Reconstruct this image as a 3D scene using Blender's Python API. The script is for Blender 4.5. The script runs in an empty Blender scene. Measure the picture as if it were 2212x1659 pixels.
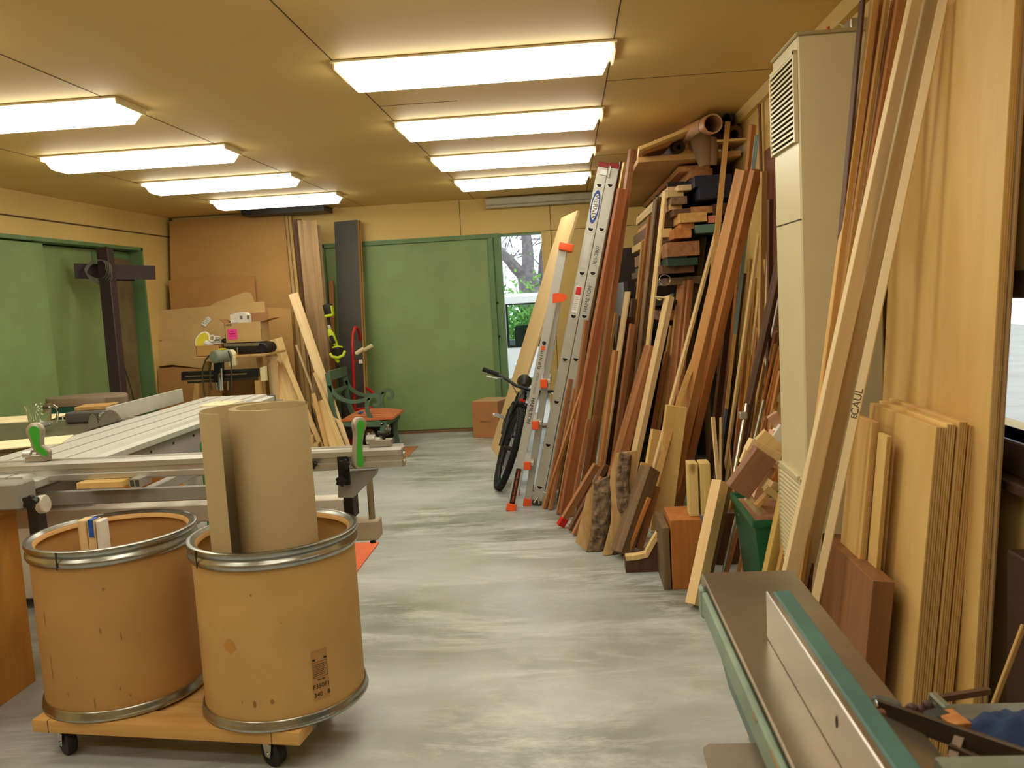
import bpy, bmesh, math, random
from mathutils import Vector, Matrix, noise
random.seed(7)
V = Vector
scene = bpy.context.scene
COL = scene.collection
PI = math.pi

# ------------------------------------------------------------------ camera, sky, exposure
PW, PH, FPX = 2212, 1659, 1850.0
CAM_H = 1.5
YAW, PITCH, ROLL = 0.0713540540, 0.103834815, -0.0557621433
_f = V((-math.sin(YAW)*math.cos(PITCH), math.cos(YAW)*math.cos(PITCH), -math.sin(PITCH)))
_r0 = V((math.cos(YAW), math.sin(YAW), 0)); _u0 = _r0.cross(_f)
_r = _r0*math.cos(ROLL) + _u0*math.sin(ROLL)
_u = -_r0*math.sin(ROLL) + _u0*math.cos(ROLL)
EYE = V((0, 0, CAM_H))
cam = bpy.data.cameras.new('camera')
cam.lens = FPX/PW*36.0; cam.sensor_width = 36.0; cam.sensor_fit = 'HORIZONTAL'
cam.clip_start = 0.05; cam.clip_end = 200
cam.dof.use_dof = True; cam.dof.focus_distance = 4.2; cam.dof.aperture_fstop = 7.5
camo = bpy.data.objects.new('camera', cam); COL.objects.link(camo)
camo.matrix_world = Matrix(((_r.x, _u.x, -_f.x, 0), (_r.y, _u.y, -_f.y, 0), (_r.z, _u.z, -_f.z, CAM_H), (0, 0, 0, 1)))
scene.camera = camo
scene.view_settings.view_transform = 'Standard'; scene.view_settings.look = 'None'
scene.view_settings.gamma = 1.0; scene.view_settings.use_curve_mapping = False
scene.view_settings.exposure = 0.0
scene.cycles.use_denoising = True
scene.cycles.max_bounces = 8; scene.cycles.diffuse_bounces = 5; scene.cycles.use_adaptive_sampling = True; scene.cycles.adaptive_threshold = 0.02; scene.cycles.sample_clamp_indirect = 8.0

world = bpy.data.worlds.new('sky'); scene.world = world; world.use_nodes = True
_bg = world.node_tree.nodes['Background']
_bg.inputs[0].default_value = (0.80, 0.90, 1.0, 1); _bg.inputs[1].default_value = 2.2

LAMP_COLOR = (1.0, 0.95, 0.78)
LAMP_STRENGTH = 10.2

# measuring the room: where the sight line through a photograph pixel meets a real plane
def _ray(px, py): return _r*((px-PW/2)/FPX) - _u*((py-PH/2)/FPX) + _f
def at_z(px, py, z=0.0):
    d = _ray(px, py); return EYE + d*((z-CAM_H)/d.z)
def at_y(px, py, y):
    d = _ray(px, py); return EYE + d*(y/d.y)
def at_x(px, py, x):
    d = _ray(px, py); return EYE + d*(x/d.x)

# ------------------------------------------------------------------ materials
def lin(c):
    return tuple(((v/255.0+0.055)/1.055)**2.4 if v/255.0 > 0.04045 else v/255.0/12.92 for v in c)
_mats = {}
def _nodes(name):
    m = bpy.data.materials.new(name); m.use_nodes = True
    nt = m.node_tree; b = nt.nodes['Principled BSDF']
    return m, nt, b
def plain(name, c, rough=0.5, metal=0.0, var=0.10, scale=6.0, bump=0.0, bscale=80.0, spec=0.4, coat=0.0):
    """painted / plastic / metal: one colour with faint uneven wear"""
    if name in _mats: return _mats[name]
    m, nt, b = _nodes(name); L = nt.links
    tc = nt.nodes.new('ShaderNodeTexCoord')
    n = nt.nodes.new('ShaderNodeTexNoise'); n.inputs['Scale'].default_value = scale; n.inputs['Detail'].default_value = 6
    L.new(tc.outputs['Object'], n.inputs['Vector'])
    r = nt.nodes.new('ShaderNodeValToRGB'); c = lin(c)
    r.color_ramp.elements[0].position = 0.3; r.color_ramp.elements[1].position = 0.72
    r.color_ramp.elements[0].color = tuple(v*(1-var) for v in c)+(1,)
    r.color_ramp.elements[1].color = tuple(min(1, v*(1+var)) for v in c)+(1,)
    L.new(n.outputs['Fac'], r.inputs['Fac']); L.new(r.outputs['Color'], b.inputs['Base Color'])
    b.inputs['Roughness'].default_value = rough; b.inputs['Metallic'].default_value = metal
    b.inputs['Specular IOR Level'].default_value = spec
    if coat: b.inputs['Coat Weight'].default_value = coat
    if bump:
        n2 = nt.nodes.new('ShaderNodeTexNoise'); n2.inputs['Scale'].default_value = bscale; n2.inputs['Detail'].default_value = 4
        L.new(tc.outputs['Object'], n2.inputs['Vector'])
        bp = nt.nodes.new('ShaderNodeBump'); bp.inputs['Strength'].default_value = bump; bp.inputs['Distance'].default_value = 0.01
        L.new(n2.outputs['Fac'], bp.inputs['Height']); L.new(bp.outputs['Normal'], b.inputs['Normal'])
    _mats[name] = m; return m
def wood(name, c1, c2, rough=0.55, grain=26.0, axis=2, along=1.1, knots=False, vary=0.22):
    """grain runs along the board's own length; every board differs a little in tone"""
    if name in _mats: return _mats[name]
    m, nt, b = _nodes(name); L = nt.links
    tc = nt.nodes.new('ShaderNodeTexCoord'); oi = nt.nodes.new('ShaderNodeObjectInfo')
    mp = nt.nodes.new('ShaderNodeMapping'); s = [grain]*3; s[axis] = along; mp.inputs['Scale'].default_value = s
    ad = nt.nodes.new('ShaderNodeVectorMath'); ad.operation = 'ADD'
    sc = nt.nodes.new('ShaderNodeMath'); sc.operation = 'MULTIPLY'; sc.inputs[1].default_value = 37.0
    L.new(oi.outputs['Random'], sc.inputs[0]); L.new(tc.outputs['Object'], ad.inputs[0]); L.new(sc.outputs[0], ad.inputs[1])
    L.new(ad.outputs[0], mp.inputs['Vector'])
    n = nt.nodes.new('ShaderNodeTexNoise'); n.inputs['Scale'].default_value = 1.0; n.inputs['Detail'].default_value = 8
    n.inputs['Roughness'].default_value = 0.62; n.inputs['Distortion'].default_value = 0.6
    L.new(mp.outputs[0], n.inputs['Vector'])
    r = nt.nodes.new('ShaderNodeValToRGB'); a, d = lin(c1), lin(c2)
    r.color_ramp.elements[0].position = 0.34; r.color_ramp.elements[1].position = 0.68
    r.color_ramp.elements[0].color = d+(1,); r.color_ramp.elements[1].color = a+(1,)
    L.new(n.outputs['Fac'], r.inputs['Fac'])
    col = r.outputs['Color']
    if knots:
        vo = nt.nodes.new('ShaderNodeTexVoronoi'); vo.inputs['Scale'].default_value = 1.0
        m2 = nt.nodes.new('ShaderNodeMapping'); q = [6.0]*3; q[axis] = 3.2; m2.inputs['Scale'].default_value = q
        L.new(ad.outputs[0], m2.inputs['Vector']); L.new(m2.outputs[0], vo.inputs['Vector'])
        kr = nt.nodes.new('ShaderNodeValToRGB'); kr.color_ramp.elements[0].position = 0.04; kr.color_ramp.elements[1].position = 0.13
        kr.color_ramp.elements[0].color = (0.35, 0.22, 0.13, 1); kr.color_ramp.elements[1].color = (1, 1, 1, 1)
        L.new(vo.outputs['Distance'], kr.inputs['Fac'])
        mx = nt.nodes.new('ShaderNodeMixRGB'); mx.blend_type = 'MULTIPLY'; mx.inputs[0].default_value = 0.8
        L.new(col, mx.inputs[1]); L.new(kr.outputs['Color'], mx.inputs[2]); col = mx.outputs[0]
    hv = nt.nodes.new('ShaderNodeHueSaturation')
    mr = nt.nodes.new('ShaderNodeMapRange'); mr.inputs['To Min'].default_value = 1-vary; mr.inputs['To Max'].default_value = 1+vary
    L.new(oi.outputs['Random'], mr.inputs['Value']); L.new(mr.outputs[0], hv.inputs['Value']); L.new(col, hv.inputs['Color'])
    L.new(hv.outputs[0], b.inputs['Base Color']); b.inputs['Roughness'].default_value = rough
    b.inputs['Specular IOR Level'].default_value = 0.35
    bp = nt.nodes.new('ShaderNodeBump'); bp.inputs['Strength'].default_value = 0.12; bp.inputs['Distance'].default_value = 0.004
    L.new(n.outputs['Fac'], bp.inputs['Height']); L.new(bp.outputs['Normal'], b.inputs['Normal'])
    _mats[name] = m; return m
def glow(name, c, strength):
    m, nt, b = _nodes(name)
    b.inputs['Base Color'].default_value = (0.9, 0.9, 0.88, 1)
    b.inputs['Emission Color'].default_value = tuple(c)+(1,); b.inputs['Emission Strength'].default_value = strength
    return m
def glass(name, c=(1, 1, 1), rough=0.0, ior=1.45):
    m, nt, b = _nodes(name)
    b.inputs['Base Color'].default_value = tuple(c)+(1,); b.inputs['Transmission Weight'].default_value = 1
    b.inputs['Roughness'].default_value = rough; b.inputs['IOR'].default_value = ior
    return m

# ------------------------------------------------------------------ mesh builder (world coordinates)
class MB:
    def __init__(s): s.v = []; s.f = []
    def add(s, vs, fs, M=None):
        b = len(s.v)
        s.v += [(M @ V(p)) if M is not None else V(p) for p in vs]
        s.f += [tuple(b+i for i in f) for f in fs]; return s
    def box(s, c, d, M=None, rz=0.0):
        x, y, z = d[0]/2, d[1]/2, d[2]/2
        vs = [(-x,-y,-z),(x,-y,-z),(x,y,-z),(-x,y,-z),(-x,-y,z),(x,-y,z),(x,y,z),(-x,y,z)]
        T = Matrix.Translation(V(c)) @ Matrix.Rotation(rz, 4, 'Z')
        if M is not None: T = M @ T
        return s.add(vs, [(0,3,2,1),(4,5,6,7),(0,1,5,4),(1,2,6,5),(2,3,7,6),(3,0,4,7)], T)
    def lohi(s, lo, hi):
        return s.box([(a+b)/2 for a, b in zip(lo, hi)], [b-a for a, b in zip(lo, hi)])
    def frame(s, p0, p1, up=(0,0,1)):
        p0, p1 = V(p0), V(p1); z = (p1-p0).normalized(); up = V(up)
        if abs(z.dot(up.normalized())) > 0.995: up = V((0,1,0)) if abs(z.y) < 0.9 else V((1,0,0))
        x = up.cross(z).normalized(); y = z.cross(x)
        return Matrix(((x.x,y.x,z.x,p0.x),(x.y,y.y,z.y,p0.y),(x.z,y.z,z.z,p0.z),(0,0,0,1)))
    def bar(s, p0, p1, w, h, up=(0,0,1)):
        L = (V(p1)-V(p0)).length
        return s.box((0,0,L/2), (w,h,L), s.frame(p0, p1, up))
    def cyl(s, p0, p1, r0, r1=None, seg=20, inner=None):
        r1 = r0 if r1 is None else r1; L = (V(p1)-V(p0)).length
        if inner: return s.lathe([(inner,0),(r0,0),(r1,L),(inner*r1/r0,L),(inner,0)], s.frame(p0,p1), seg)
        return s.lathe([(0,0),(r0,0),(r1,L),(0,L)], s.frame(p0, p1), seg)
    def lathe(s, prof, M=None, seg=32, sx=1.0, sy=1.0):
        vs, fs, rows = [], [], []
        for r, z in prof:
            if r < 1e-7: rows.append([len(vs)]); vs.append((0,0,z))
            else:
                rows.append(list(range(len(vs), len(vs)+seg)))
                vs += [(sx*r*math.cos(2*PI*i/seg), sy*r*math.sin(2*PI*i/seg), z) for i in range(seg)]
        for a, b in zip(rows, rows[1:]):
            for i in range(seg):
                j = (i+1) % seg
                if len(a) == 1 and len(b) == 1: continue
                if len(a) == 1: fs.append((a[0], b[j], b[i]))
                elif len(b) == 1: fs.append((a[i], a[j], b[0]))
                else: fs.append((a[i], a[j], b[j], b[i]))
        return s.add(vs, fs, M)
    def sweep(s, pts, prof, up=(0,0,1), closed=False, scale=None):
        """profile [(x,y)] swept along a polyline"""
        pts = [V(p) for p in pts]; n, k = len(pts), len(prof); vs = []; up = V(up)
        prev = None
        for i, p in enumerate(pts):
            if closed: t = pts[(i+1) % n]-pts[i-1]
            else: t = pts[min(i+1, n-1)]-pts[max(i-1, 0)]
            t.normalize()
            ref = up if prev is None else prev
            x = ref.cross(t)
            if x.length < 1e-4: x = V((1,0,0)).cross(t)
            x.normalize(); y = t.cross(x)
            if prev is not None or abs(up.dot(t)) > 0.9: prev = y
            sc = scale[i] if scale else 1.0
            vs += [p + x*a*sc + y*b*sc for a, b in prof]
        fs = []
        for i in range(n if closed else n-1):
            j = (i+1) % n
            fs += [(i*k+q, i*k+(q+1) % k, j*k+(q+1) % k, j*k+q) for q in range(k)]
        if not closed: fs += [tuple(range(k-1, -1, -1)), tuple((n-1)*k+q for q in range(k))]
        return s.add(vs, fs)
    def tube(s, pts, r, seg=10, closed=False, scale=None):
        return s.sweep(pts, [(r*math.cos(2*PI*i/seg), r*math.sin(2*PI*i/seg)) for i in range(seg)], closed=closed, scale=scale)
    def strip(s, pts, w, h, up=(0,0,1), closed=False):
        return s.sweep(pts, [(-w/2,-h/2),(w/2,-h/2),(w/2,h/2),(-w/2,h/2)], up, closed)
    def prism(s, poly, z0, z1, M=None):
        n = len(poly)
        vs = [(x,y,z0) for x, y in poly]+[(x,y,z1) for x, y in poly]
        fs = [tuple(range(n-1,-1,-1)), tuple(range(n, 2*n))]+[(i,(i+1)%n,n+(i+1)%n,n+i) for i in range(n)]
        return s.add(vs, fs, M)
    def ball(s, c, r, seg=16, sc=(1,1,1)):
        prof = [(r*math.sin(PI*i/10) if 0 < i < 10 else 0, -r*math.cos(PI*i/10)) for i in range(11)]
        return s.lathe(prof, Matrix.Translation(V(c)) @ Matrix.Diagonal((*sc,1)), seg)
    def build(s, name, mat, parent=None, bevel=0.0, smooth=True, seg=1, origin=None, sub=0, angle=32):
        me = bpy.data.meshes.new(name)
        if parent is not None: inv = parent.matrix_world.inverted()
        elif origin is not None: inv = Matrix.Translation(-V(origin))
        else:
            xs = [p.x for p in s.v]; ys = [p.y for p in s.v]; zs = [p.z for p in s.v]
            origin = V(((min(xs)+max(xs))/2, (min(ys)+max(ys))/2, min(zs))); inv = Matrix.Translation(-origin)
        me.from_pydata([inv @ p for p in s.v], [], s.f)
        bm = bmesh.new(); bm.from_mesh(me)
        bmesh.ops.recalc_face_normals(bm, faces=bm.faces)
        if bevel:
            es = [e for e in bm.edges if len(e.link_faces) == 2 and e.calc_face_angle(0) > 0.6]
            bmesh.ops.bevel(bm, geom=es, offset=bevel, segments=seg, affect='EDGES', profile=0.6, clamp_overlap=True)
        bm.to_mesh(me); bm.free()
        if smooth:
            me.polygons.foreach_set('use_smooth', [True]*len(me.polygons)); me.set_sharp_from_angle(angle=math.radians(angle))
        me.materials.append(mat)
        o = bpy.data.objects.new(name, me); COL.objects.link(o)
        if parent is not None: o.parent = parent
        else: o.matrix_world = Matrix.Translation(V(origin))
        if sub:
            md = o.modifiers.new('smooth', 'SUBSURF'); md.levels = sub; md.render_levels = sub
        bpy.context.view_layer.update()
        return o
def tag(o, label=None, cat=None, group=None, kind=None):
    if label: o['label'] = label
    if cat: o['category'] = cat
    if group: o['group'] = group
    if kind: o['kind'] = kind
    return o
def thing(name, label, cat, loc=(0,0,0), rz=0.0, group=None):
    o = bpy.data.objects.new(name, None); COL.objects.link(o); o.empty_display_size = 0.05
    o.matrix_world = Matrix.Translation(V(loc)) @ Matrix.Rotation(rz, 4, 'Z')
    bpy.context.view_layer.update()
    return tag(o, label, cat, group)
def structure(name, mb, mat, parent=None, **k):
    o = mb.build(name, mat, parent, **k)
    if parent is None: o['kind'] = 'structure'
    return o
def words(name, text, M, size, mat, parent, depth=0.0004, align='CENTER'):
    """raised lettering as a mesh; M: x along the line, y up the letters, z out of the face"""
    cu = bpy.data.curves.new(name, 'FONT'); cu.body = text; cu.size = size; cu.extrude = depth
    cu.align_x = align; cu.align_y = 'CENTER'
    t = bpy.data.objects.new('lettering', cu); COL.objects.link(t); bpy.context.view_layer.update()
    me = bpy.data.meshes.new_from_object(t.evaluated_get(bpy.context.evaluated_depsgraph_get()))
    bpy.data.objects.remove(t); bpy.data.curves.remove(cu)
    me.materials.clear(); me.materials.append(mat); me.name = name
    o = bpy.data.objects.new(name, me); COL.objects.link(o); o.parent = parent
    o.matrix_basis = (parent.matrix_world.inverted() if parent else Matrix()) @ M
    bpy.context.view_layer.update(); return o
def face_frame(o, x, z):
    x = V(x).normalized(); z = V(z); z = (z-x*z.dot(x)).normalized(); y = z.cross(x)
    return Matrix(((x.x,y.x,z.x,o[0]),(x.y,y.y,z.y,o[1]),(x.z,y.z,z.z,o[2]),(0,0,0,1)))

# palette
PAINT = plain('buff_wall_paint', (214,184,114), 0.6, var=0.05, scale=1.5, bump=0.05, bscale=180)
CEILP = plain('buff_ceiling_paint', (214,182,114), 0.65, var=0.05, scale=1.2, bump=0.04, bscale=150)
GREEN = plain('green_door_paint', (130,154,100), 0.5, var=0.10, scale=2.5, bump=0.05)
TRIMG = plain('green_trim_paint', (100,132,88), 0.5, var=0.10, scale=4)
DARKLINE = plain('panel_joint_shadow_gap', (88,66,38), 0.9)
BLACK = plain('black_plastic', (24,23,23), 0.45)
RUBBER = plain('black_rubber', (20,20,20), 0.8, bump=0.2, bscale=200)
STEELD = plain('dark_steel', (70,68,64), 0.45, metal=0.8)
ALU = plain('mill_aluminium', (205,205,200), 0.38, metal=0.85, var=0.06, scale=14)
ALUW = plain('anodised_aluminium', (206,206,200), 0.45, metal=0.35, var=0.05, scale=14)
CHROME = plain('chromed_steel', (210,210,205), 0.18, metal=1.0, var=0.03)
GALV = plain('galvanised_ring_steel', (176,178,172), 0.28, metal=1.0, var=0.12, scale=20)
KRAFT = plain('kraft_fibreboard', (200,160,98), 0.75, var=0.09, scale=5, bump=0.08, bscale=140)
CARD = plain('brown_cardboard', (190,148,90), 0.85, var=0.07, scale=4, bump=0.05, bscale=120)
CARDL = plain('light_corrugated_card', (200,166,112), 0.85, var=0.07, scale=4, bump=0.05)
CARDR = plain('reddish_cardboard', (176,128,74), 0.85, var=0.08, scale=4)
GRAYCARD = plain('grey_brown_chipboard', (186,166,124), 0.85, var=0.05, scale=6, bump=0.10, bscale=200)
WHITE = plain('white_plastic', (232,230,222), 0.45, var=0.04)
IVORY = plain('ivory_plastic', (226,212,168), 0.5, var=0.04)
GRAYP = plain('grey_machine_paint', (146,144,136), 0.45, var=0.05)
WHITEP = plain('off_white_machine_paint', (214,206,194), 0.45, var=0.05)
TEAL = plain('teal_machine_paint', (66,104,98), 0.4, var=0.14, scale=9)
ORANGE = plain('orange_plastic', (238,92,38), 0.4, var=0.05)
RED = plain('red_enamel', (180,28,30), 0.3, var=0.06)
PINE = wood('pale_pine', (230,202,146), (208,174,112), knots=True)
MAPLE = wood('cream_maple', (232,206,160), (214,182,130), vary=0.08)
TAN = wood('tan_softwood', (208,168,104), (184,140,80))
FIR = wood('orange_fir', (200,134,72), (166,102,50), vary=0.12)
CEDAR = wood('brown_cedar', (192,138,86), (158,104,60), knots=True, vary=0.12)
MAHOG = wood('red_brown_mahogany', (178,124,82), (142,94,60), vary=0.16)
WALNUT = wood('dark_walnut', (110,74,50), (76,50,34), vary=0.18)
DUSTY = wood('dusty_grey_brown_wood', (140,112,82), (108,84,60))
PLY = wood('birch_plywood', (226,192,124), (212,174,106), grain=9, along=2.2, vary=0.06)
PLYEDGE = wood('plywood_edge', (206,166,106), (164,122,72), grain=70, along=0.6)
ORPLY = wood('orange_varnished_plywood', (206,144,62), (186,120,46), grain=9, along=2.0, vary=0.04)
# ------------------------------------------------------------------ the room
XL, XR, YB, YF, ZC = -4.42, 1.14, 9.5, -3.0, 2.56
def concrete():
    m, nt, b = _nodes('worn_painted_concrete'); L = nt.links
    tc = nt.nodes.new('ShaderNodeTexCoord')
    def noise_(s, det, rough=0.6, dist=0.0, sx=1.0, sy=1.0):
        mp = nt.nodes.new('ShaderNodeMapping'); mp.inputs['Scale'].default_value = (sx, sy, 1)
        n = nt.nodes.new('ShaderNodeTexNoise'); n.inputs['Scale'].default_value = s; n.inputs['Detail'].default_value = det
        n.inputs['Roughness'].default_value = rough; n.inputs['Distortion'].default_value = dist
        L.new(tc.outputs['Object'], mp.inputs['Vector']); L.new(mp.outputs[0], n.inputs['Vector']); return n
    def ramp(n, p0, p1, c0, c1):
        r = nt.nodes.new('ShaderNodeValToRGB'); r.color_ramp.elements[0].position = p0; r.color_ramp.elements[1].position = p1
        r.color_ramp.elements[0].color = c0+(1,); r.color_ramp.elements[1].color = c1+(1,)
        L.new(n.outputs['Fac'], r.inputs['Fac']); return r
    base = ramp(noise_(1.4, 7), 0.35, 0.68, lin((182,188,190)), lin((212,216,216)))
    patch = ramp(noise_(2.2, 12, 0.76, 0.6, 0.45, 1.9), 0.47, 0.62, (1,1,1), (0,0,0))
    area = ramp(noise_(0.7, 4), 0.38, 0.62, (0.05,)*3, (1,1,1))
    mul = nt.nodes.new('ShaderNodeMath'); mul.operation = 'MULTIPLY'
    L.new(patch.outputs['Color'], mul.inputs[0]); L.new(area.outputs['Color'], mul.inputs[1])
    mx = nt.nodes.new('ShaderNodeMixRGB'); L.new(mul.outputs[0], mx.inputs[0])
    L.new(base.outputs['Color'], mx.inputs[1]); mx.inputs[2].default_value = lin((118,124,110))+(1,)
    dust = ramp(noise_(9, 8, 0.7), 0.55, 0.75, (0,0,0), (0.35,)*3)
    mx2 = nt.nodes.new('ShaderNodeMixRGB'); L.new(dust.outputs['Color'], mx2.inputs[0]); L.new(mx.outputs[0], mx2.inputs[1])
    mx2.inputs[2].default_value = lin((218,212,204))+(1,)
    L.new(mx2.outputs[0], b.inputs['Base Color'])
    rr = nt.nodes.new('ShaderNodeMapRange'); rr.inputs['To Min'].default_value = 0.22; rr.inputs['To Max'].default_value = 0.45
    L.new(noise_(3, 6).outputs['Fac'], rr.inputs['Value']); L.new(rr.outputs[0], b.inputs['Roughness'])
    bp = nt.nodes.new('ShaderNodeBump'); bp.inputs['Strength'].default_value = 0.08; bp.inputs['Distance'].default_value = 0.01
    L.new(noise_(30, 8).outputs['Fac'], bp.inputs['Height']); L.new(bp.outputs['Normal'], b.inputs['Normal'])
    return m
structure('floor', MB().lohi((XL-0.6, YF-0.2, -0.12), (XR+0.2, YB+0.30, 0)), concrete(), origin=(0,0,0))
structure('ceiling', MB().lohi((XL-0.6, YF-0.2, ZC), (XR+0.2, YB+0.30, ZC+0.1)), CEILP, origin=(0,0,ZC))
seams = [((-0.98, -2), (-0.98, 9.5)), ((0.245, -2), (0.245, 9.5)), ((-2.2, -2), (-2.2, 9.5)), ((-3.42, -2), (-3.42, 9.5)),
         ((0.245, 4.55), (1.14, 4.55)), ((-0.98, 4.75), (-0.55, 4.75)), ((0.245, 6.99), (1.14, 6.99))]
for i, (a, c) in enumerate(seams):
    structure('trim_%d' % (i+1), MB().bar((*a, ZC-0.0006), (*c, ZC-0.0006), 0.006, 0.0012), DARKLINE, smooth=False)
# left wall with the wide sliding-door recess
LO0, LO1, LOZ = 5.4, 8.77, 2.19
w = MB()
w.lohi((XL-0.16, YF, 0), (XL, LO0, ZC)); w.lohi((XL-0.16, LO1, 0), (XL, YB+0.2, ZC)); w.lohi((XL-0.16, LO0, LOZ), (XL, LO1, ZC))
structure('wall_left', w, PAINT)
structure('trim_8', MB().bar((XL+0.004, YF, 2.35), (XL+0.004, YB, 2.35), 0.008, 0.012), DARKLINE, smooth=False)
structure('trim_9', MB().bar((XL+0.012, YB-0.02, 2.33), (XL+0.012, YB-0.02, ZC), 0.03, 0.024), DARKLINE, smooth=False)
w = MB()
w.lohi((XL-0.20, LO0, LOZ-0.02), (XL+0.004, LO1+0.02, LOZ+0.012)); w.lohi((XL-0.20, LO1-0.02, 0), (XL+0.004, LO1+0.012, LOZ))
structure('trim_10', w, TRIMG)
structure('wall_recess', MB().lohi((XL-0.33, LO0-0.1, 0), (XL-0.20, LO1+0.1, LOZ+0.1)), TRIMG)
d = thing('sliding_door', 'green sliding door leaf nearest the camera in the left wall recess', 'door', (XL-0.065, 6.3, 0))
MB().lohi((XL-0.085, LO0+0.02, 0.01), (XL-0.045, 7.14, LOZ-0.03)).build('door_panel', GREEN, d, bevel=0.004)
d2 = thing('sliding_door', 'green sliding door leaf set deeper in the left recess, behind the dark steel post', 'door', (XL-0.16, 7.9, 0))
MB().lohi((XL-0.18, 6.95, 0.01), (XL-0.14, LO1-0.03, LOZ-0.03)).build('door_panel', GREEN, d2, bevel=0.004)
MB().lohi((XL-0.14, 8.05, LOZ-0.17), (XL-0.13, LO1-0.03, LOZ-0.05)).build('top_rail', TRIMG, d2, bevel=0.002)
# back wall with the sliding door and the gap to the yard
OX0, OX1, OZ = -2.72, -0.255, 2.165
w = MB()
w.lohi((XL-0.16, YB, 0), (OX0, YB+0.16, ZC)); w.lohi((OX1, YB, 0), (XR+0.16, YB+0.16, ZC)); w.lohi((OX0, YB, OZ), (OX1, YB+0.16, ZC))
structure('wall_back', w, PAINT)
for i, (a, c) in enumerate([((-1.15, YB-0.002, OZ), (-1.15, YB-0.002, ZC)), ((-0.16, YB-0.002, 0), (-0.16, YB-0.002, ZC)),
                            ((OX1, YB-0.002, OZ+0.01), (XR, YB-0.002, OZ+0.01)), ((-3.4, YB-0.002, 0), (-3.4, YB-0.002, ZC))]):
    structure('trim_%d' % (11+i), MB().bar(a, c, 0.005, 0.004, up=(0,1,0)), DARKLINE, smooth=False)
w = MB()
w.lohi((OX0-0.02, YB-0.012, OZ-0.035), (-0.72, YB+0.16, OZ+0.012)); w.lohi((OX0-0.02, YB-0.012, 0), (OX0+0.03, YB+0.16, OZ))
structure('trim_15', w, TRIMG)
structure('trim_16', MB().lohi((OX1-0.012, YB-0.006, 0), (OX1+0.006, YB+0.16, OZ)), PAINT)
structure('trim_17', MB().lohi((-0.72, YB+0.0, OZ-0.02), (OX1, YB+0.16, OZ+0.004)), TRIMG)
d = thing('sliding_door', 'wide green sliding door across the back wall, closed but for a gap at its right', 'door', (-1.7, YB+0.05, 0))
MB().lohi((OX0+0.03, YB+0.02, 0.03), (-0.86, YB+0.07, OZ-0.035)).build('door_panel', GREEN, d, bevel=0.004)
w = MB(); w.lohi((-0.86, YB-0.03, 0.02), (-0.80, YB+0.07, OZ-0.03)); w.lohi((-0.80, YB+0.0, 0.02), (-0.715, YB+0.10, OZ-0.02))
w.build('door_stile', TRIMG, d, bevel=0.005)
w = MB()
for z in (1.05, 1.42): w.ball((-0.79, YB-0.01, z), 0.012)
w.build('bolt_heads', STEELD, d)
structure('trim_18', MB().lohi((OX0, YB-0.02, 0), (OX1, YB+0.16, 0.025)), plain('worn_threshold_wood', (120,92,60), 0.8))
# right wall with the near window
WY0, WY1, WZ0, WZ1 = 0.9, 2.95, 1.05, 1.42
w = MB()
w.lohi((XR, YF, 0), (XR+0.16, WY0, ZC)); w.lohi((XR, WY1, 0), (XR+0.16, YB+0.16, ZC))
w.lohi((XR, WY0, 0), (XR+0.16, WY1, WZ0)); w.lohi((XR, WY0, WZ1), (XR+0.16, WY1, ZC))
structure('wall_right', w, PAINT)
wf = MB(); DB = plain('dark_brown_window_paint', (70,48,36), 0.5)
for lo, hi in (((XR-0.012, WY0-0.06, WZ0-0.09), (XR+0.1, WY1+0.07, WZ0)), ((XR-0.012, WY0-0.06, WZ1), (XR+0.1, WY1+0.07, WZ1+0.07)),
               ((XR-0.012, WY0-0.06, WZ0), (XR+0.1, WY0, WZ1)), ((XR-0.012, WY1, WZ0), (XR+0.1, WY1+0.07, WZ1))): wf.lohi(lo, hi)
win = structure('window_1', wf, DB, bevel=0.004)
MB().lohi((XR-0.05, WY0-0.08, WZ0-0.12), (XR, WY1+0.09, WZ0-0.09)).build('window_sill', DB, win, bevel=0.004)
MB().lohi((XR+0.06, WY0, WZ0), (XR+0.066, WY1, WZ1)).build('window_pane', glass('window_glass'), win)
structure('trim_19', MB().lohi((XR-0.03, YF, ZC-0.07), (XR, YB, ZC)), PAINT)
structure('trim_20', MB().lohi((XR-0.035, YF, 0.0), (XR-0.001, 3.0, 0.11)), DB)
structure('wall_front', MB().lohi((XL-0.6, YF-0.16, 0), (XR+0.2, YF, ZC)), PAINT)
# boarded brown window behind the heater
p = at_x(1662, 326, XR); q = at_x(1690, 600, XR)
bw = structure('window_2', MB().lohi((XR-0.03, p.y-1.05, 0.9), (XR-0.002, p.y, p.z)), plain('brown_stained_board', (112,62,34), 0.6, var=0.12))
w = MB()
for z in (1.25, 1.58): w.lohi((XR-0.034, p.y-1.05, z), (XR-0.029, p.y, z+0.008))
w.build('panel_groove', DARKLINE, bw)

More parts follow.
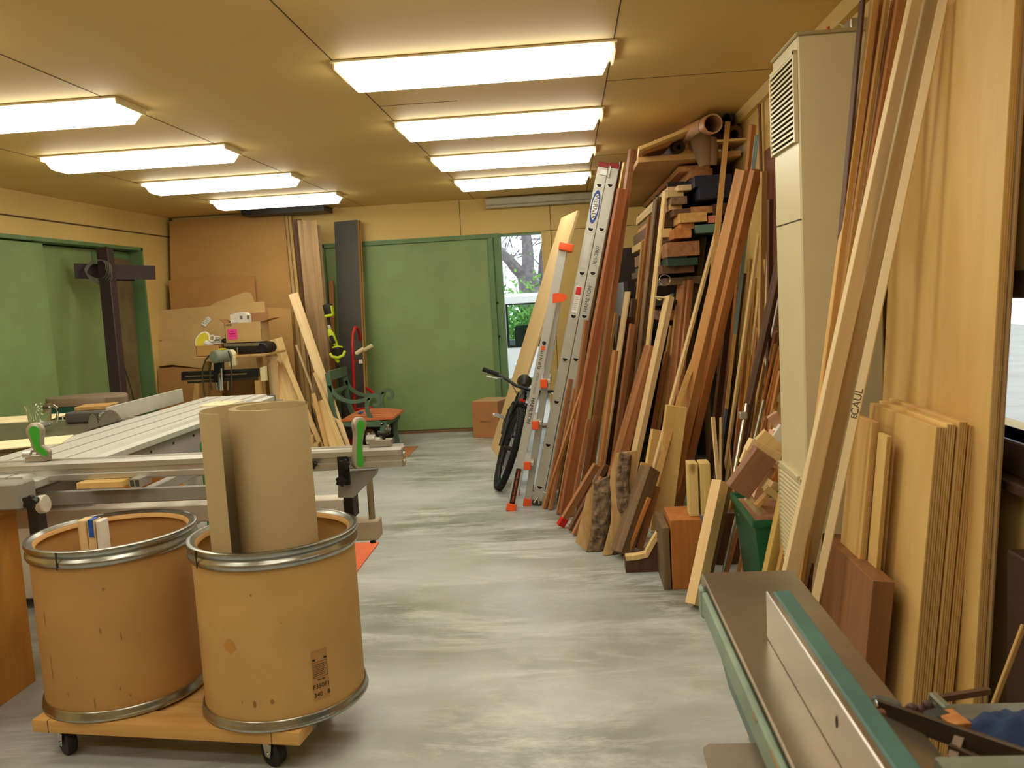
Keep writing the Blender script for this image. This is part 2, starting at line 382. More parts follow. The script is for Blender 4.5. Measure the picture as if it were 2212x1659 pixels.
# ------------------------------------------------------------------ fluorescent ceiling lamps
GLOWM = glow('lit_lamp_lens', LAMP_COLOR, LAMP_STRENGTH)
ENDM = plain('lamp_end_cap', (214,196,146), 0.5)
def ceiling_lamp(x0, x1, y, label, first=[]):
    """x0..x1 across the room, y its near edge"""
    xc = (x0+x1)/2
    if first:
        src = first[0]; t = src.copy(); COL.objects.link(t); t.matrix_world = Matrix.Translation((xc, y+0.15, ZC))
        for ch in src.children:
            c = ch.copy(); COL.objects.link(c); c.parent = t
        return tag(t, label, 'ceiling light', 'fluorescent ceiling lamps')
    t = thing('fluorescent_lamp', label, 'ceiling light', (xc, y+0.15, ZC), 0, 'fluorescent ceiling lamps'); first.append(t)
    L = 0.625
    MB().lohi((xc-L, y-0.02, ZC-0.010), (xc+L, y+0.32, ZC-0.0015)).build('housing', ENDM, t)
    b = MB(); prof = [(0.0,0.011),(0.005,0.030),(0.035,0.078),(0.075,0.086),(0.225,0.086),(0.265,0.078),(0.295,0.030),(0.30,0.011)]
    vs = [(x, y+a, ZC-z) for x in (xc-L+0.05, xc+L-0.05) for a, z in prof]; n = len(prof)
    vs[:n] = [(xc-L+0.02+0.04*(z/0.086), y+a, ZC-z) for a, z in prof]; vs[n:] = [(xc+L-0.02-0.04*(z/0.086), y+a, ZC-z) for a, z in prof]
    b.add(vs, [(i, i+1, n+i+1, n+i) for i in range(n-1)]+[tuple(range(n-1,-1,-1)), tuple(range(n, 2*n))])
    b.build('lens', GLOWM, t, angle=50)
    w = MB(); w.lohi((xc-L+0.004, y+0.004, ZC-0.032), (xc-L+0.012, y+0.296, ZC-0.01)); w.build('end_cap', ENDM, t)
    w = MB(); w.lohi((xc+L-0.012, y+0.004, ZC-0.032), (xc+L-0.004, y+0.296, ZC-0.01)); w.build('end_cap', ENDM, t)
    return t
RN = ['lit lamp at the top edge, mostly cut off by the frame', 'longest lit lamp, nearest whole one of the right row',
      'second whole lit lamp from the camera in the right row', 'third whole lit lamp in the right row', 'farthest lit lamp of the right row, partly behind the aluminium ladder']
for i in range(5):
    ceiling_lamp(-0.99, 0.26, 3.83+(i-1)*1.335, 'fluorescent '+RN[i])
LN = ['lit lamp at the left edge, cut off by the frame', 'second lit lamp of the left row, first whole one', 'third lit lamp of the left row',
      'last lit lamp of the left row, above the stacked cardboard']
for i in range(4):
    ceiling_lamp(-3.385, -2.135, 4.14+i*1.325, 'fluorescent '+LN[i])
for x0, x1, y in ((-0.99, 0.26, 1.16), (-0.99, 0.26, -0.2), (-3.385, -2.135, 2.8), (-3.385, -2.135, 1.45), (-3.385, -2.135, 0.1)):  # lamps out of view, added for light in line with both rows
    ceiling_lamp(x0, x1, y, 'unseen fluorescent lamp added for light, carrying the rows on toward the camera and behind it')

# ------------------------------------------------------------------ the yard outside the door
structure('ground', MB().lohi((-14, YB+0.3, -0.14), (12, 40, -0.04)), plain('pale_yard_gravel', (176,172,160), 0.9, scale=2))
structure('ground', MB().lohi((XR+0.3, -6, -0.14), (16, YB+0.29, -0.04)), _mats['pale_yard_gravel'])
van = thing('van', 'white parked van seen through the door gap', 'vehicle', (-1.2, 12.5, 0))
VW = plain('white_car_paint', (236,238,242), 0.25, var=0.02, coat=0.5)
yv = 12.2
vp0 = at_y(1096, 640, yv); vtop = vp0.z; wA = at_y(1096, 655, yv); wB = at_y(1180, 735, yv)
wx0, wx1, wz1, wz0 = wA.x, wA.x+1.05, wA.z-0.03, wB.z-0.05
w = MB(); x0, x1 = -4.2, 1.3
w.lohi((x0, yv, 0.35), (x1, yv+0.06, wz0)); w.lohi((x0, yv, wz1), (x1, yv+0.06, vtop)); w.lohi((x0, yv, wz0), (wx0, yv+0.06, wz1)); w.lohi((wx1, yv, wz0), (x1, yv+0.06, wz1))
w.lohi((x0, yv+1.7, 0.35), (x1, yv+1.76, wz0)); w.lohi((x0, yv+1.7, wz1), (x1, yv+1.76, vtop)); w.lohi((x0, yv+1.7, wz0), (wx0-0.3, yv+1.76, wz1)); w.lohi((wx1+0.4, yv+1.7, wz0), (x1, yv+1.76, wz1))
w.lohi((x0, yv, 0.3), (x1, yv+1.76, 0.36)); w.lohi((x0, yv+0.03, vtop-0.03), (x1, yv+1.73, vtop+0.03)); w.lohi((x0, yv, 0.35), (x0+0.05, yv+1.76, vtop)); w.lohi((x1-0.05, yv, 0.35), (x1, yv+1.76, vtop))
w.build('body', VW, van, bevel=0.012)
MB().lohi((wx0, yv+0.02, wz0), (wx1, yv+0.026, wz1)).build('side_window', glass('tinted_car_glass', (0.75,0.9,0.85)), van)
w = MB()
for lo, hi in (((wx0-0.03, yv-0.008, wz0-0.03), (wx1, yv+0.02, wz0)), ((wx0-0.03, yv-0.008, wz1), (wx1, yv+0.02, wz1+0.02)), ((wx0-0.03, yv-0.008, wz0), (wx0, yv+0.02, wz1))): w.lohi(lo, hi)
w.build('window_seal', RUBBER, van)
MB().lohi((wx0+0.05, yv-0.02, wz0-0.30), (wx0+0.22, yv, wz0-0.26)).build('door_handle', VW, van, bevel=0.008)
w = MB(); w.bar((wx0+0.25, yv+0.9, wz0-0.1), (wx0+0.25, yv+0.9, wz0+0.25), 0.45, 0.12, up=(0,1,0)); w.build('seat', plain('dark_car_seat', (50,52,54), 0.8), van, bevel=0.03)
for xx in (x0+0.8, x1-0.8):
    for yy in (yv-0.01, yv+1.57): MB().cyl((xx, yy, 0.29), (xx, yy+0.2, 0.29), 0.33).build('wheel', RUBBER, van)
BARK = plain('grey_bark', (120,112,110), 0.9, var=0.3, scale=10, bump=0.6, bscale=14)
LEAF = plain('bright_green_leaf', (110,160,60), 0.6, var=0.3, scale=3)
def branch(b, pts, r0, r1, seg=9):
    b.tube(pts, 1.0, seg, scale=[r0+(r1-r0)*i/(len(pts)-1) for i in range(len(pts))])
def leaves(b, c, rad, n, size):
    for _ in range(n):
        p = V(c)+V((random.gauss(0,1)*rad[0], random.gauss(0,1)*rad[1], random.gauss(0,1)*rad[2]))
        a = V((random.uniform(-1,1), random.uniform(-1,1), random.uniform(-1,1))).normalized(); q = a.orthogonal().normalized()
        s = size*random.uniform(0.6, 1.3)
        b.add([p-a*s, p+q*s*0.5, p+a*s, p-q*s*0.5], [(0,1,2,3)])
yt = 17.5
tree = thing('tree', 'forked grey tree trunk with thin leaves, seen through the door gap', 'tree', (at_y(1140,640,yt).x, yt, -0.04))
T = lambda px, py, dy=0: at_y(px, py, yt+dy)
b = MB(); base = T(1144, 626); branch(b, [(base.x+0.05, yt, -0.04), (base.x+0.03, yt, 1.0), base, T(1140, 600), T(1133, 585)], 0.24, 0.20)
branch(b, [T(1136,600), T(1141,570,0.1), T(1140,540,0.2), T(1136,505,0.3), T(1140,440,0.5), T(1130,360,0.8)], 0.14, 0.08)
branch(b, [T(1134,598), T(1115,580,-0.1), T(1098,560,-0.2), T(1080,545,-0.2), T(1040,520,-0.3)], 0.13, 0.08)
branch(b, [T(1176,640,0.4), T(1170,590,0.4), T(1172,550,0.5), T(1180,505,0.5), T(1190,440,0.5)], 0.09, 0.05)
for k in range(26):
    s = T(random.uniform(1080,1185), random.uniform(500,600), 0.3); e = s+V((random.uniform(-.5,.5), random.uniform(-.2,.8), random.uniform(-.3,.6)))
    branch(b, [s, (s+e)/2+V((0,0,random.uniform(-.08,.08))), e], 0.014, 0.005, 5)
b.build('trunk', BARK, tree)
b = MB(); c = T(1135, 520, 0.6); leaves(b, c, (1.0, 0.5, 0.8), 900, 0.03)
fo = b.build('foliage', plain('pale_spring_leaf', (150,176,120), 0.6), tree, smooth=False); fo['kind'] = 'stuff'
bush = thing('bush', 'bright green leafy bush seen through the van windows', 'bush', (-0.5, 15.2, -0.04))
b = MB(); c = at_y(1135, 690, 15.2); leaves(b, (c.x, c.y, c.z-0.15), (0.45, 0.3, 0.35), 2600, 0.05); leaves(b, (c.x, c.y, 0.5), (0.6,0.35,0.4), 1500, 0.05)
fo = b.build('foliage', LEAF, bush, smooth=False); fo['kind'] = 'stuff'
b = MB(); branch(b, [(c.x, c.y, -0.04), (c.x, c.y, 0.6), (c.x+0.05, c.y, 1.1)], 0.05, 0.02); b.build('stem', BARK, bush)
# ------------------------------------------------------------------ drums on their dolly, front left
DZ = 0.145
def drum(cx, cy, label, body_mat, seam):
    t = thing('fibre_drum', label, 'drum', (cx, cy, DZ), 0, 'fibre drums on the dolly')
    T = Matrix.Translation((cx, cy, DZ)); R = 0.274; H = 0.59
    MB().lathe([(0,0.012),(R-0.004,0.012),(R-0.002,0.02),(R-0.002,H-0.012),(R-0.006,H-0.008),(R-0.006,0.03),(0,0.03)], T, 72).build('body', body_mat, t)
    MB().lathe([(R-0.004,0.0),(R+0.006,0.0),(R+0.011,0.006),(R+0.009,0.014),(R+0.004,0.020),(R+0.006,0.030),(R+0.001,0.036),(R-0.004,0.030),(R-0.004,0.0)], T, 72).build('bottom_ring', GALV, t, angle=60)
    MB().lathe([(R-0.016,H-0.004),(R-0.004,H+0.002),(R+0.003,H+0.006),(R+0.012,H+0.003),(R+0.014,H-0.008),(R+0.009,H-0.016),(R+0.003,H-0.022),(R+0.003,H-0.026),(R+0.011,H-0.032),(R+0.013,H-0.042),(R+0.008,H-0.054),(R+0.000,H-0.058),
                (R-0.004,H-0.05),(R-0.006,H-0.012),(R-0.016,H-0.004)], T, 72).build('top_ring', GALV, t, angle=60)
    MB().lathe([(R-0.024,H-0.020),(R-0.020,H-0.008),(R-0.014,H-0.004),(R-0.006,H-0.010),(R-0.006,H-0.026),(R-0.024,H-0.020)], T, 72).build('inner_rim', plain('rolled_fibre_rim', (206,160,100), 0.7), t, angle=60)
    a = seam; c, s = math.cos(a), math.sin(a)
    w = MB()
    w.bar((cx+c*(R+0.0145), cy+s*(R+0.0145), DZ+H-0.056), (cx+c*(R+0.0145), cy+s*(R+0.0145), DZ+H+0.004), 0.004, 0.002, up=(c,s,0))
    w.build('ring_seam', BLACK, t)
    return t
KRAFT2 = plain('kraft_fibreboard_darker', (188,144,86), 0.75, var=0.08, scale=5, bump=0.08, bscale=140)
dl = drum(-1.685, 2.925, 'open fibre drum at the left end of the dolly, with taped offcuts inside', KRAFT2, math.radians(-98))
dr = drum(-1.058, 2.835, 'open fibre drum at the right end of the dolly, with a cardboard roll inside', KRAFT, math.radians(-128))
# scuffs, stain and stencilled label of the drums
INK = plain('faded_black_ink', (58,46,34), 0.8)
def on_drum(cx, cy, ang, z, R=0.2728):
    a = math.radians(ang); n = V((math.cos(a), math.sin(a), 0)); return face_frame((cx+n.x*R, cy+n.y*R, z), (-n.y, n.x, 0), n)
def drum_patch(t, cx, cy, a0, a1, z0, z1, mat, name, R=0.2726):
    b = MB(); n = 12; vs = []
    for i in range(n+1):
        a = math.radians(a0+(a1-a0)*i/n)
        for z in (z0, z1): vs.append((cx+R*math.cos(a), cy+R*math.sin(a), z))
    b.add(vs, [(2*i, 2*i+2, 2*i+3, 2*i+1) for i in range(n)]); return b.build(name, mat, t)
rx, ry = -1.058, 2.835
patch = drum_patch(dr, rx, ry, -52, -40, 0.215, 0.385, plain('paper_label', (178,134,84), 0.8), 'paper_label')
w = MB()
def drum_bars(rows, R=0.2731):
    for a0, a1, z0, z1 in rows:
        n = 6; vs = []
        for i in range(n+1):
            a = math.radians(a0+(a1-a0)*i/n)
            for z in (z0, z1): vs.append((rx+R*math.cos(a), ry+R*math.sin(a), z))
        w.add(vs, [(2*i, 2*i+2, 2*i+3, 2*i+1) for i in range(n)])
rows = [(-51.3,-49.3,0.350,0.357), (-43.0,-40.6,0.350,0.357), (-51.2,-40.8,0.3445,0.3457), (-51.2,-40.8,0.2925,0.2937), (-51.2,-50.9,0.2925,0.3457), (-41.1,-40.8,0.2925,0.3457)]
for k in range(7):
    z = 0.299+k*0.006; a = -50.4
    while a < -42.2:
        d = random.uniform(0.5, 1.6); rows.append((a, min(a+d, -41.6), z, z+0.0026)); a += d+0.35
rows += [(-48.5,-46,0.283,0.2865), (-45.5,-43,0.283,0.2865)]
drum_bars(rows); w.build('stencil_frame', INK, patch)
words('stencil_text', 'F350F1', on_drum(rx, ry, -46, 0.263, 0.2732), 0.021, INK, patch)
words('stencil_text', '340 . 8', on_drum(rx, ry, -46, 0.235, 0.2732), 0.021, INK, patch)
def blot(cx, cy, ang, z, ra, rz, R=0.2727):
    b = MB(); vs = [(0,0)]+[(ra*math.cos(2*PI*i/20)*random.uniform(.85,1.1), rz*math.sin(2*PI*i/20)*random.uniform(.85,1.1)) for i in range(20)]
    pts = []
    for da, dz in vs:
        a = math.radians(ang+da); pts.append((cx+R*math.cos(a), cy+R*math.sin(a), z+dz))
    b.add(pts, [(0, i+1, (i+1) % 20+1) for i in range(20)]); return b
blot(rx, ry, -107, 0.43, 4.8, 0.022).build('stain', plain('old_varnish_stain', (190,136,62), 0.6), dr)
SCUFF = plain('grey_scuff', (148,112,70), 0.8)
b = MB()
for a, z, ra, rz in ((-92,0.24,1.2,.012), (-80,0.245,1.4,.009), (-101,0.245,.4,.006), (-88,0.60,.5,.004), (-70,0.50,.3,.003)):
    q = blot(rx, ry, a, z, ra, rz); b.add([tuple(p) for p in q.v], q.f)
b.build('scuff_marks', SCUFF, dr)
b = MB(); lx, ly = -1.685, 2.925
for a, z, ra, rz in ((-120,0.50,.3,.03), (-118,0.33,.25,.05), (-95,0.30,.4,.004), (-75,0.46,.6,.012), (-62,0.43,.5,.016), (-70,0.60,1.,.006), (-66,0.25,.5,.006), (-84,0.21,.5,.02), (-104,0.24,.3,.008), (-60,0.22,.6,.005)):
    q = blot(lx, ly, a, z, ra, rz); b.add([tuple(p) for p in q.v], q.f)
b.build('scuff_marks', SCUFF, dl)
# dolly
dy_ang = math.radians(-7.3)
dol = thing('dolly', 'wooden four-wheel dolly under the two fibre drums', 'dolly', (-1.385, 2.86, 0), dy_ang)
TD = Matrix.Translation((-1.385, 2.86, 0)) @ Matrix.Rotation(dy_ang, 4, 'Z')
DPINE = wood('dolly_pine', (222,178,110), (200,150,84), axis=0, vary=0.04)
for yy in (-0.195, 0.195): MB().box((0, yy, 0.122), (0.985, 0.10, 0.044), TD).build('rail', DPINE, dol, bevel=0.004, seg=2)
MB().box((0, 0, 0.126), (0.985, 0.26, 0.02), TD).build('deck', DPINE, dol, bevel=0.003)
b = MB()
for xx, yy in ((-0.45,-0.2), (-0.40,-0.215), (0.40,-0.215), (0.45,-0.18)): b.cyl(TD @ V((xx,yy,0.1442)), TD @ V((xx,yy,0.1446)), 0.009)
b.build('bolt_hole', INK, dol)
b = MB()
for xx in (-0.43, 0.395): b.box((xx, -0.2452, 0.122), (0.0018, 0.0012, 0.044), TD); b.box((xx, -0.195, 0.1442), (0.0018, 0.10, 0.0008), TD)
b.build('joint_line', INK, dol)
def caster(px, py, turn):
    M = TD @ Matrix.Translation((px, py, 0)) @ Matrix.Rotation(turn, 4, 'Z')
    MB().cyl(M @ V((-0.018,0,0.047)), M @ V((0.018,0,0.047)), 0.047, seg=28).build('caster_wheel', BLACK, dol, bevel=0.008, seg=2)
    b = MB(); b.box((0,0,0.096), (0.06,0.06,0.008), M); b.cyl(M @ V((0,0,0.082)), M @ V((0,0,0.094)), 0.024)
    for s in (-1, 1): b.add([(s*0.023,-0.02,0.084),(s*0.023,0.025,0.084),(s*0.023,0.012,0.036),(s*0.023,-0.010,0.036),(s*0.026,-0.02,0.084),(s*0.026,0.025,0.084),(s*0.026,0.012,0.036),(s*0.026,-0.010,0.036)],
        [(0,1,2,3),(7,6,5,4),(0,4,5,1),(1,5,6,2),(2,6,7,3),(3,7,4,0)], M)
    b.cyl(M @ V((-0.03,0,0.047)), M @ V((0.03,0,0.047)), 0.007)
    b.build('caster_fork', CHROME, dol, bevel=0.001)
caster(-0.405, -0.19, 1.05); caster(0.37, -0.19, 1.15); caster(-0.395, 0.185, 0.2); caster(0.37, 0.185, 0.9)
# roll of grey-brown board standing in the right drum
top = at_y(590, 884, 2.70); xr = at_y(660, 880, 2.80).x
pts = []; N = 360; zt = top.z; turns = 5.0; END = math.radians(253)
for i in range(N+1):
    u = i/N; th = END - turns*2*PI*(1-u); v = max(0.0, (u-0.80)/0.20); v = v*v*(3-2*v)
    r = 0.115+0.016*u+0.048*v
    pts.append((xr - r + r*math.cos(th), r*math.sin(th)*0.95))
outer = []
for (x, y) in pts: outer.append(V((x, 2.80+y, 0)))
b = MB(); t = 0.0035; vs = []
for i, p in enumerate(outer):
    d = (outer[min(i+1,N)]-outer[max(i-1,0)]).normalized(); nrm = V((-d.y, d.x, 0))
    for z in (0.18, zt):
        for s in (-0.5, 0.5): vs.append((p.x+nrm.x*t*s, p.y+nrm.y*t*s, z))
fs = []
for i in range(N):
    a, c = 4*i, 4*i+4
    fs += [(a,c,c+2,a+2),(a+1,a+3,c+3,c+1),(a+2,c+2,c+3,a+3),(a,a+1,c+1,c)]
fs += [(0,2,3,1),(4*N,4*N+1,4*N+3,4*N+2)]
b.add(vs, fs)
tag(b.build('cardboard_roll', GRAYCARD, angle=40), 'tall loose roll of grey-brown board standing in the right fibre drum', 'cardboard roll')
# offcuts taped together in the left drum
p = at_y(205, 1180, 2.90)
of = thing('offcut_bundle', 'wood offcuts held together by blue tape, upright in the left fibre drum', 'wood offcut', (p.x, p.y, 0.176))
zt2 = at_y(205, 1120, 2.9).z
for k, (dx, w_, dz) in enumerate(((-0.026,0.03,0), (0.004,0.028,-0.002), (0.031,0.022,-0.006))):
    MB().box((p.x+dx, p.y+0.004*k, (0.176+zt2+dz)/2), (w_-0.001, 0.05, zt2+dz-0.176)).build('stick', MAPLE if k < 2 else WHITE, of, bevel=0.002)
MB().box((p.x+0.008, p.y-0.0265, zt2-0.03), (0.019, 0.0008, 0.062)).build('tape', plain('blue_masking_tape', (40,92,178), 0.7), of)
MB().box((p.x+0.008, p.y-0.005, zt2+0.0006), (0.019, 0.047, 0.0012)).build('tape', plain('blue_masking_tape', (40,92,178), 0.7), of)
b = MB(); b.bar((p.x-0.14,p.y-0.05,0.176), (p.x-0.075,p.y-0.12,0.70), 0.012, 0.006)
tag(b.build('wire_offcut', CHROME), 'thin bright metal strip poking up beside the taped offcuts', 'metal strip')

# ------------------------------------------------------------------ orange plywood cabinet at the left edge
cb = thing('plywood_cabinet', 'orange plywood cabinet cut off by the left edge of the photo', 'cabinet', (-2.75, 3.3, 0))
g = at_z(78, 1470, 0.0); tpz = at_y(62, 1098, g.y+0.0).z
x1 = g.x; y0 = g.y
MB().lohi((x1-0.75, y0-0.75, 0.0), (x1, y0, tpz-0.019)).build('body', ORPLY, cb, bevel=0.002)
MB().lohi((x1-0.75, y0-0.755, tpz-0.019), (x1+0.003, y0+0.003, tpz)).build('top', ORPLY, cb, bevel=0.002)

# ------------------------------------------------------------------ sliding table saw
ZT = 0.90
saw = thing('table_saw', 'long grey sliding table saw with aluminium tables and outrigger', 'table saw', (-2.6, 4.5, 0))
# cast-iron table
IRON = plain('worn_cast_iron', (116,112,94), 0.35, metal=0.6, var=0.22, scale=7)
sx1 = at_z(225, 978, ZT).x; sxl = at_z(158, 941, ZT).x; sy1 = at_z(600, 850, ZT).y
MB().lohi((-4.0, 4.05, ZT-0.05), (sxl-0.03, 5.0, ZT-0.012)).build('iron_table', IRON, saw, bevel=0.004)
# sliding table: grooved aluminium extrusion
wS = sx1-sxl; b = MB(); y0, y1 = 3.15, sy1
cuts = [0, .20, .225, .47, .495, .74, .762, .90, 1.0]
prof = []
for i, c in enumerate(cuts):
    x = sxl+wS*c
    prof.append((x, ZT-(0.0 if c < .8 else 0.004 if c < .95 else 0.012)))
poly = []
for i in range(0, 7):
    x = sxl+wS*cuts[i]
    if i in (1, 3, 5): poly += [(x, ZT), (x, ZT-0.026)]
    elif i in (2, 4, 6): poly += [(x, ZT-0.026), (x, ZT)]
    else: poly.append((x, ZT))
poly += [(sxl+wS*.88, ZT), (sxl+wS*.90, ZT-0.016), (sx1, ZT-0.02), (sx1, ZT-0.045), (sxl+wS*.93, ZT-0.06), (sxl, ZT-0.06)]
n = len(poly)
vs = [(x, y0, z) for x, z in poly]+[(x, y1, z) for x, z in poly]
b.add(vs, [(i, (i+1)%n, n+(i+1)%n, n+i) for i in range(n)]+[tuple(range(n)), tuple(range(2*n-1, n-1, -1))])
b.build('sliding_table', ALUW, saw, smooth=False)
b = MB(); b.box((sxl+wS*0.5, y1+0.012, ZT-0.035), (wS, 0.024, 0.05)); b.cyl((sxl+wS*0.3, y1+0.03, ZT-0.07), (sx1+0.05, y1+0.03, ZT-0.07), 0.022); b.build('end_stop', plain('grey_blue_rubber', (72,78,86), 0.6), saw, bevel=0.006)
MB().lohi((sxl+0.08, 3.6, 0.60), (sx1-0.05, y1-0.05, ZT-0.062)).build('slide_beam', plain('lavender_grey_paint', (176,166,164), 0.4), saw, bevel=0.006)
b = MB()
for k in range(9): b.cyl((sx1-0.0495, 3.9+k*0.25, ZT-0.09), (sx1-0.046, 3.9+k*0.25, ZT-0.09), 0.007)
b.build('beam_bolts', BLACK, saw)
MB().lohi((-3.75, 4.15, 0.06), (sxl+0.06, 5.35, ZT-0.05)).build('body', WHITEP, saw, bevel=0.01)
MB().lohi((sxl+0.06, 4.15, 0.30), (sx1-0.06, 5.2, 0.60)).build('body_panel', WHITEP, saw, bevel=0.008)
# lettering on the pale body panel
words('maker_lettering', 'MA', face_frame(at_y(243, 1086, 4.147), (1,0,0), (0,-1,0)), 0.10, BLACK, saw, 0.0008)
# blade and riving knife
yb = 4.62; p = at_y(203, 932, yb)
b = MB(); T = Matrix.Translation((sxl-0.02, p.y, ZT-0.075)) @ Matrix.Rotation(PI/2, 4, 'Y'); R = 0.155
prof = []; nt_ = 60
for k in range(nt_):
    a = 2*PI*k/nt_; da = 2*PI/nt_
    prof += [(R*math.cos(a), R*math.sin(a)), (R*math.cos(a+da*.45), R*math.sin(a+da*.45)), ((R-.009)*math.cos(a+da*.55), (R-.009)*math.sin(a+da*.55)), ((R-.009)*math.cos(a+da*.9), (R-.009)*math.sin(a+da*.9))]
b.prism(prof, -0.0016, 0.0016, T); b.build('blade', plain('dull_blade_steel', (120,114,100), 0.35, metal=0.9), saw, smooth=False)
p2 = at_y(170, 920, yb-0.17)
b = MB(); kn = [(-0.05,-0.05),(0.06,-0.05),(0.072,0.01),(0.06,0.062),(0.03,0.082),(0.0,0.066),(-0.03,0.01)]
b.prism([(-z, x) for x, z in kn], -0.003, 0.003, Matrix.Translation((sxl-0.02, yb-0.19, ZT-0.0)) @ Matrix.Rotation(PI/2, 4, 'Y')); b.build('riving_knife', plain('dull_blade_steel', (120,114,100), 0.35, metal=0.9), saw)
# rip fence
pa, pb, pc = at_z(236, 914, ZT-0.012), at_z(395, 868, ZT-0.012), at_y(228, 880, at_z(236, 914, ZT-0.012).y)
fx = pa.x; fy0, fy1 = pa.y, pb.y; fz1 = pc.z
b = MB(); b.lohi((fx-0.012, fy0, ZT-0.012), (fx, fy1, fz1)); b.build('rip_fence', ALUW, saw, bevel=0.001)
b = MB()
for lo, hi in (((-0.06,0.0),(-0.012,0.006)), ((-0.06,0.035),(-0.012,0.041)), ((-0.06,0.0),(-0.054,0.015)), ((-0.06,0.026),(-0.054,0.06)), ((-0.036,0.0),(-0.03,0.041)), ((-0.06,0.054),(-0.045,0.06))):
    b.lohi((fx+lo[0], fy0+0.002, ZT-0.012+lo[1]), (fx+hi[0], fy1-0.002, ZT-0.012+hi[1]))
b.build('fence_web', ALUW, saw)
MB().lohi((fx-0.30, fy0+0.05, ZT-0.012), (fx-0.065, fy0+0.45, ZT+0.055)).build('fence_carrier', plain('dark_grey_casting', (84,82,80), 0.5), saw, bevel=0.02, seg=3)
q = at_y(210, 885, fy0+0.2)
tag(MB().box((q.x, q.y, ZT+0.067), (0.20, 0.16, 0.022), rz=0.15).build('wood_block', TAN, bevel=0.002), 'small tan wood block lying on the rip fence carrier', 'wood block')
# outrigger frame and crosscut fence across the front
FY = 3.22
fzt = at_y(520, 985, FY).z
f0, f1 = at_y(0, 1000, FY), at_y(868, 985, FY)
b = MB(); x0, x1 = -2.95, f1.x
poly = [(-0.055, 0.0), (-0.055, 0.012), (-0.048, 0.012), (-0.044, -0.004), (-0.030, -0.004), (-0.026, 0.008), (0.0, 0.008), (0.004, -0.002), (0.004, -0.022), (-0.006, -0.026), (-0.006, -0.044), (0.002, -0.047), (0.002, -0.066), (-0.008, -0.072), (-0.055, -0.074)]
poly = [(-a, c) for a, c in poly]
n = len(poly); vs = [(x0, FY+a, fzt+c) for a, c in poly]+[(x1, FY+a, fzt+c) for a, c in poly]
b.add(vs, [(i, (i+1)%n, n+(i+1)%n, n+i) for i in range(n)]+[tuple(range(n-1,-1,-1)), tuple(range(n, 2*n))])
b.build('crosscut_fence', ALU, saw, angle=20)
b = MB(); b.lohi((x1, FY-0.002, fzt-0.07), (x1+0.004, FY+0.05, fzt+0.006))
for zz in (-0.02, -0.05): b.cyl((x1+0.003, FY+0.012, fzt+zz), (x1+0.012, FY+0.012, fzt+zz), 0.008)
b.build('fence_end_cap', ALU, saw, bevel=0.002)
# outrigger frame
GR = GRAYP; rz0 = at_y(400, 1080, FY+0.03).z; rz1 = at_y(400, 1052, FY+0.03).z
xa = at_y(35, 1060, FY+0.03).x; xb = at_y(640, 1060, FY+0.03).x
MB().lohi((xa, FY+0.02, rz0), (xb+0.03, FY+0.06, rz1)).build('outrigger_rail', GR, saw, bevel=0.003)
MB().lohi((xa, FY+0.5, rz0), (xb+0.03, FY+0.54, rz1)).build('outrigger_rail', GR, saw, bevel=0.003)
for xx in (xa, -1.75): MB().lohi((xx, FY+0.061, rz0+0.004), (xx+0.04, FY+0.499, rz1-0.004)).build('outrigger_cross_rail', GR, saw, bevel=0.003)
pl = [at_y(*q, FY+0.03) for q in ((732, 1020), (815, 1014), (812, 1026), (765, 1074), (731, 1074))]
b = MB(); k = len(pl)
b.add([(p.x, FY+0.02, p.z) for p in pl]+[(p.x, FY+0.06, p.z) for p in pl], [tuple(range(k)), tuple(range(2*k-1,k-1,-1))]+[(i,(i+1)%k,k+(i+1)%k,k+i) for i in range(k)])
b.build('corner_plate', GR, saw, bevel=0.002)
xa2 = at_y(35,1040,FY+0.03)
MB().lohi((xa, FY+0.02, rz1), (xa+0.06, FY+0.06, xa2.z+0.02)).build('end_plate', GR, saw, bevel=0.002)
# clamp plates and lobed knobs
def knob(p, r, parent, name='star_knob'):
    b = MB(); pr = []
    for i in range(40):
        a = 2*PI*i/40; q = r*(0.86+0.14*math.cos(5*a)); pr.append((q*math.cos(a), q*math.sin(a)))
    M = face_frame(p, (1,0,0), (0,-1,0)); b.prism(pr, 0, 0.018, M); b.cyl(p, V(p)+V((0,0.03,0)), r*0.45)
    b.cyl(V(p)+V((0,-0.0185,0)), V(p)+V((0,-0.017,0)), r*0.25)
    return b.build(name, BLACK, parent, bevel=0.003, seg=2)
pk = at_y(741, 1018, FY-0.012)
MB().box((pk.x, FY+0.0, pk.z), (0.045, 0.012, 0.115)).build('clamp_plate', BLACK, saw, bevel=0.003)
for px, py in ((745, 1002), (738, 1038)): knob(at_y(px, py, FY-0.03), 0.021, saw)
knob(at_y(676, 1003, FY-0.02), 0.019, saw)
# sliding stop block with plywood pad under the fence
q = at_y(232, 1040, FY+0.0)
MB().box((q.x, FY-0.01, q.z-0.002), (0.185, 0.10, 0.024)).build('plywood_pad', PLY, saw, bevel=0.001)
q2 = at_y(296, 1038, FY)
b = MB()
for zz in (-0.016, 0.014): b.box((q2.x+0.016, FY-0.005, q2.z+zz), (0.045, 0.09, 0.004))
for xx in (-0.005, 0.016, 0.037): b.box((q2.x+xx, FY-0.005, q2.z-0.001), (0.004, 0.09, 0.03))
b.build('pad_bracket', ALU, saw)
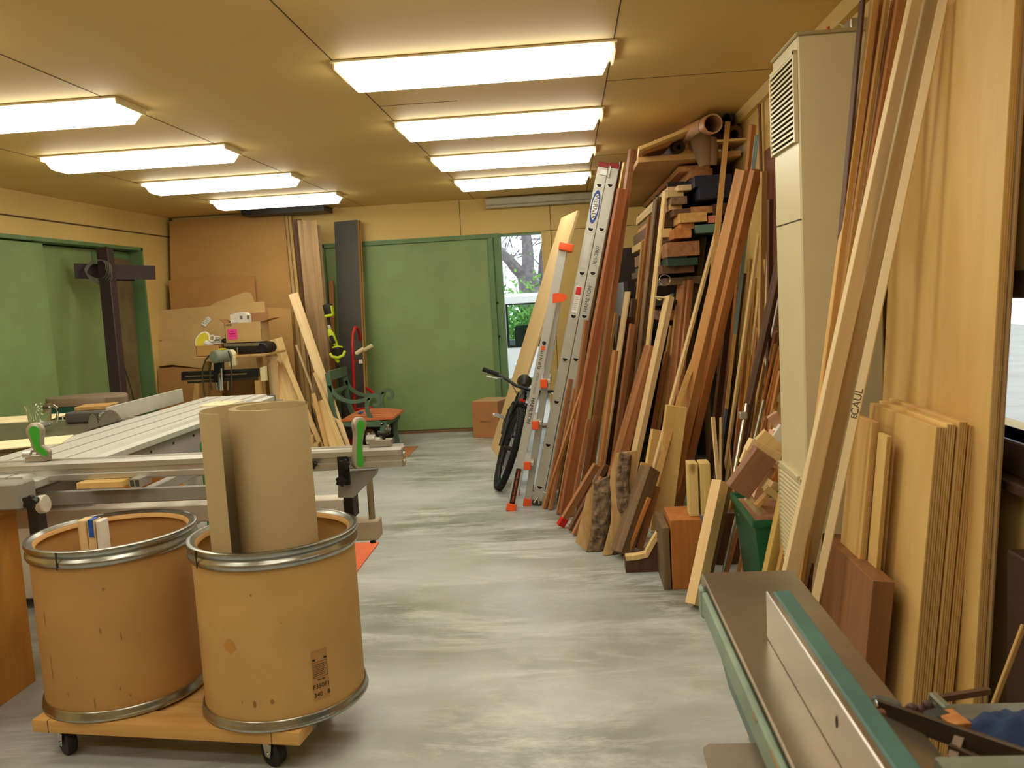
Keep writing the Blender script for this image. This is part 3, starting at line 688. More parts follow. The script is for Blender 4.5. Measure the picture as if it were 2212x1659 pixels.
# swing arm that carries the outrigger
AY = 3.55
q = at_y(760, 1085, AY)
za0 = at_y(700, 1118, AY).z; za1 = at_y(700, 1079, AY).z
MB().lohi((-2.7, AY, za0), (at_y(742, 1080, AY).x, AY+0.09, za1)).build('swing_arm', WHITEP, saw, bevel=0.005)
MB().lohi((at_y(742, 1080, AY).x, AY-0.004, za0-0.012), (at_y(762, 1080, AY).x, AY+0.094, za1+0.006)).build('arm_end_cap', BLACK, saw, bevel=0.004)
pz0, pz1 = at_y(800, 1120, AY+0.05).z, at_y(800, 1040, AY+0.05).z; px_ = at_y(801, 1080, AY+0.05).x
MB().cyl((px_, AY+0.05, pz0-0.02), (px_, AY+0.05, pz1+0.03), 0.014).build('support_post', plain('satin_steel', (168,160,136), 0.35, metal=0.7), saw)
bz0 = at_y(800, 1168, AY).z; bx0, bx1 = at_y(758, 1140, AY).x, at_y(816, 1140, AY).x
MB().lohi((bx0-0.35, AY, bz0), (bx1, AY+0.09, pz0)).build('telescopic_foot', plain('taupe_paint', (176,160,136), 0.5), saw, bevel=0.005)
fp = at_y(806, 1173, AY+0.045)
b = MB(); b.cyl((fp.x, AY+0.045, bz0-0.018), (fp.x, AY+0.045, bz0), 0.006); b.cyl((fp.x, AY+0.045, bz0-0.022), (fp.x, AY+0.045, bz0-0.014), 0.013); b.build('foot_bolt', BLACK, saw)
# flip stops on the fence
GRN = plain('bright_green_paint', (66,170,52), 0.45, var=0.05)
STOPM = plain('cast_aluminium', (176,170,156), 0.4, metal=0.5, var=0.08)
def flip_stop(path, holes, y, zrot, base_px, name_label):
    """kidney-shaped casting with a green hollow, on a small clamp block that rides the fence"""
    t = thing('flip_stop', name_label, 'saw stop', at_y(*base_px, y), 0, 'flip stops on the crosscut fence')
    pts = [at_y(*p, y) for p in path]; c = pts[0]
    def lobe(ps, d0, d1, mat, nm, widths):
        b = MB(); L, Rr = [], []
        m = []
        for i in range(len(ps)-1):
            for k in range(6):
                u = k/6.0; a = ps[i]; e = ps[i+1]; m.append((a.lerp(e, u), widths[i]+(widths[i+1]-widths[i])*u))
        m.append((ps[-1], widths[-1]))
        # smooth
        for _ in range(3): m = [m[0]]+[((m[i-1][0]+m[i][0]*2+m[i+1][0])/4, (m[i-1][1]+2*m[i][1]+m[i+1][1])/4) for i in range(1, len(m)-1)]+[m[-1]]
        pol = []
        def nrm(i):
            d = (m[min(i+1,len(m)-1)][0]-m[max(i-1,0)][0]).normalized(); return V((-d.z, 0, d.x))
        for i in range(len(m)): pol.append(m[i][0]+nrm(i)*m[i][1])
        d = (m[-1][0]-m[-2][0]).normalized(); nn = nrm(len(m)-1)
        for k in range(1, 8): a = PI*k/8; pol.append(m[-1][0]+nn*m[-1][1]*math.cos(a)+d*m[-1][1]*math.sin(a))
        for i in reversed(range(len(m))): pol.append(m[i][0]-nrm(i)*m[i][1])
        d = (m[0][0]-m[1][0]).normalized(); nn = nrm(0)
        for k in range(1, 8): a = PI*k/8; pol.append(m[0][0]-nn*m[0][1]*math.cos(a)+d*m[0][1]*math.sin(a))
        n = len(pol); b.add([(p.x, y+d0, p.z) for p in pol]+[(p.x, y+d1, p.z) for p in pol], [tuple(range(n)), tuple(range(2*n-1, n-1, -1))]+[(i,(i+1)%n,n+(i+1)%n,n+i) for i in range(n)])
        T = Matrix.Translation(c) @ Matrix.Rotation(zrot, 4, 'Z') @ Matrix.Translation(-c); b.v = [T @ p for p in b.v]
        return b.build(nm, mat, t, bevel=0.0015 if nm == 'casting' else 0, angle=50)
    lobe(pts, 0, 0.022, STOPM, 'casting', holes)
    g = lobe(pts, -0.0012, 0.0, GRN, 'green_hollow', [h*0.62 for h in holes])
    bp = at_y(*base_px, y+0.03)
    MB().box((bp.x, y+0.045, fzt+0.022), (0.085, 0.045, 0.026)).build('clamp_block', STOPM, t, bevel=0.002)
    b = MB(); b.cyl((bp.x-0.055, y+0.04, fzt+0.036), (bp.x-0.02, y+0.04, fzt+0.036), 0.019); b.cyl((bp.x-0.02, y+0.04, fzt+0.036), (bp.x+0.0, y+0.04, fzt+0.036), 0.010, seg=6); b.build('pivot_pin', ALU, t, bevel=0.001)
    b = MB(); b.cyl((bp.x+0.012, y+0.045, fzt+0.035), (bp.x+0.012, y+0.045, fzt+0.055), 0.007); b.tube([(bp.x-0.012, y+0.045, fzt+0.062), (bp.x, y+0.045, fzt+0.057), (bp.x+0.012, y+0.045, fzt+0.055), (bp.x+0.024, y+0.045, fzt+0.057), (bp.x+0.036, y+0.045, fzt+0.062)], 0.008)
    b.build('wing_knob', BLACK, t)
    return t
flip_stop([(779, 918), (777, 940), (774, 965), (777, 998)], [0.030, 0.018, 0.017, 0.027], FY-0.004, 0.85, (822, 965), 'flip stop with green hollow near the right end of the crosscut fence')
flip_stop([(74, 932), (77, 950), (80, 967), (96, 980)], [0.034, 0.024, 0.020, 0.018], FY-0.004, 0.12, (78, 985), 'flip stop with green hollow at the left end of the crosscut fence')
# glass jug on the iron table
JG = glass('clear_glass'); jp = at_z(88, 922, ZT+0.015)
j = thing('measuring_jug', 'clear glass measuring jug on the saw table', 'jug', jp)
T = Matrix.Translation(jp); b = MB()
b.lathe([(0,0.002),(0.05,0.002),(0.054,0.008),(0.063,0.10),(0.070,0.125),(0.067,0.125),(0.060,0.10),(0.051,0.012),(0,0.008)], T, 32); b.build('body', JG, j)
b = MB(); b.tube([jp+V(p) for p in ((0.062,0,0.112),(0.085,0,0.116),(0.105,0,0.10),(0.108,0,0.07),(0.095,0,0.035),(0.078,0,0.015),(0.058,0,0.022))], 0.008); b.build('handle', JG, j)
MB().lathe([(0,0.009),(0.050,0.009),(0.052,0.03),(0,0.03)], T, 24).build('powder', plain('white_powder', (228,226,216), 0.9), j)
# sheets of paper on the saw table
tag(MB().box((*at_z(40, 905, ZT-0.008).xy, ZT-0.0095), (0.5, 0.35, 0.004), rz=0.1).build('paper_sheet', plain('cream_sheet', (238,226,186), 0.8)), 'cream sheet lying flat at the far left of the saw table', 'paper')
tag(MB().box((*at_z(60, 958, ZT).xy, ZT+0.003), (0.36, 0.30, 0.005), rz=0.35).build('paper_sheet', plain('cream_sheet', (238,226,186), 0.8)), 'cream sheet lying under the left flip stop', 'paper')
tag(MB().box((*at_z(478, 873, ZT).xy, ZT+0.004), (0.20, 0.22, 0.007), rz=-0.1).build('paper_sheet', plain('cream_sheet', (238,226,186), 0.8)), 'cream sheet on the aluminium table behind the cardboard roll', 'paper')
# under the saw
q = at_y(305, 1085, 3.72)
pb = thing('plywood_box', 'open orange plywood box under the saw outrigger', 'box', (q.x, q.y+0.15, 0))
qa, qb = at_y(235, 1068, 3.72), at_y(326, 1100, 3.72)
MB().lohi((qa.x, 3.72, 0.0), (qb.x, 3.74, at_y(300,1062,3.72).z)).build('front', ORPLY, pb)
MB().lohi((qb.x, 3.72, 0.0), (qb.x+0.02, 4.02, at_y(326,1060,3.72).z)).build('side', ORPLY, pb)
MB().lohi((qa.x-0.02, 3.72, 0.0), (qa.x, 4.02, at_y(326,1060,3.72).z)).build('side', ORPLY, pb)
MB().lohi((qa.x, 4.0, 0.0), (qb.x, 4.02, at_y(326,1060,3.72).z+0.02)).build('back', ORPLY, pb)
g = at_y(418, 960, 4.6)
tag(MB().box((sx1+0.22, 4.6, 0.40), (0.36, 0.2, 0.80)).build('dust_bin', plain('mid_green_plastic', (64,150,92), 0.5), bevel=0.03, seg=3), 'green plastic bin standing beyond the crosscut fence', 'bin')
q0 = at_z(770, 1228); 
tag(MB().lohi((q0.x-0.75, q0.y-0.15, 0.001), (q0.x+0.02, q0.y+0.5, 0.006)).build('floor_mat', plain('orange_board', (224,110,66), 0.7)), 'flat orange sheet on the floor under the saw outrigger', 'sheet')
# round machine under the recess
mp = at_y(190, 880, 6.2); zz = at_y(190, 858, 6.2).z
m_ = thing('drum_sander', 'round teal and black machine with a brown rim in front of the left recess', 'machine', (mp.x, 6.2, 0))
T = Matrix.Translation((mp.x, 6.2, 0)); R = (at_y(275,860,6.2).x-at_y(105,860,6.2).x)/2
MB().lathe([(0,zz-0.045),(R,zz-0.045),(R*1.0,zz-0.0),(R*0.97,zz+0.012),(0,zz+0.012)], T, 48, 1, 0.6).build('rim', plain('brown_grey_rim', (134,116,98), 0.6), m_)
MB().lathe([(0,zz-0.11),(R*0.97,zz-0.11),(R*0.99,zz-0.048),(0,zz-0.048)], T, 48, 1, 0.6).build('teal_collar', plain('dark_teal_paint', (34,88,84), 0.4), m_)
MB().lathe([(0,0.02),(R*0.8,0.02),(R*0.9,zz-0.16),(R*0.86,zz-0.115),(0,zz-0.115)], T, 48, 1, 0.6).build('body', BLACK, m_)
words('white_lettering', 'T-20', face_frame((mp.x-0.03, 6.2-R*0.54-0.02, at_y(160,908,6.0).z), (1,0,0), (0,-1,0)), 0.09, WHITE, m_, 0.004)
MB().box((mp.x+R*0.93, 6.1, zz-0.02), (0.12, 0.09, 0.05)).build('latch', plain('brown_grey_rim', (134,116,98), 0.6), m_, bevel=0.004)
# bits at the lower left beside the cabinet
q = at_y(60, 1078, 3.0)
k = thing('saw_handwheel', 'grey and black adjusting fitting above the orange cabinet', 'saw fitting', (q.x-0.1, 3.0, 0.66))
xk = q.x
MB().box((xk-0.14, 3.05, at_y(10,1075,3.0).z), (0.22, 0.10, 0.10)).build('bracket', GRAYP, k, bevel=0.006)
knob(at_y(68, 1083, 2.98), 0.028, k, 'lobed_knob')
MB().cyl(at_y(85, 1090, 3.05), at_y(100, 1088, 3.05), 0.035).build('roller', WHITEP, k, bevel=0.004)
MB().lohi((at_y(62,1100,3.06).x, 3.05, 0.0), (at_y(84,1100,3.06).x, 3.1, at_y(70,1090,3.05).z)).build('leg', STEELD, k)
# ------------------------------------------------------------------ boards and sheets that lean
def lay(b, P0, P1, w, t, yaw, mat, name='board', label=None, cat='board', group=None, bevel=0.0015, to_floor=True, round_=False):
    """one board of width w and thickness t from floor point P0 up to P1; its wide face turned by yaw"""
    P0, P1 = V(P0), V(P1)
    z = (P1-P0).normalized()
    if to_floor and P0.z > 0: P0 = P0 - z*(P0.z/z.z)
    x = V((math.cos(yaw), math.sin(yaw), 0)); x = (x-z*z.dot(x)).normalized(); y = z.cross(x)
    if to_floor:
        low = min((x*sx*w/2+y*sy*t/2).z for sx in (-1,1) for sy in (-1,1))
        P0 = P0 + z*((0.001-low-P0.z)/z.z)
    L = (P1-P0).length
    top = P0+z*L
    m = b if b is not None else MB()
    if round_: m.cyl((0,0,0), (0,0,L), w/2, seg=14)
    else: m.box((0,0,L/2), (w,t,L))
    me = bpy.data.meshes.new(name); me.from_pydata(m.v, [], m.f)
    bm = bmesh.new(); bm.from_mesh(me); bmesh.ops.recalc_face_normals(bm, faces=bm.faces)
    if bevel and not round_: bmesh.ops.bevel(bm, geom=list(bm.edges), offset=min(bevel, w/6, t/6), segments=1, affect='EDGES')
    bm.to_mesh(me); bm.free()
    if round_: me.polygons.foreach_set('use_smooth', [True]*len(me.polygons)); me.set_sharp_from_angle(angle=0.6)
    me.materials.append(mat)
    o = bpy.data.objects.new(name, me); COL.objects.link(o)
    o.matrix_world = Matrix(((x.x,y.x,z.x,P0.x),(x.y,y.y,z.y,P0.y),(x.z,y.z,z.z,P0.z),(0,0,0,1)))
    bpy.context.view_layer.update()
    return tag(o, label, cat, group)
def lean(pb, pt, wf, wl, mat, label, yl=None, dy=0.15, yaw=24, name='board', cat='board', group='lumber leaning along the right wall', xmax=None, **k):
    """pb / pt: where the foot and the head of the board sit in the photograph; wf, wl: how wide its front and left faces look there, in pixels; yl: depth of pb if it is not on the floor"""
    P0 = at_z(*pb) if yl is None else at_y(*pb, yl)
    lim = XR-0.05-(wf+wl)*0.5*P0.y/FPX
    if P0.x > lim: P0 = at_x(*pb, lim)
    P1 = at_y(*pt, P0.y+dy)
    if P1.x > lim: P1 = at_x(*pt, lim)
    a = math.radians(yaw); d = (P0.y+P1.y)/2/FPX
    w = wf*d/max(math.cos(a), 0.2); t = max(wl*d/max(math.sin(abs(a)), 0.2), 0.008)
    return lay(None, P0, P1, w, t, a, mat, name, label, cat, group, **k)
def at_lean(px, py, ya, yb, H=2.5):
    d = _ray(px, py); k = (yb-ya)/H
    t = (ya + k*CAM_H)/(d.y - k*d.z); return EYE+d*t
def sheet(pxs, ya, yb, th, mat, name, label, cat='cardboard', group=None, parent=None):
    pts = [at_lean(*p, ya, yb) for p in pxs]; n = len(pts); b = MB()
    for p in pts:
        if p.z < 0.002: p.z = 0.002
    b.add([p for p in pts]+[p+V((0, th, 0)) for p in pts], [tuple(range(n)), tuple(range(2*n-1,n-1,-1))]+[(i,(i+1)%n,n+(i+1)%n,n+i) for i in range(n)])
    o = b.build(name, mat, parent)
    return tag(o, label, cat, group) if parent is None else o

# ------------------------------------------------------------------ back left corner: sheet goods and cardboard
MDF = plain('brown_fibreboard', (182,138,80), 0.7, var=0.06, scale=3, bump=0.04)
sheet([(366,478),(613,461),(662,985),(378,985)], 9.02, 9.36, 0.018, MDF, 'fibreboard_sheet', 'largest brown fibreboard sheet leaning in the back left corner', 'sheet')
sheet([(372,462),(616,452),(628,520),(376,520),], 9.10, 9.42, 0.012, MDF, 'fibreboard_sheet', 'brown sheet whose top edge shows just above the largest fibreboard', 'sheet') if False else None
for i, (xa, ya_, xb, lab) in enumerate(((614,463,666,'first thin sheet edge showing right of the largest fibreboard'), (622,466,676,'second thin sheet edge showing right of the largest fibreboard'))):
    sheet([(xa-60,ya_+3),(xa+6,ya_),(xb+6,985),(xa-10,985)], 9.06+0.045*i, 9.39+0.04*i, 0.014, PLY if i else CARDL, 'plywood_sheet', lab, 'sheet')
DUSTP = wood('dusty_streaked_plywood', (176,144,102), (132,106,76), grain=14, along=0.8, vary=0.05)
def panel(pt, pb, w, yaw, th, mat, label, y):
    P1 = at_y(*pt, y+0.12); P0 = at_y(*pb, y)
    return lay(None, P0, P1, w, th, math.radians(yaw), mat, 'plywood_sheet', label, 'sheet')
panel((641,474), (688,870), 0.10, 25, 0.02, WALNUT, 'dark strip standing for the shaded gap between the brown fibreboard and the dusty plywood', 8.98)  # dark panel put in for the shade of the gap between sheets
panel((663,476), (697,850), 0.20, 30, 0.02, DUSTP, 'dusty streaked plywood panel leaning left of the string trimmer', 8.86)
panel((686,486), (714,850), 0.06, 20, 0.03, DUSTP, 'narrow dusty plywood strip at the right end of the stacked sheets', 9.08)
# ducts up by the ceiling
b = MB(); q0 = at_y(536,445,9.3)
tag(MB().lohi((-3.45, 9.1, 2.50), (-2.55, 9.45, 2.558)).build('ceiling_duct', BLACK), 'dark duct against the ceiling above the stacked sheets', 'duct')
sheet([(364,606),(549,596),(556,680),(371,690)], 8.93, 9.27, 0.006, CARDR, 'cardboard_sheet', 'reddish cardboard strip across the big brown sheet', group=None)
sheet([(425,675),(470,652),(505,640),(528,631),(540,632),(546,640),(553,665),(553,690),(425,690)], 8.90, 9.24, 0.005, CARDL, 'cardboard_sheet', 'pale cardboard flap with a rounded upper corner')
sheet([(571,664),(628,667),(652,985),(592,985)], 8.88, 9.20, 0.006, CARD, 'cardboard_sheet', 'tall cardboard panel with a small hole, right of the open box')
c1 = sheet([(331,672),(352,670),(571,651),(576,700),(579,800),(470,820),(350,735),(337,736)], 8.80, 9.12, 0.006, CARDL, 'cardboard_sheet', 'wide pale cardboard panel with a small white tag on it')
sheet([(335,738),(362,734),(372,733),(470,745),(470,800),(372,788),(342,791)], 8.77, 9.09, 0.006, CARDL, 'cardboard_sheet', 'middle folded cardboard panel behind the drilling machine')
sheet([(340,797),(372,793),(480,800),(480,985),(352,985)], 8.72, 9.04, 0.006, CARDR, 'cardboard_sheet', 'lowest cardboard panel behind the drilling machine')
tp = [at_lean(*p, 8.79, 9.11) for p in ((435,700),(449,683),(457,690),(444,706))]
b = MB(); b.add([p-V((0,0.002,0)) for p in tp]+[p for p in tp], [(0,1,2,3),(7,6,5,4),(0,4,5,1),(1,5,6,2),(2,6,7,3),(3,7,4,0)])
tg = b.build('tag', WHITE, c1, smooth=False)
b = MB(); c = (tp[0]*0.8+tp[2]*0.2)-V((0,0.003,0)); b.cyl(c, c+V((0,0.002,0)), 0.006)
for k in range(4):
    a_ = tp[0].lerp(tp[1], .25+.18*k)-V((0,0.0022,0)); e_ = tp[3].lerp(tp[2], .35+.18*k)-V((0,0.0022,0)); b.bar(a_.lerp(e_,.15), a_.lerp(e_,.85), 0.004, 0.0006, up=(0,1,0))
b.build('print', INK, tg)

# leaning light boards around the chair
G2 = 'pale boards leaning near the green chair'
def lb(pb, pt, wf, wl, mat, label, **k):
    k.setdefault('yaw', 12); k.setdefault('dy', 0.45); return lean(pb, pt, wf, wl, mat, label, group=G2, **k)
lb((664,985), (589,736), 44, 3, PINE, 'wide pale board whose top is just right of the drilling machine', dy=0.42)
lb((702,985), (616,777), 11, 2, PINE, 'narrow pale batten leaning in front of the wide board by the drilling machine', dy=0.3)
lb((752,982), (634,636), 21, 3, MAPLE, 'longest pale board leaning up to the dusty plywood sheets', dy=0.42)
lb((713,957), (641,724), 27, 2, PINE, 'broad pale board behind the longest one, its top lower', dy=0.33)
lb((722,968), (640,746), 5, 2, MAPLE, 'thin pale lath in front of the broad pale board', dy=0.3)
lb((752,990), (679,806), 7, 2, PINE, 'short thin lath right of the broad pale board', dy=0.32)
lb((736,985), (690,869), 30, 4, PINE, 'short wide board near the floor, left of the grey board', dy=0.2)
lb((748,985), (701,867), 15, 2, DUSTY, 'short grey board leaning just left of the green chair', dy=0.22)
lb((712,990), (677,851), 9, 2, TAN, 'short tan stick behind the short wide board', dy=0.22)
q = at_z(676, 985); 
for k, (dx, w_, zz, lab) in enumerate(((0.0,0.20,0.0,'bottom block of the low timber stack behind the cardboard roll'), (0.02,0.17,0.075,'middle block of the low timber stack behind the cardboard roll'), (-0.02,0.14,0.15,'upper block of the low timber stack behind the cardboard roll'), (-0.04,0.10,0.225,'topmost block of the low timber stack behind the cardboard roll'))):
    tag(MB().box((q.x+dx, q.y-0.10, zz+0.0365), (w_, 0.16, 0.073), rz=0.1*k).build('timber_block', PINE, bevel=0.002), lab, 'wood block', 'stacked timber blocks')

# ------------------------------------------------------------------ steel T-post in the left recess
PLUM = plain('dark_plum_steel', (54,38,42), 0.5, var=0.12)
post = thing('steel_post', 'dark T-shaped steel post leaning in the left wall recess', 'steel post', (-4.28, 7.7, 0))
P1 = at_x(226, 537, -4.24); Pm = at_x(256, 845, -4.10); dv = (Pm-P1); P0 = P1+dv*(-(P1.z-0.005)/dv.z)
MB().bar(P0, P1, 0.11, 0.11, up=(1,0,0)).build('column', PLUM, post, bevel=0.006)
Yc = P1.y+0.06
ya_, yb_ = at_y(160,588,Yc), at_y(333,586,Yc)
b = MB(); pl = [at_y(*p, Yc+d_) for p, d_ in (((159,569),-0.22),((333,574),0.36),((334,604),0.36),((162,602),-0.22))]
b.add([p for p in pl]+[p+V((0,0.02,0)) for p in pl], [(0,1,2,3),(7,6,5,4),(0,4,5,1),(1,5,6,2),(2,6,7,3),(3,7,4,0)]); b.build('cross_plate', PLUM, post)
MB().bar(at_y(290,606,Yc+0.26), at_y(212,603,Yc+0.0), 0.02, 0.02).build('brace', PLUM, post)
cc = at_y(215, 582, P1.y-0.09)
loop = thing('cable_coil', 'grey cable coiled over the T-shaped steel post with one end hanging down', 'cable', cc)
b = MB()
for k in range(4):
    b.tube([cc+V(((0.10+0.006*k)*math.cos(a)*1.0+0.01*k, (-0.075+0.06*abs(math.sin(a)))*1.0, (0.085+0.008*k)*math.sin(a)-0.01*k)) for a in [2*PI*i/28 for i in range(28)]], 0.005, 6, closed=True)
b.build('coil', plain('grey_cable', (104,104,94), 0.6), loop)
b = MB(); b.tube([at_y(*p, P1.y-0.08) for p in ((238,590),(243,640),(252,720),(265,780),(283,840),(296,895))], 0.005, 6); b.build('tail', BLACK, loop)
# stained plywood plank behind the post
P1 = at_x(266, 560, -4.535); P0 = at_x(284, 850, -4.52)
STAIN = plain('green_stained_old_plywood', (112,98,66), 0.8, var=0.35, scale=3)
P1.y = min(P1.y, 8.55); P0.y = min(P0.y, 8.52)
lay(None, P0, P1, 0.36, 0.018, math.radians(90), STAIN, 'plywood_plank', 'green-stained old plywood plank behind the T-shaped steel post', 'plank')

# ------------------------------------------------------------------ mortising machine on its stand
SY = 8.0
mc = thing('drilling_machine', 'old pocket drilling machine with grey motor and black rails on a wooden stand', 'machine', (at_y(480,800,SY).x, SY, 0))
A = lambda px, py, y=SY: at_y(px, py, y)
ZSHELF = A(422,773,SY+0.1).z-0.012
STAND = wood('stand_pine', (206,168,108), (180,140,84), vary=0.03)
def pbar(b, p, q, w_, h_): return b.bar(p, q, w_, h_, up=(0,1,0))
for (x0, y0, x1_, y1_, yy) in ((427,828,420,930,SY), (557,822,566,930,SY), (447,780,447,930,SY+0.45), (560,772,578,930,SY+0.45)):
    p, q = A(x0, y0, yy), A(x1_, y1_, yy); q = p+(q-p)*((p.z-0.005)/(p.z-q.z)); p.z = min(p.z, ZSHELF-0.02); b = MB(); pbar(b, p, q, 0.05, 0.05); b.build('leg', STAND, mc, bevel=0.002)
p, q = A(422,773,SY+0.1), A(580,768,SY+0.1)
MB().lohi((p.x, SY+0.02, p.z-0.012), (q.x, SY+0.62, p.z+0.008)).build('shelf', STAND, mc, bevel=0.002)
zs = p.z+0.008
p, q = A(391,806), A(558,818)
b = MB(); pl = [A(391,804), A(557,796), A(558,814), A(391,822)]
def pslab(b, pl, t):
    n = len(pl); return b.add([p for p in pl]+[p+V((0,t,0)) for p in pl], [tuple(range(n)), tuple(range(2*n-1,n-1,-1))]+[(i,(i+1)%n,n+(i+1)%n,n+i) for i in range(n)])
pslab(b, pl, 0.05); b.build('slotted_rail', BLACK, mc, bevel=0.003)
b = MB(); pslab(b, [A(400,812,SY-0.002), A(532,806,SY-0.002), A(532,808.5,SY-0.002), A(400,814.5,SY-0.002)], 0.003); b.build('rail_slot', DUSTY, mc)
b = MB(); pslab(b, [A(392,803,SY-0.003), A(532,799,SY-0.003), A(532,801.5,SY-0.003), A(392,806,SY-0.003)], 0.056); b.build('rail_edge', STEELD, mc)
b = MB(); pslab(b, [A(561,795), A(572,791), A(574,823), A(563,824)], 0.06); b.build('end_bracket', IVORY, mc, bevel=0.002)
MB().bar(A(406,826), A(556,817), 0.02, 0.02).build('lower_rod', STEELD, mc)
# motor head
m0 = A(462, 771, SY-0.16); m1 = m0+V((0.10, 0.22, 0.0))
b = MB(); b.cyl(m0, m0+(m1-m0)*0.72, 0.062, seg=32); b.cyl(m0-(m1-m0)*0.03, m0, 0.05, 0.06, seg=32)
b.build('motor', plain('grey_green_casting', (132,140,126), 0.45), mc, bevel=0.003)
b = MB(); b.cyl(m0+(m1-m0)*0.72, m1, 0.055, 0.05); b.box(m0+(m1-m0)*0.85+V((0.02,0,-0.06)), (0.07,0.08,0.09)); b.build('gear_case', IVORY, mc, bevel=0.006)
MB().box(m0+(m1-m0)*0.45+V((0,0,0.064)), (0.05,0.07,0.014)).build('warning_label', plain('yellow_label', (226,206,40), 0.5), mc, bevel=0.003)
b = MB(); b.bar(A(473,778,SY-0.06), A(473,826,SY-0.02), 0.085, 0.06, up=(0,1,0)); b.build('carriage', BLACK, mc, bevel=0.006)
b = MB(); b.ball(A(476.5,807.5,SY-0.06), 0.013); b.build('red_button', plain('coral_red_plastic', (226,84,66), 0.4), mc)
b = MB()
for px in (467, 474, 478): b.cyl(A(478,795,SY-0.08) if px == 478 else A(px,805,SY-0.05), A(px+2,842,SY-0.03), 0.012 if px != 474 else 0.018)
for px in (492,): b.cyl(A(px,815,SY+0.02), A(px,842,SY+0.02), 0.01)
b.build('guide_rods', CHROME, mc)
b = MB(); b.box(A(473,822,SY+0.03), (0.16,0.05,0.035)); b.build('clamp_bar', STAND, mc, bevel=0.003)
# cords
b = MB(); b.tube([A(*p, SY-0.14) for p in ((452,768),(444,778),(438,795),(437,815),(440,840),(445,870))], 0.008, 8)
b.tube([A(*p, SY-0.10) for p in ((493,758),(499,775),(500,810),(500,845))], 0.008, 8); b.tube([A(*p, SY-0.10) for p in ((456,782),(454,800),(454,825),(458,842))], 0.008, 8)
b.build('power_cords', plain('dark_olive_cord', (58,58,44), 0.6), mc)
# black arm lying on the shelf
arm = MB(); AYY = SY+0.12
pl = [A(484,748,AYY), A(562,745,AYY), A(572,746,AYY), A(579,753,AYY), A(580,764,AYY), A(574,768,AYY), A(484,768,AYY)]
dzz = zs+0.001-min(p.z for p in pl); pl = [p+V((0,0,dzz)) for p in pl]
pslab(arm, pl, 0.26)
ar = thing('arm_casting', 'long black arm casting lying on the machine shelf', 'machine part', (pl[3].x-0.2, AYY, zs))
arm.build('casting', BLACK, ar, bevel=0.012)
ztop = max(p.z for p in pl)
b = MB(); pslab(b, [pl[0]+V((0,-0.004,0)), pl[1]+V((0,-0.004,0)), pl[1]+V((-0.02,-0.004,-0.03)), pl[0]+V((0,-0.004,-0.025))], 0.004); b.build('grey_edge', plain('satin_grey_steel', (140,134,118), 0.35, metal=0.5), ar)
b = MB()
for i in range(9): b.cyl(A(513,750+i*2.2,AYY-0.02), A(513,751.6+i*2.2,AYY-0.02), 0.012 if i % 2 else 0.007)
b.build('spring', CHROME, ar)
# open box with a pink note on the arm
bx0, bx1 = A(488,740,AYY+0.03).x, A(567,740,AYY+0.03).x; bz0 = ztop+0.001; bz1 = A(520,697,AYY+0.03).z
ob = thing('cardboard_box', 'open cardboard box with a pink note on its front', 'box', ((bx0+bx1)/2, AYY+0.14, bz0))
b = MB(); Y0, Y1 = AYY+0.03, AYY+0.25
for lo, hi in (((bx0,Y0,bz0),(bx1,Y0+0.004,bz1)), ((bx0,Y1-0.004,bz0),(bx1,Y1,bz1)), ((bx0,Y0,bz0),(bx0+0.004,Y1,bz1)), ((bx1-0.004,Y0,bz0),(bx1,Y1,bz1)), ((bx0,Y0,bz0),(bx1,Y1,bz0+0.004))): b.lohi(lo, hi)
b.build('body', CARDL, ob)
FLAP = plain('dark_box_inside', (140,98,60), 0.85)
def flap(pts, nm='flap'):
    b = MB(); n = len(pts); pts = [V(p) for p in pts]; nn = (pts[1]-pts[0]).cross(pts[2]-pts[0]).normalized()*0.003
    b.add(pts+[p+nn for p in pts], [tuple(range(n)), tuple(range(2*n-1,n-1,-1))]+[(i,(i+1)%n,n+(i+1)%n,n+i) for i in range(n)]); return b.build(nm, FLAP, ob)
flap([(bx0,Y1,bz1),(bx1,Y1,bz1),(bx1-0.01,Y1+0.05,bz1+0.085),(bx0+0.01,Y1+0.05,bz1+0.085)])
flap([(bx1,Y0,bz1),(bx1,Y1,bz1),(bx1+0.12,Y1-0.01,bz1+0.03),(bx1+0.12,Y0+0.01,bz1+0.03)])
flap([(bx0,Y0,bz1),(bx0,Y1,bz1),(bx0-0.055,Y1-0.02,bz1+0.04),(bx0-0.055,Y0+0.02,bz1+0.04)])
pn = A(502,722,Y0); nt_ = MB().box((pn.x, Y0-0.002, pn.z), (0.098,0.002,0.098)).build('pink_note', plain('hot_pink_paper', (246,70,160), 0.7, var=0.03), ob)
b = MB()
for zz, hw in ((0.025,0.012), (0.006,0.035), (0.000,0.03), (-0.018,0.03)):
    b.bar((pn.x-hw, Y0-0.0035, pn.z+zz), (pn.x+hw, Y0-0.0035, pn.z+zz+0.002), 0.006, 0.0006, up=(0,1,0))
b.build('handwriting', plain('magenta_ink', (160,24,84), 0.8), nt_)
b = MB()
for zz in (0.072, 0.060): b.lohi((bx0+0.015, Y0-0.001, bz0+0.11+zz), (bx0+0.075, Y0, bz0+0.115+zz))
b.build('box_print', INK, ob)
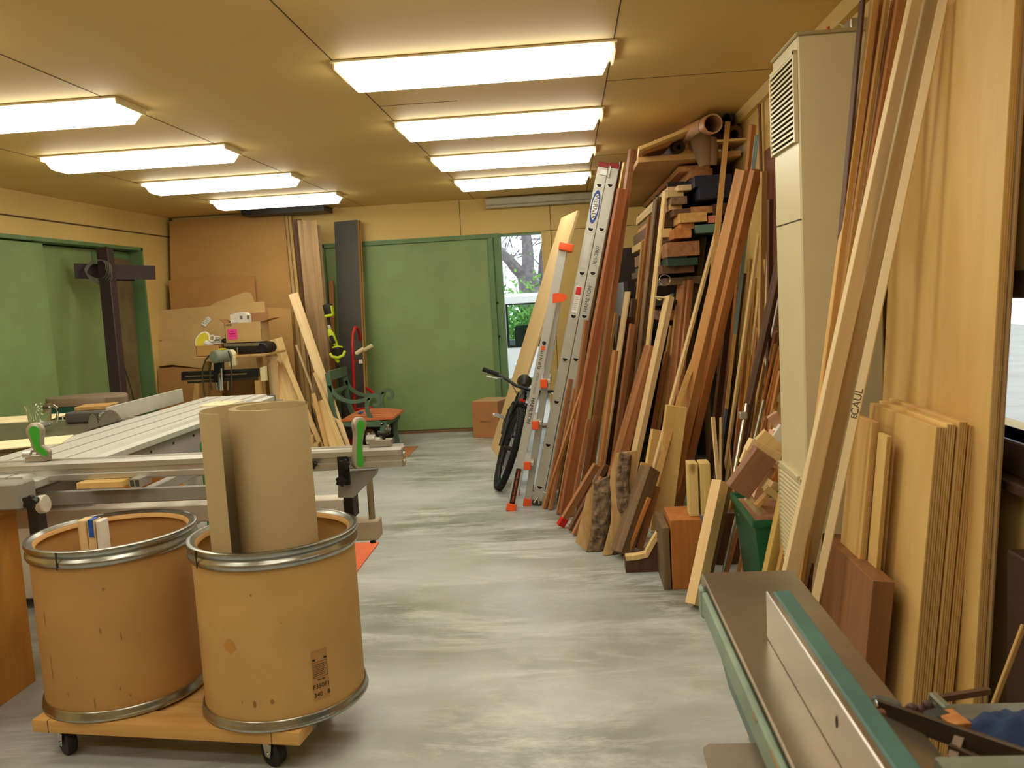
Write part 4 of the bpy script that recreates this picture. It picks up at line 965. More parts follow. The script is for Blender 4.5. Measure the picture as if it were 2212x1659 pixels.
# white carton standing in the box
cz = bz1; c0, c1_ = bx0+0.012, A(540,700,Y1-0.06).x
wc = thing('white_carton', 'white printed carton standing in the open cardboard box', 'carton', ((c0+c1_)/2, Y1-0.05, bz0+0.005))
b = MB(); za, zb = bz0+0.006, A(510,675,Y1-0.06).z
prof = [(c0,za),(c1_,za),(c1_,zb-0.03),(c1_-0.03,zb-0.004),(c1_-0.09,zb),(c0,zb-0.02)]
b.add([(x,Y1-0.09,z) for x, z in prof]+[(x,Y1-0.01,z) for x, z in prof], [tuple(range(6)), tuple(range(11,5,-1))]+[(i,(i+1)%6,6+(i+1)%6,6+i) for i in range(6)]); b.build('body', WHITE, wc)
MB().lohi((c0+0.012, Y1-0.092, bz1-0.028), (c0+0.075, Y1-0.09, bz1+0.002)).build('blue_label', plain('blue_print', (34,88,160), 0.6), wc)
b = MB()
for xx in (0.10, 0.17): b.lohi((c0+xx, Y1-0.092, zb-0.07), (c0+xx+0.025, Y1-0.09, zb-0.035))
b.build('print', plain('grey_green_print', (120,122,104), 0.7), wc)
# small carton with odds and ends
s0, s1 = A(425,770,AYY), A(476,770,AYY); sz1 = A(450,746,AYY).z
sb = thing('cardboard_box', 'small open cardboard box of odds and ends left of the pink note box', 'box', ((s0.x+s1.x)/2, AYY+0.09, zs+0.001))
b = MB()
for lo, hi in (((s0.x,AYY,zs+0.001),(s1.x,AYY+0.004,sz1)), ((s0.x,AYY+0.16,zs+0.001),(s1.x,AYY+0.164,sz1)), ((s0.x,AYY,zs+0.001),(s0.x+0.004,AYY+0.16,sz1)), ((s1.x-0.004,AYY,zs+0.001),(s1.x,AYY+0.16,sz1)), ((s0.x,AYY,zs+0.001),(s1.x,AYY+0.16,zs+0.006))): b.lohi(lo, hi)
b.build('body', CARD, sb)
def small(nm, lab, cat, mat, mb): return tag(mb.build(nm, mat), lab, cat)
c = A(438,735,AYY+0.06); M = Matrix.Translation(c) @ Matrix.Rotation(0.5,4,'Y') @ Matrix.Rotation(PI/2-0.3,4,'X')
dk = thing('polishing_pad', 'round yellow polishing pad with a white rim leaning in the small box', 'pad', c)
MB().lathe([(0,-0.006),(0.062,-0.006),(0.066,0.0),(0.064,0.01),(0,0.01)], M, 32, 1.0, 1.4).build('rim', WHITE, dk)
MB().lathe([(0,0.0105),(0.055,0.0105),(0.055,0.013),(0,0.013)], M, 32, 1.0, 1.4).build('pad', plain('mustard_yellow_foam', (212,192,54), 0.8), dk)
small('foam_ball', 'pale rounded lump lying in the small box', 'foam', WHITE, MB().ball(A(450,742,AYY+0.07), 0.05, sc=(1.2,0.8,0.75)))
p_ = A(458,731,AYY+0.05); small('white_ring', 'white plastic ring standing in the small box', 'ring', WHITE, MB().tube([p_+V((0.028*math.cos(a),0.012*math.sin(a),0.028*math.sin(a))) for a in [2*PI*i/20 for i in range(20)]], 0.008, 8, closed=True))
b = MB(); p_ = A(470,733,AYY+0.08)
for k in range(5): b.bar(p_+V((-0.035,0,0.028-0.014*k)), p_+V((0.035,0,0.018-0.014*k)), 0.02, 0.011, up=(0,1,0))
small('folded_cloth', 'small striped white roll at the right of the small box', 'cloth', WHITE, b)
small('black_knob', 'black round knob lying right of the small box', 'knob', BLACK, MB().ball(V((s1.x+0.035, AYY+0.06, zs+0.14)), 0.03, sc=(1.2,1,0.8)))
# turned wooden handle beside the box
p_ = at_y(584,735,9.0)
small('turned_spindle', 'short turned wooden spindle top right of the open box', 'spindle', MAPLE, MB().lathe([(0,0),(0.04,0),(0.05,0.9),(0.06,0.93),(0.04,0.97),(0.062,1.01),(0.04,1.06),(0.045,1.10),(0,1.11)], Matrix.Translation((at_y(584,735,8.5).x, 8.5, 0)), 20))
# ------------------------------------------------------------------ against the back wall
P1 = at_y(752, 479, 9.42); P0 = V((at_y(765, 900, 9.3).x+0.03, 9.22, 0))
PANELG = plain('charcoal_laminate', (76,74,70), 0.6, var=0.05)
dp = lay(None, P0, P1+V((0,-0.02,0)), 0.285, 0.085, math.radians(-14), PLYEDGE, 'laminate_sheet', 'tall charcoal-faced panel with pale plywood edges standing by the green back door', 'panel')
m = dp.matrix_world.copy(); L_ = (P1-P0).length
fc = MB().box((0,-0.0440,L_/2), (0.283,0.002,L_-0.01)).build('charcoal_face', PANELG, origin=(0,0,0)); fc.parent = dp
fc = MB().box((0.1435,0.002,L_/2), (0.002,0.010,L_-0.01)).build('dark_layer', WALNUT, origin=(0,0,0)); fc.parent = dp
lay(None, (at_y(716,860,9.35).x+0.02, 9.32, 0), at_y(716,607,9.44), 0.05, 0.03, 0, CEDAR, 'board', 'short brown strip against the back wall behind the string trimmer', 'board')
# string trimmer hanging head down
LIME = plain('lime_green_plastic', (186,204,40), 0.4, var=0.04)
ty = 8.80; tq = lambda x, y, d=0: at_y(x, y, ty+d)
tr = thing('string_trimmer', 'lime green and black string trimmer propped upside down by the charcoal panel', 'trimmer', (tq(718,720).x, ty, 0))
b = MB(); b.bar(tq(707,657), tq(713,684), 0.085, 0.10, up=(0,1,0)); b.build('battery_housing', BLACK, tr, bevel=0.014, seg=2)
b = MB(); b.bar(tq(716,660,-0.04), tq(720,680,-0.04), 0.018, 0.06, up=(0,1,0)); b.bar(tq(703,683,-0.03), tq(720,680,-0.03), 0.026, 0.08, up=(0,1,0)); b.build('lime_trim', LIME, tr, bevel=0.005)
MB().tube([tq(709,684), tq(711,700), tq(717,730), tq(726,775), tq(731,800), tq(737,850), tq(742,905)], 0.015).build('shaft', BLACK, tr)
b = MB(); b.bar(tq(710,702,-0.02), tq(713,712,-0.02), 0.03, 0.03, up=(0,1,0)); b.build('collar', ALU, tr, bevel=0.004)
b = MB(); b.tube([tq(711,711,-0.02), tq(715,722,-0.02), tq(721,736,-0.02), tq(727,748,-0.02)], 0.035, 12, scale=[.55,1,.95,.6]); b.build('rear_handle', LIME, tr)
b = MB(); b.bar(tq(714,725,-0.06), tq(722,742,-0.06), 0.04, 0.02, up=(0,1,0)); b.build('grip_panel', BLACK, tr, bevel=0.006)
b = MB(); c = tq(730,760); T = Matrix.Translation(c); b.lathe([(0,-0.07),(0.05,-0.068),(0.072,-0.03),(0.070,0.03),(0.045,0.06),(0,0.062)], T, 24); b.build('motor_head', BLACK, tr)
b = MB(); b.tube([tq(713,764,-0.06), tq(718,771,-0.07), tq(730,773,-0.075), tq(741,768,-0.06), tq(745,758,-0.04)], 0.016, 10); b.tube([tq(718,751,-0.07), tq(730,748,-0.075), tq(740,750,-0.06)], 0.008, 8); b.tube([tq(724,773,-0.06), tq(731,782,-0.04)], 0.018, 8); b.build('lime_guard', LIME, tr)
# red hand truck
HY = 8.95; h = lambda x, y, d=0: at_y(x, y, HY+d)
ht = thing('hand_truck', 'red hand truck with pale grips standing behind the green chair', 'hand truck', (h(790,900).x, HY, 0))
a0 = h(766,900); a0.z = 0.14; e0 = h(783,880,0.32); e0.z = 0.14
b = MB(); b.tube([a0, h(763,800), h(761,742), h(762,722,0.04), h(767,707,0.10), h(773,708,0.18), h(777,722,0.26), h(779,745,0.32), h(783,800,0.32), e0], 0.017, 12); b.build('frame', RED, ht)
for (p, q) in (((763,781),(780,779)), ((765,850),(785,848)), ((766,890),(788,888))): MB().cyl(h(*p), h(*q, 0.32), 0.011).build('cross_bar', RED, ht)
b = MB(); b.cyl(h(762,765), h(768,764,-0.02), 0.012)
MB().cyl(h(769,764,-0.03), h(786,753,-0.05), 0.022, 0.022).build('hand_grip', IVORY, ht, bevel=0.005)
MB().cyl(h(786,757,0.30), h(804,746,0.28), 0.022).build('hand_grip', IVORY, ht, bevel=0.005)
b = MB(); b.tube([h(784,835,0.3), h(798,842,0.25), h(815,856,0.15), h(826,875,0.08), h(828,895,0.06)], 0.016, 10); b.tube([h(766,885), h(800,880,-0.02), h(815,890)], 0.014, 8); b.build('wheel_fender', RED, ht)
for xx, yy, lab in ((798,938,-0.12), (834,926,0.22)):
    c = h(xx, yy, lab); c.z = 0.125
    b = MB(); M = face_frame(c, (0.90,0.35,0), (0.3,-0.95,0.0))
    b.lathe([(0.055,-0.04),(0.105,-0.04),(0.125,-0.02),(0.125,0.02),(0.105,0.04),(0.055,0.04),(0.055,-0.04)], M, 32); b.build('tyre', RUBBER, ht)
    MB().lathe([(0,-0.03),(0.055,-0.03),(0.055,0.036),(0.03,0.05),(0.018,0.055),(0,0.055)], M, 24).build('hub', CHROME, ht)
MB().cyl((h(798,938,-0.12).x,HY-0.12,0.125), (h(834,926,0.22).x,HY+0.22,0.125), 0.012).build('axle', STEELD, ht)
b = MB(); b.bar((a0.x,a0.y,0.14), (a0.x+0.05,a0.y-0.02,0.125), 0.03, 0.03); b.bar((e0.x,e0.y,0.14), (e0.x+0.08,e0.y,0.125), 0.03, 0.03); b.box(((a0.x+e0.x)/2-0.10,HY+0.16,0.012), (0.22,0.36,0.012)); b.bar((a0.x-0.02,a0.y,0.14), (a0.x-0.04,a0.y,0.012), 0.03, 0.02); b.bar((e0.x-0.02,e0.y,0.14), (e0.x-0.04,e0.y,0.012), 0.03, 0.02); b.build('toe_plate', RED, ht)
b = MB(); b.box(h(779,781,0.10), (0.04,0.004,0.04)); b.build('sticker', WHITE, ht)

# ------------------------------------------------------------------ green armchair
CY0, CY1 = 8.40, 8.92
CG = plain('worn_green_chair_paint', (84,112,88), 0.5, var=0.14, scale=9)
ch = thing('armchair', 'green wooden armchair with scrolled arms and a striped orange seat', 'chair', (at_y(785,930,8.6).x, 8.6, 0))
def cp(x, y, far=0): 
    p = at_y(x, y, CY0); return V((p.x + 0.03*far, CY0+(CY1-CY0)*far, p.z))
def smooth_line(pts, n=5):
    pts = [V(p) for p in pts]; out = []
    for i in range(len(pts)-1):
        p0, p1, p2, p3 = pts[max(i-1,0)], pts[i], pts[i+1], pts[min(i+2,len(pts)-1)]
        for k in range(n):
            t = k/n; out.append(0.5*((2*p1)+(p2-p0)*t+(2*p0-5*p1+4*p2-p3)*t*t+(3*p1-p0-3*p2+p3)*t**3))
    return out+[pts[-1]]
def crv(b, pxs, w, far, th=0.026):
    b.strip(smooth_line([cp(*p, far) for p in pxs]), th, w, up=(0,1,0)) if False else b.sweep(smooth_line([cp(*p, far) for p in pxs]), [(-w/2,-th/2),(w/2,-th/2),(w/2,th/2),(-w/2,th/2)], up=(0,1,0))
zfloor = lambda p: V((p.x, p.y, 0.0))
for far in (0, 1):
    nm = 'side'
    b = MB(); crv(b, [(707,806),(712,835),(716,870),(724,900),(736,918),(742,935),(744,955),(744,978)], 0.05, far); b.v = [V((p.x,p.y,max(p.z,0))) for p in b.v]; b.build('back_leg', CG, ch, bevel=0.003)
    b = MB(); crv(b, [(712,832),(724,852),(742,864),(765,868),(790,863),(806,855),(815,858),(819,867),(814,875),(806,874)], 0.036, far); b.build('arm', CG, ch, bevel=0.003)
    b = MB(); crv(b, [(800,860),(794,872),(794,888),(802,903),(818,912),(832,916)], 0.04, far); b.build('arm_support', CG, ch, bevel=0.003)
    b = MB(); crv(b, [(732,914),(760,916),(800,916),(836,916)], 0.055, far, 0.024); b.build('seat_rail', CG, ch, bevel=0.003)
    b = MB(); crv(b, [(829,912),(826,930),(826,950),(831,980)], 0.044, far); b.v = [V((p.x,p.y,max(p.z,0))) for p in b.v]; b.build('front_leg', CG, ch, bevel=0.003)
b = MB(); b.bar(cp(712,812,-0.02), cp(712,812,1.02), 0.10, 0.022, up=(1,0,0)); b.build('crest_rail', CG, ch, bevel=0.004)
b = MB(); b.bar(cp(715,848,0), cp(715,848,1), 0.035, 0.02, up=(1,0,0)); b.bar(cp(714,845,0.2), cp(714,872,0.8), 0.02, 0.02); b.bar(cp(714,872,0.2), cp(714,845,0.8), 0.02, 0.02); b.build('back_splat', CG, ch, bevel=0.002)
b = MB(); b.bar(cp(834,914,0), cp(834,914,1), 0.05, 0.024, up=(1,0,0)); b.bar(cp(735,914,0), cp(735,914,1), 0.05, 0.024, up=(1,0,0)); b.build('cross_rail', CG, ch, bevel=0.003)
def striped():
    m, nt, bs = _nodes('striped_orange_fabric'); L = nt.links
    tc = nt.nodes.new('ShaderNodeTexCoord'); sx = nt.nodes.new('ShaderNodeSeparateXYZ'); L.new(tc.outputs['Object'], sx.inputs[0])
    mu = nt.nodes.new('ShaderNodeMath'); mu.operation = 'MULTIPLY'; mu.inputs[1].default_value = 13; L.new(sx.outputs['Y'], mu.inputs[0])
    fr = nt.nodes.new('ShaderNodeMath'); fr.operation = 'FRACT'; L.new(mu.outputs[0], fr.inputs[0])
    r = nt.nodes.new('ShaderNodeValToRGB'); r.color_ramp.interpolation = 'CONSTANT'; L.new(fr.outputs[0], r.inputs['Fac'])
    cols = [(0,(196,104,60)),(0.28,(150,70,44)),(0.36,(206,128,76)),(0.62,(120,84,56)),(0.70,(200,112,66)),(0.9,(214,160,110))]
    e = r.color_ramp.elements; e[0].position = 0; e[0].color = lin(cols[0][1])+(1,); e[1].position = cols[1][0]; e[1].color = lin(cols[1][1])+(1,)
    for p_, c_ in cols[2:]:
        q_ = e.new(p_); q_.color = lin(c_)+(1,)
    L.new(r.outputs['Color'], bs.inputs['Base Color']); bs.inputs['Roughness'].default_value = 0.85; return m
s0, s1 = cp(738,908), cp(850,905); xs0, xs1 = s0.x, s1.x; zs0 = cp(790,908).z
b = MB(); nx, ny = 14, 10; vs = []
for i in range(nx+1):
    for j in range(ny+1):
        u, v = i/nx, j/ny; hgt = 0.055*(1-abs(2*u-1)**3)*(1-abs(2*v-1)**3)+0.02
        vs.append((xs0+(xs1-xs0)*u, CY0-0.02+(CY1-CY0+0.06)*v, zs0+hgt))
k0 = len(vs); vs += [(x, y, zs0) for x, y, z in vs]
fs = [(i*(ny+1)+j, (i+1)*(ny+1)+j, (i+1)*(ny+1)+j+1, i*(ny+1)+j+1) for i in range(nx) for j in range(ny)]
fs += [tuple(k0+q for q in reversed(f)) for f in fs]
rim = [i*(ny+1) for i in range(nx+1)]+[nx*(ny+1)+j for j in range(1, ny+1)]+[i*(ny+1)+ny for i in range(nx-1,-1,-1)]+[j for j in range(ny-1,0,-1)]
fs += [(rim[i], rim[(i+1)%len(rim)], k0+rim[(i+1)%len(rim)], k0+rim[i]) for i in range(len(rim))]
b.add(vs, fs); st = b.build('seat_cushion', striped(), ch, angle=60)
b = MB(); c = cp(772,895,0.25); b.box((c.x, c.y, zs0+0.068), (0.045, 0.12, 0.003)); b.build('tape', plain('blue_masking_tape', (40,92,178), 0.7), st)
b = MB()
for p in ((737,916),(826,914)): c = cp(*p); b.cyl(c+V((0,-0.017,0)), c+V((0,-0.013,0)), 0.006)
b.build('screw_caps', IVORY, ch)
tag(MB().lohi((-1.96, 8.05, 0.0005), (-1.62, 8.62, 0.0045)).build('floor_sheet', plain('orange_brown_sheet', (170,112,72), 0.8)), 'thin orange-brown sheet on the floor at the chair front legs', 'sheet')

# ------------------------------------------------------------------ FRAGILE box by the back door
b0 = at_z(1023, 946); b1 = at_z(1079, 947); ztop = at_y(1023, 868, b0.y).z
fb = thing('cardboard_box', 'brown cardboard box marked FRAGILE standing on the floor by the door gap', 'box', (b0.x, b0.y, 0))
dx = (b1-b0); dx.z = 0; ux = dx.normalized(); uy = V((-ux.y, ux.x, 0)); wd = dx.length; dp_ = 0.36
TB = Matrix(((ux.x,uy.x,0,b0.x),(ux.y,uy.y,0,b0.y),(0,0,1,0),(0,0,0,1)))
b = MB(); b.box((wd/2, dp_/2, ztop/2), (wd, dp_, ztop-0.002), TB); b.build('body', plain('reddish_box_card', (170,116,72), 0.8), fb, bevel=0.003)
b = MB(); b.box((wd*0.5, dp_*0.25-0.002, ztop+0.002), (wd-0.01, dp_*0.5-0.006, 0.004), TB); b.build('flap', CARD, fb)
b = MB(); b.box((wd*0.5, dp_*0.75+0.002, ztop+0.002), (wd-0.01, dp_*0.5-0.006, 0.004), TB); b.build('flap', CARD, fb)
b = MB(); b.box((wd*0.55, dp_*0.5, ztop+0.0047), (wd*0.9, 0.06, 0.0008), TB); b.build('packing_tape', plain('clear_packing_tape', (196,180,160), 0.15), fb)
words('fragile_print', 'FRAGILE', TB @ face_frame((wd*0.5, -0.0005, ztop*0.45), (1,0,0), (0,-1,0)), 0.034, INK, fb)

# ------------------------------------------------------------------ big pale board behind the bicycle
TL = at_y(1212, 471, 8.35); TR = at_z(1248, 454, TL.z); BL = at_z(1060, 967); e = TR-TL; e.z = 0; BR = BL+e
nrm_ = (TL-BL).cross(BR-BL).normalized()*0.02
if nrm_.x < 0: nrm_ = -nrm_
b = MB(); q = [BL, BR, TR, TL]; b.add(q+[p+nrm_ for p in q], [(0,1,2,3),(7,6,5,4),(0,4,5,1),(1,5,6,2),(2,6,7,3),(3,7,4,0)])
b.v = [V((p.x,p.y,max(p.z,0.001))) for p in b.v]
tag(b.build('plywood_sheet', plain('pale_mdf', (214,184,134), 0.6, var=0.05)), 'tall pale smooth sheet leaning behind the bicycle by the door gap', 'sheet')

# ------------------------------------------------------------------ mountain bicycle
bf, br_ = at_z(1073, 1056), None
fwd = V((0.06, -1.0, 0)).normalized(); WB = 1.06
rearc = bf - fwd*WB; rearc.z = 0
upv = V((0.36, 0.012, 1)).normalized(); right = fwd.cross(upv).normalized()
BT = Matrix(((right.x, fwd.x, upv.x, rearc.x),(right.y, fwd.y, upv.y, rearc.y),(right.z, fwd.z, upv.z, rearc.z),(0,0,0,1)))
bk = thing('bicycle', 'black mountain bicycle leaning against the pale sheet by the door gap', 'bicycle', (rearc.x, rearc.y, 0))
B_ = lambda x, y, z: BT @ V((x, y, z))
R = 0.335
def wheel(y, nm, turn=0.0):
    C = BT @ Matrix.Translation((0, y, R)) @ Matrix.Rotation(turn, 4, 'Z')
    N = 72
    b = MB()
    ring = [C @ V((0,(R-0.028)*math.cos(2*PI*i/N),(R-0.028)*math.sin(2*PI*i/N))) for i in range(N)]
    b.tube(ring, 0.026, 12, closed=True)
    for i in range(N):
        a = 2*PI*i/N
        for s, off in ((-0.018,0.5), (0.0,0.0), (0.018,0.5)):
            aa = a+off*2*PI/N; rr = R-0.004 if s == 0 else R-0.010
            b.box((0,0,0), (0.011,0.014,0.010), C @ Matrix.Translation((s, rr*math.cos(aa), rr*math.sin(aa))) @ Matrix.Rotation(aa-PI/2, 4, 'X'))
    ty = b.build(nm+'_tyre', RUBBER, bk)
    b = MB(); b.tube([C @ V((0,(R-0.062)*math.cos(2*PI*i/N),(R-0.062)*math.sin(2*PI*i/N))) for i in range(N)], 0.011, 8, closed=True); b.build(nm+'_rim', BLACK, bk)
    b = MB(); b.cyl(C @ V((-0.05,0,0)), C @ V((0.05,0,0)), 0.018)
    for i in range(28):
        a = 2*PI*i/28; s = 0.03 if i % 2 else -0.03
        b.cyl(C @ V((s,0.015*math.cos(a+.7),0.015*math.sin(a+.7))), C @ V((0,(R-0.07)*math.cos(a),(R-0.07)*math.sin(a))), 0.0011, seg=4)
    b.build(nm+'_spokes', STEELD, bk)
    b = MB(); b.lathe([(0.06,-0.001),(0.085,-0.001),(0.085,0.001),(0.06,0.001),(0.06,-0.001)], C @ Matrix.Translation((-0.055,0,0)) @ Matrix.Rotation(PI/2,4,'Y'), 28); b.build(nm+'_disc', STEELD, bk)
wheel(0, 'rear'); wheel(WB, 'front', 0.10)
FB = plain('gloss_black_frame', (26,26,28), 0.25, coat=0.5)
bb = (0, 0.43, 0.33); seat = (0, 0.20, 0.80); hd0, hd1 = (0, 0.90, 0.62), (0, 0.865, 0.74)
b = MB(); b.tube([B_(*bb), B_(*hd0)], 0.026, 12); b.tube([B_(0,0.23,0.72), B_(*hd1)], 0.021, 12); b.tube([B_(*bb), B_(0,0.23,0.74)], 0.019, 12); b.tube([B_(*hd0), B_(*hd1)], 0.027, 12)
for s in (-1, 1): b.tube([B_(*bb), B_(s*0.06,0.0,R)], 0.011, 8); b.tube([B_(0,0.24,0.68), B_(s*0.06,0.1,0.5), B_(s*0.06,0,R)], 0.010, 8)
b.build('frame', FB, bk)
b = MB(); 
for s in (-1, 1): b.tube([B_(s*0.065,WB,R), B_(s*0.065,WB-0.075,0.55)], 0.020, 12); b.tube([B_(s*0.065,WB-0.07,0.53), B_(s*0.065,0.905,0.66)], 0.015, 12)
b.bar(B_(-0.075,0.91,0.66), B_(0.075,0.91,0.66), 0.03, 0.04); b.tube([B_(-0.065,WB-0.075,0.55), B_(-0.04,WB-0.06,0.70-0.0), B_(0.04,WB-0.06,0.70), B_(0.065,WB-0.075,0.55)], 0.011, 8)
b.build('suspension_fork', BLACK, bk)
b = MB(); b.tube([B_(0,0.865,0.74), B_(0,0.86,0.78), B_(0,0.92,0.80)], 0.018, 10); b.build('stem', BLACK, bk)
b = MB(); hb = [B_(-0.36,0.86,0.85), B_(-0.2,0.89,0.84), B_(-0.08,0.92,0.805), B_(0.08,0.92,0.805), B_(0.2,0.89,0.84), B_(0.36,0.86,0.85)]; b.tube(hb, 0.013, 10); b.build('handlebar', BLACK, bk)
for s in (-1, 1):
    MB().tube([B_(s*0.37,0.858,0.851), B_(s*0.24,0.882,0.845)], 0.018, 10).build('grip', RUBBER, bk)
    MB().tube([B_(s*0.20,0.90,0.83), B_(s*0.24,0.95,0.82), B_(s*0.33,0.965,0.815)], 0.006, 8).build('brake_lever', ALU, bk)
b = MB()
for s in (-1, 1): b.tube(smooth_line([B_(s*0.19,0.90,0.83), B_(s*0.15,1.03,0.84), B_(s*0.05,1.06,0.74), B_(s*0.04,0.98,0.62), B_(s*0.065,1.03,0.5)]), 0.003, 6)
b.build('brake_cables', BLACK, bk)
b = MB(); b.box((0,0.885,0.70), (0.05,0.05,0.03), BT); b.build('red_light', plain('red_reflector', (214,46,30), 0.25), bk, bevel=0.006)
b = MB(); b.tube([B_(0,0.23,0.70), B_(0,0.225,0.76)], 0.014, 10); b.build('seat_post', STEELD, bk)
b = MB(); b.tube([B_(0,0.04,0.775), B_(0,0.12,0.78), B_(0,0.24,0.775), B_(0,0.33,0.765)], 0.06, 12, scale=[1.0,1.1,0.5,0.3]); b.v = [p for p in b.v]; b.build('saddle', BLACK, bk)
b = MB(); C = BT @ Matrix.Translation((0,0.43,0.33)); b.lathe([(0.06,-0.002),(0.095,-0.002),(0.095,0.002),(0.06,0.002),(0.06,-0.002)], C @ Matrix.Translation((-0.05,0,0)) @ Matrix.Rotation(PI/2,4,'Y'), 32)
b.bar(C @ V((-0.065,0,0)), C @ V((-0.075,0.12,-0.12)), 0.02, 0.012); b.bar(C @ V((0.065,0,0)), C @ V((0.075,-0.12,0.12)), 0.02, 0.012); b.cyl(C @ V((-0.065,0,0)), C @ V((0.065,0,0)), 0.012); b.build('crankset', STEELD, bk)
for s, q in ((-1, (-0.13,0.12,-0.12)), (1, (0.13,-0.12,0.12))):
    b = MB(); c = V(q)
    for yy in (-0.045, 0.0, 0.045): b.box(c+V((0,yy,0)), (0.09,0.012,0.016), C)
    for xx in (-0.045, 0.045): b.box(c+V((xx,0,0)), (0.008,0.10,0.016), C)
    b.cyl(C @ (c-V((s*-0.055,0,0))), C @ (c-V((s*0.055,0,0))), 0.007); b.build('pedal', CHROME, bk)

# ------------------------------------------------------------------ aluminium extension ladder
LADM = plain('ladder_aluminium', (190,190,182), 0.42, metal=0.55, var=0.07, scale=16)
LY = 5.95
la = thing('extension_ladder', 'long aluminium extension ladder leaning right with a blue oval badge and red end caps', 'ladder', at_z(1162,1092))
def lad_line(pb, pt, y0, y1): return at_y(*pb, y0), at_y(*pt, y1)
railA = lad_line((1158,1093), (1304,352), LY, LY+0.06); railB = lad_line((1181,1096), (1327,354), LY-0.0, LY+0.06)
ypx = [1052,961,868,776,683,590,495,400]
def on_line(line, py):
    a, c = line; lo, hi = 0.0, 1.0
    def yy(t):
        p = a.lerp(c, t)-EYE; return PH/2-FPX*p.dot(_u)/p.dot(_f)
    for _ in range(40):
        m_ = (lo+hi)/2
        if yy(m_) > py: lo = m_
        else: hi = m_
    return lo
red_cap = plain('dark_red_plastic', (150,34,40), 0.45); HOLE = plain('rung_hollow_dark', (30,28,26), 0.9)
for li, line in enumerate((railA, railB)):
    a, c = line; z = (c-a).normalized(); a = a - z*((a.z-0.012)/z.z); line = (a, c); x = V((0,1,0)).cross(z).normalized(); x = -x if x.x < 0 else x; W = 0.066
    y = z.cross(x)  # roughly +/- Y
    yv_ = V((0,1,0))
    for far in (0, 1):
        o = V((0, 0.40*far, 0)); s = 1 if far == 0 else -1
        b = MB(); b.bar(a+o, c+o, W, 0.003, up=y)
        for e in (-1, 1): b.bar(a+o+x*e*(W/2-0.0015)+yv_*s*0.015, c+o+x*e*(W/2-0.0015)+yv_*s*0.015, 0.003, 0.03, up=y)
        b.build('rail', LADM, la)
        b = MB(); b.bar(c+o-z*0.03+yv_*s*0.013, c+o+z*0.004+yv_*s*0.013, W+0.004, 0.038, up=y); b.build('end_cap', red_cap, la, bevel=0.003)
        b = MB(); b.bar(a+o-z*0.006+yv_*s*0.013, a+o+z*0.03+yv_*s*0.013, W+0.002, 0.036, up=y); b.build('foot_cap', red_cap if li else STEELD, la, bevel=0.003)
    for py in ypx:
        t_ = on_line(line, py); p = a.lerp(c, t_)
        if p.z > c.z-0.05: continue
        b = MB(); D = [(0.0205*math.cos(t2), 0.0205*math.sin(t2)) for t2 in [PI*i/10 for i in range(11)]]
        D = [(dx_, -dy_*1.15+0.008) for dx_, dy_ in D]
        Mr = Matrix(((x.x,z.x,0,p.x),(x.y,z.y,1,p.y),(x.z,z.z,0,p.z),(0,0,0,1)))
        b.prism(D, 0.004, 0.396, Mr); rg = b.build('rung', LADM, la, angle=40)
        b = MB(); D2 = [(dx_*1.28, (dy_)*1.28) for dx_, dy_ in D]; b.prism(D2, -0.006, 0.0, Mr); b.build('rung_collar', ALU, rg)
        b = MB(); D3 = [(dx_*0.86, (dy_)*0.86) for dx_, dy_ in D]; b.prism(D3, -0.0066, -0.006, Mr); b.build('rung_end', HOLE, rg)
    if li == 0: lineA, xA, zA = line, x, z
    else: lineB, xB, zB = line, x, z
def lad_frame(line, x, z, py, off=-0.0022):
    p = line[0].lerp(line[1], on_line(line, py)); return p+V((0,off,0))
BLUE = plain('badge_blue', (32,70,150), 0.4)
p = lad_frame(lineA, xA, zA, 447)
b = MB(); el = [(0.030*math.cos(2*PI*i/40), 0.115*math.sin(2*PI*i/40)) for i in range(40)]
M0 = Matrix(((xA.x,zA.x,0,p.x),(xA.y,zA.y,-1,p.y),(xA.z,zA.z,0,p.z),(0,0,0,1))); b.prism(el, 0, 0.0006, M0); bd = b.build('oval_badge', BLUE, la)
b = MB(); b.prism([(a_*0.72, c_*0.78) for a_, c_ in el], 0.0006, 0.0012, M0); b.build('badge_field', WHITE, bd)
words('badge_lettering', 'WERNER', face_frame(p+V((0,-0.0014,0)), -zA, (0,-1,0)), 0.042, BLACK, bd)
def hand(text, line, x, z, py, size, parent, up=True):
    p = lad_frame(line, x, z, py); return words('hand_lettering', text, face_frame(p, z if up else -z, (0,-1,0)), size, BLACK, parent)
hand('385-2807', lineB, xB, zB, 552, 0.036, la); hand('HAMILTON', lineB, xB, zB, 646, 0.036, la)
b = MB(); q0 = lad_frame(lineA, xA, zA, 578); q1 = lad_frame(lineA, xA, zA, 508); b.bar(q0, q1, 0.036, 0.0008, up=(0,1,0)); b.build('instruction_sticker', plain('pale_grey_sticker', (206,204,198), 0.5), la)
b = MB(); q0 = lad_frame(lineA, xA, zA, 675); q1 = lad_frame(lineA, xA, zA, 618); b.bar(q0, q1, 0.040, 0.0008, up=(0,1,0)); stk = b.build('warning_sticker', WHITE, la)
b = MB(); q0 = lad_frame(lineA, xA, zA, 637, -0.0034); q1 = lad_frame(lineA, xA, zA, 620, -0.0034); b.bar(q0, q1, 0.036, 0.0008, up=(0,1,0)); b.build('red_panel', plain('sticker_red', (206,40,44), 0.5), stk)
b = MB()
for k in range(7):
    q0 = lad_frame(lineA, xA, zA, 642+k*4.4, -0.0034); b.bar(q0-xA*0.015, q0+xA*0.012*(1 if k % 2 else 0.6), 0.004, 0.0006, up=zA)
b.build('sticker_print', INK, stk)
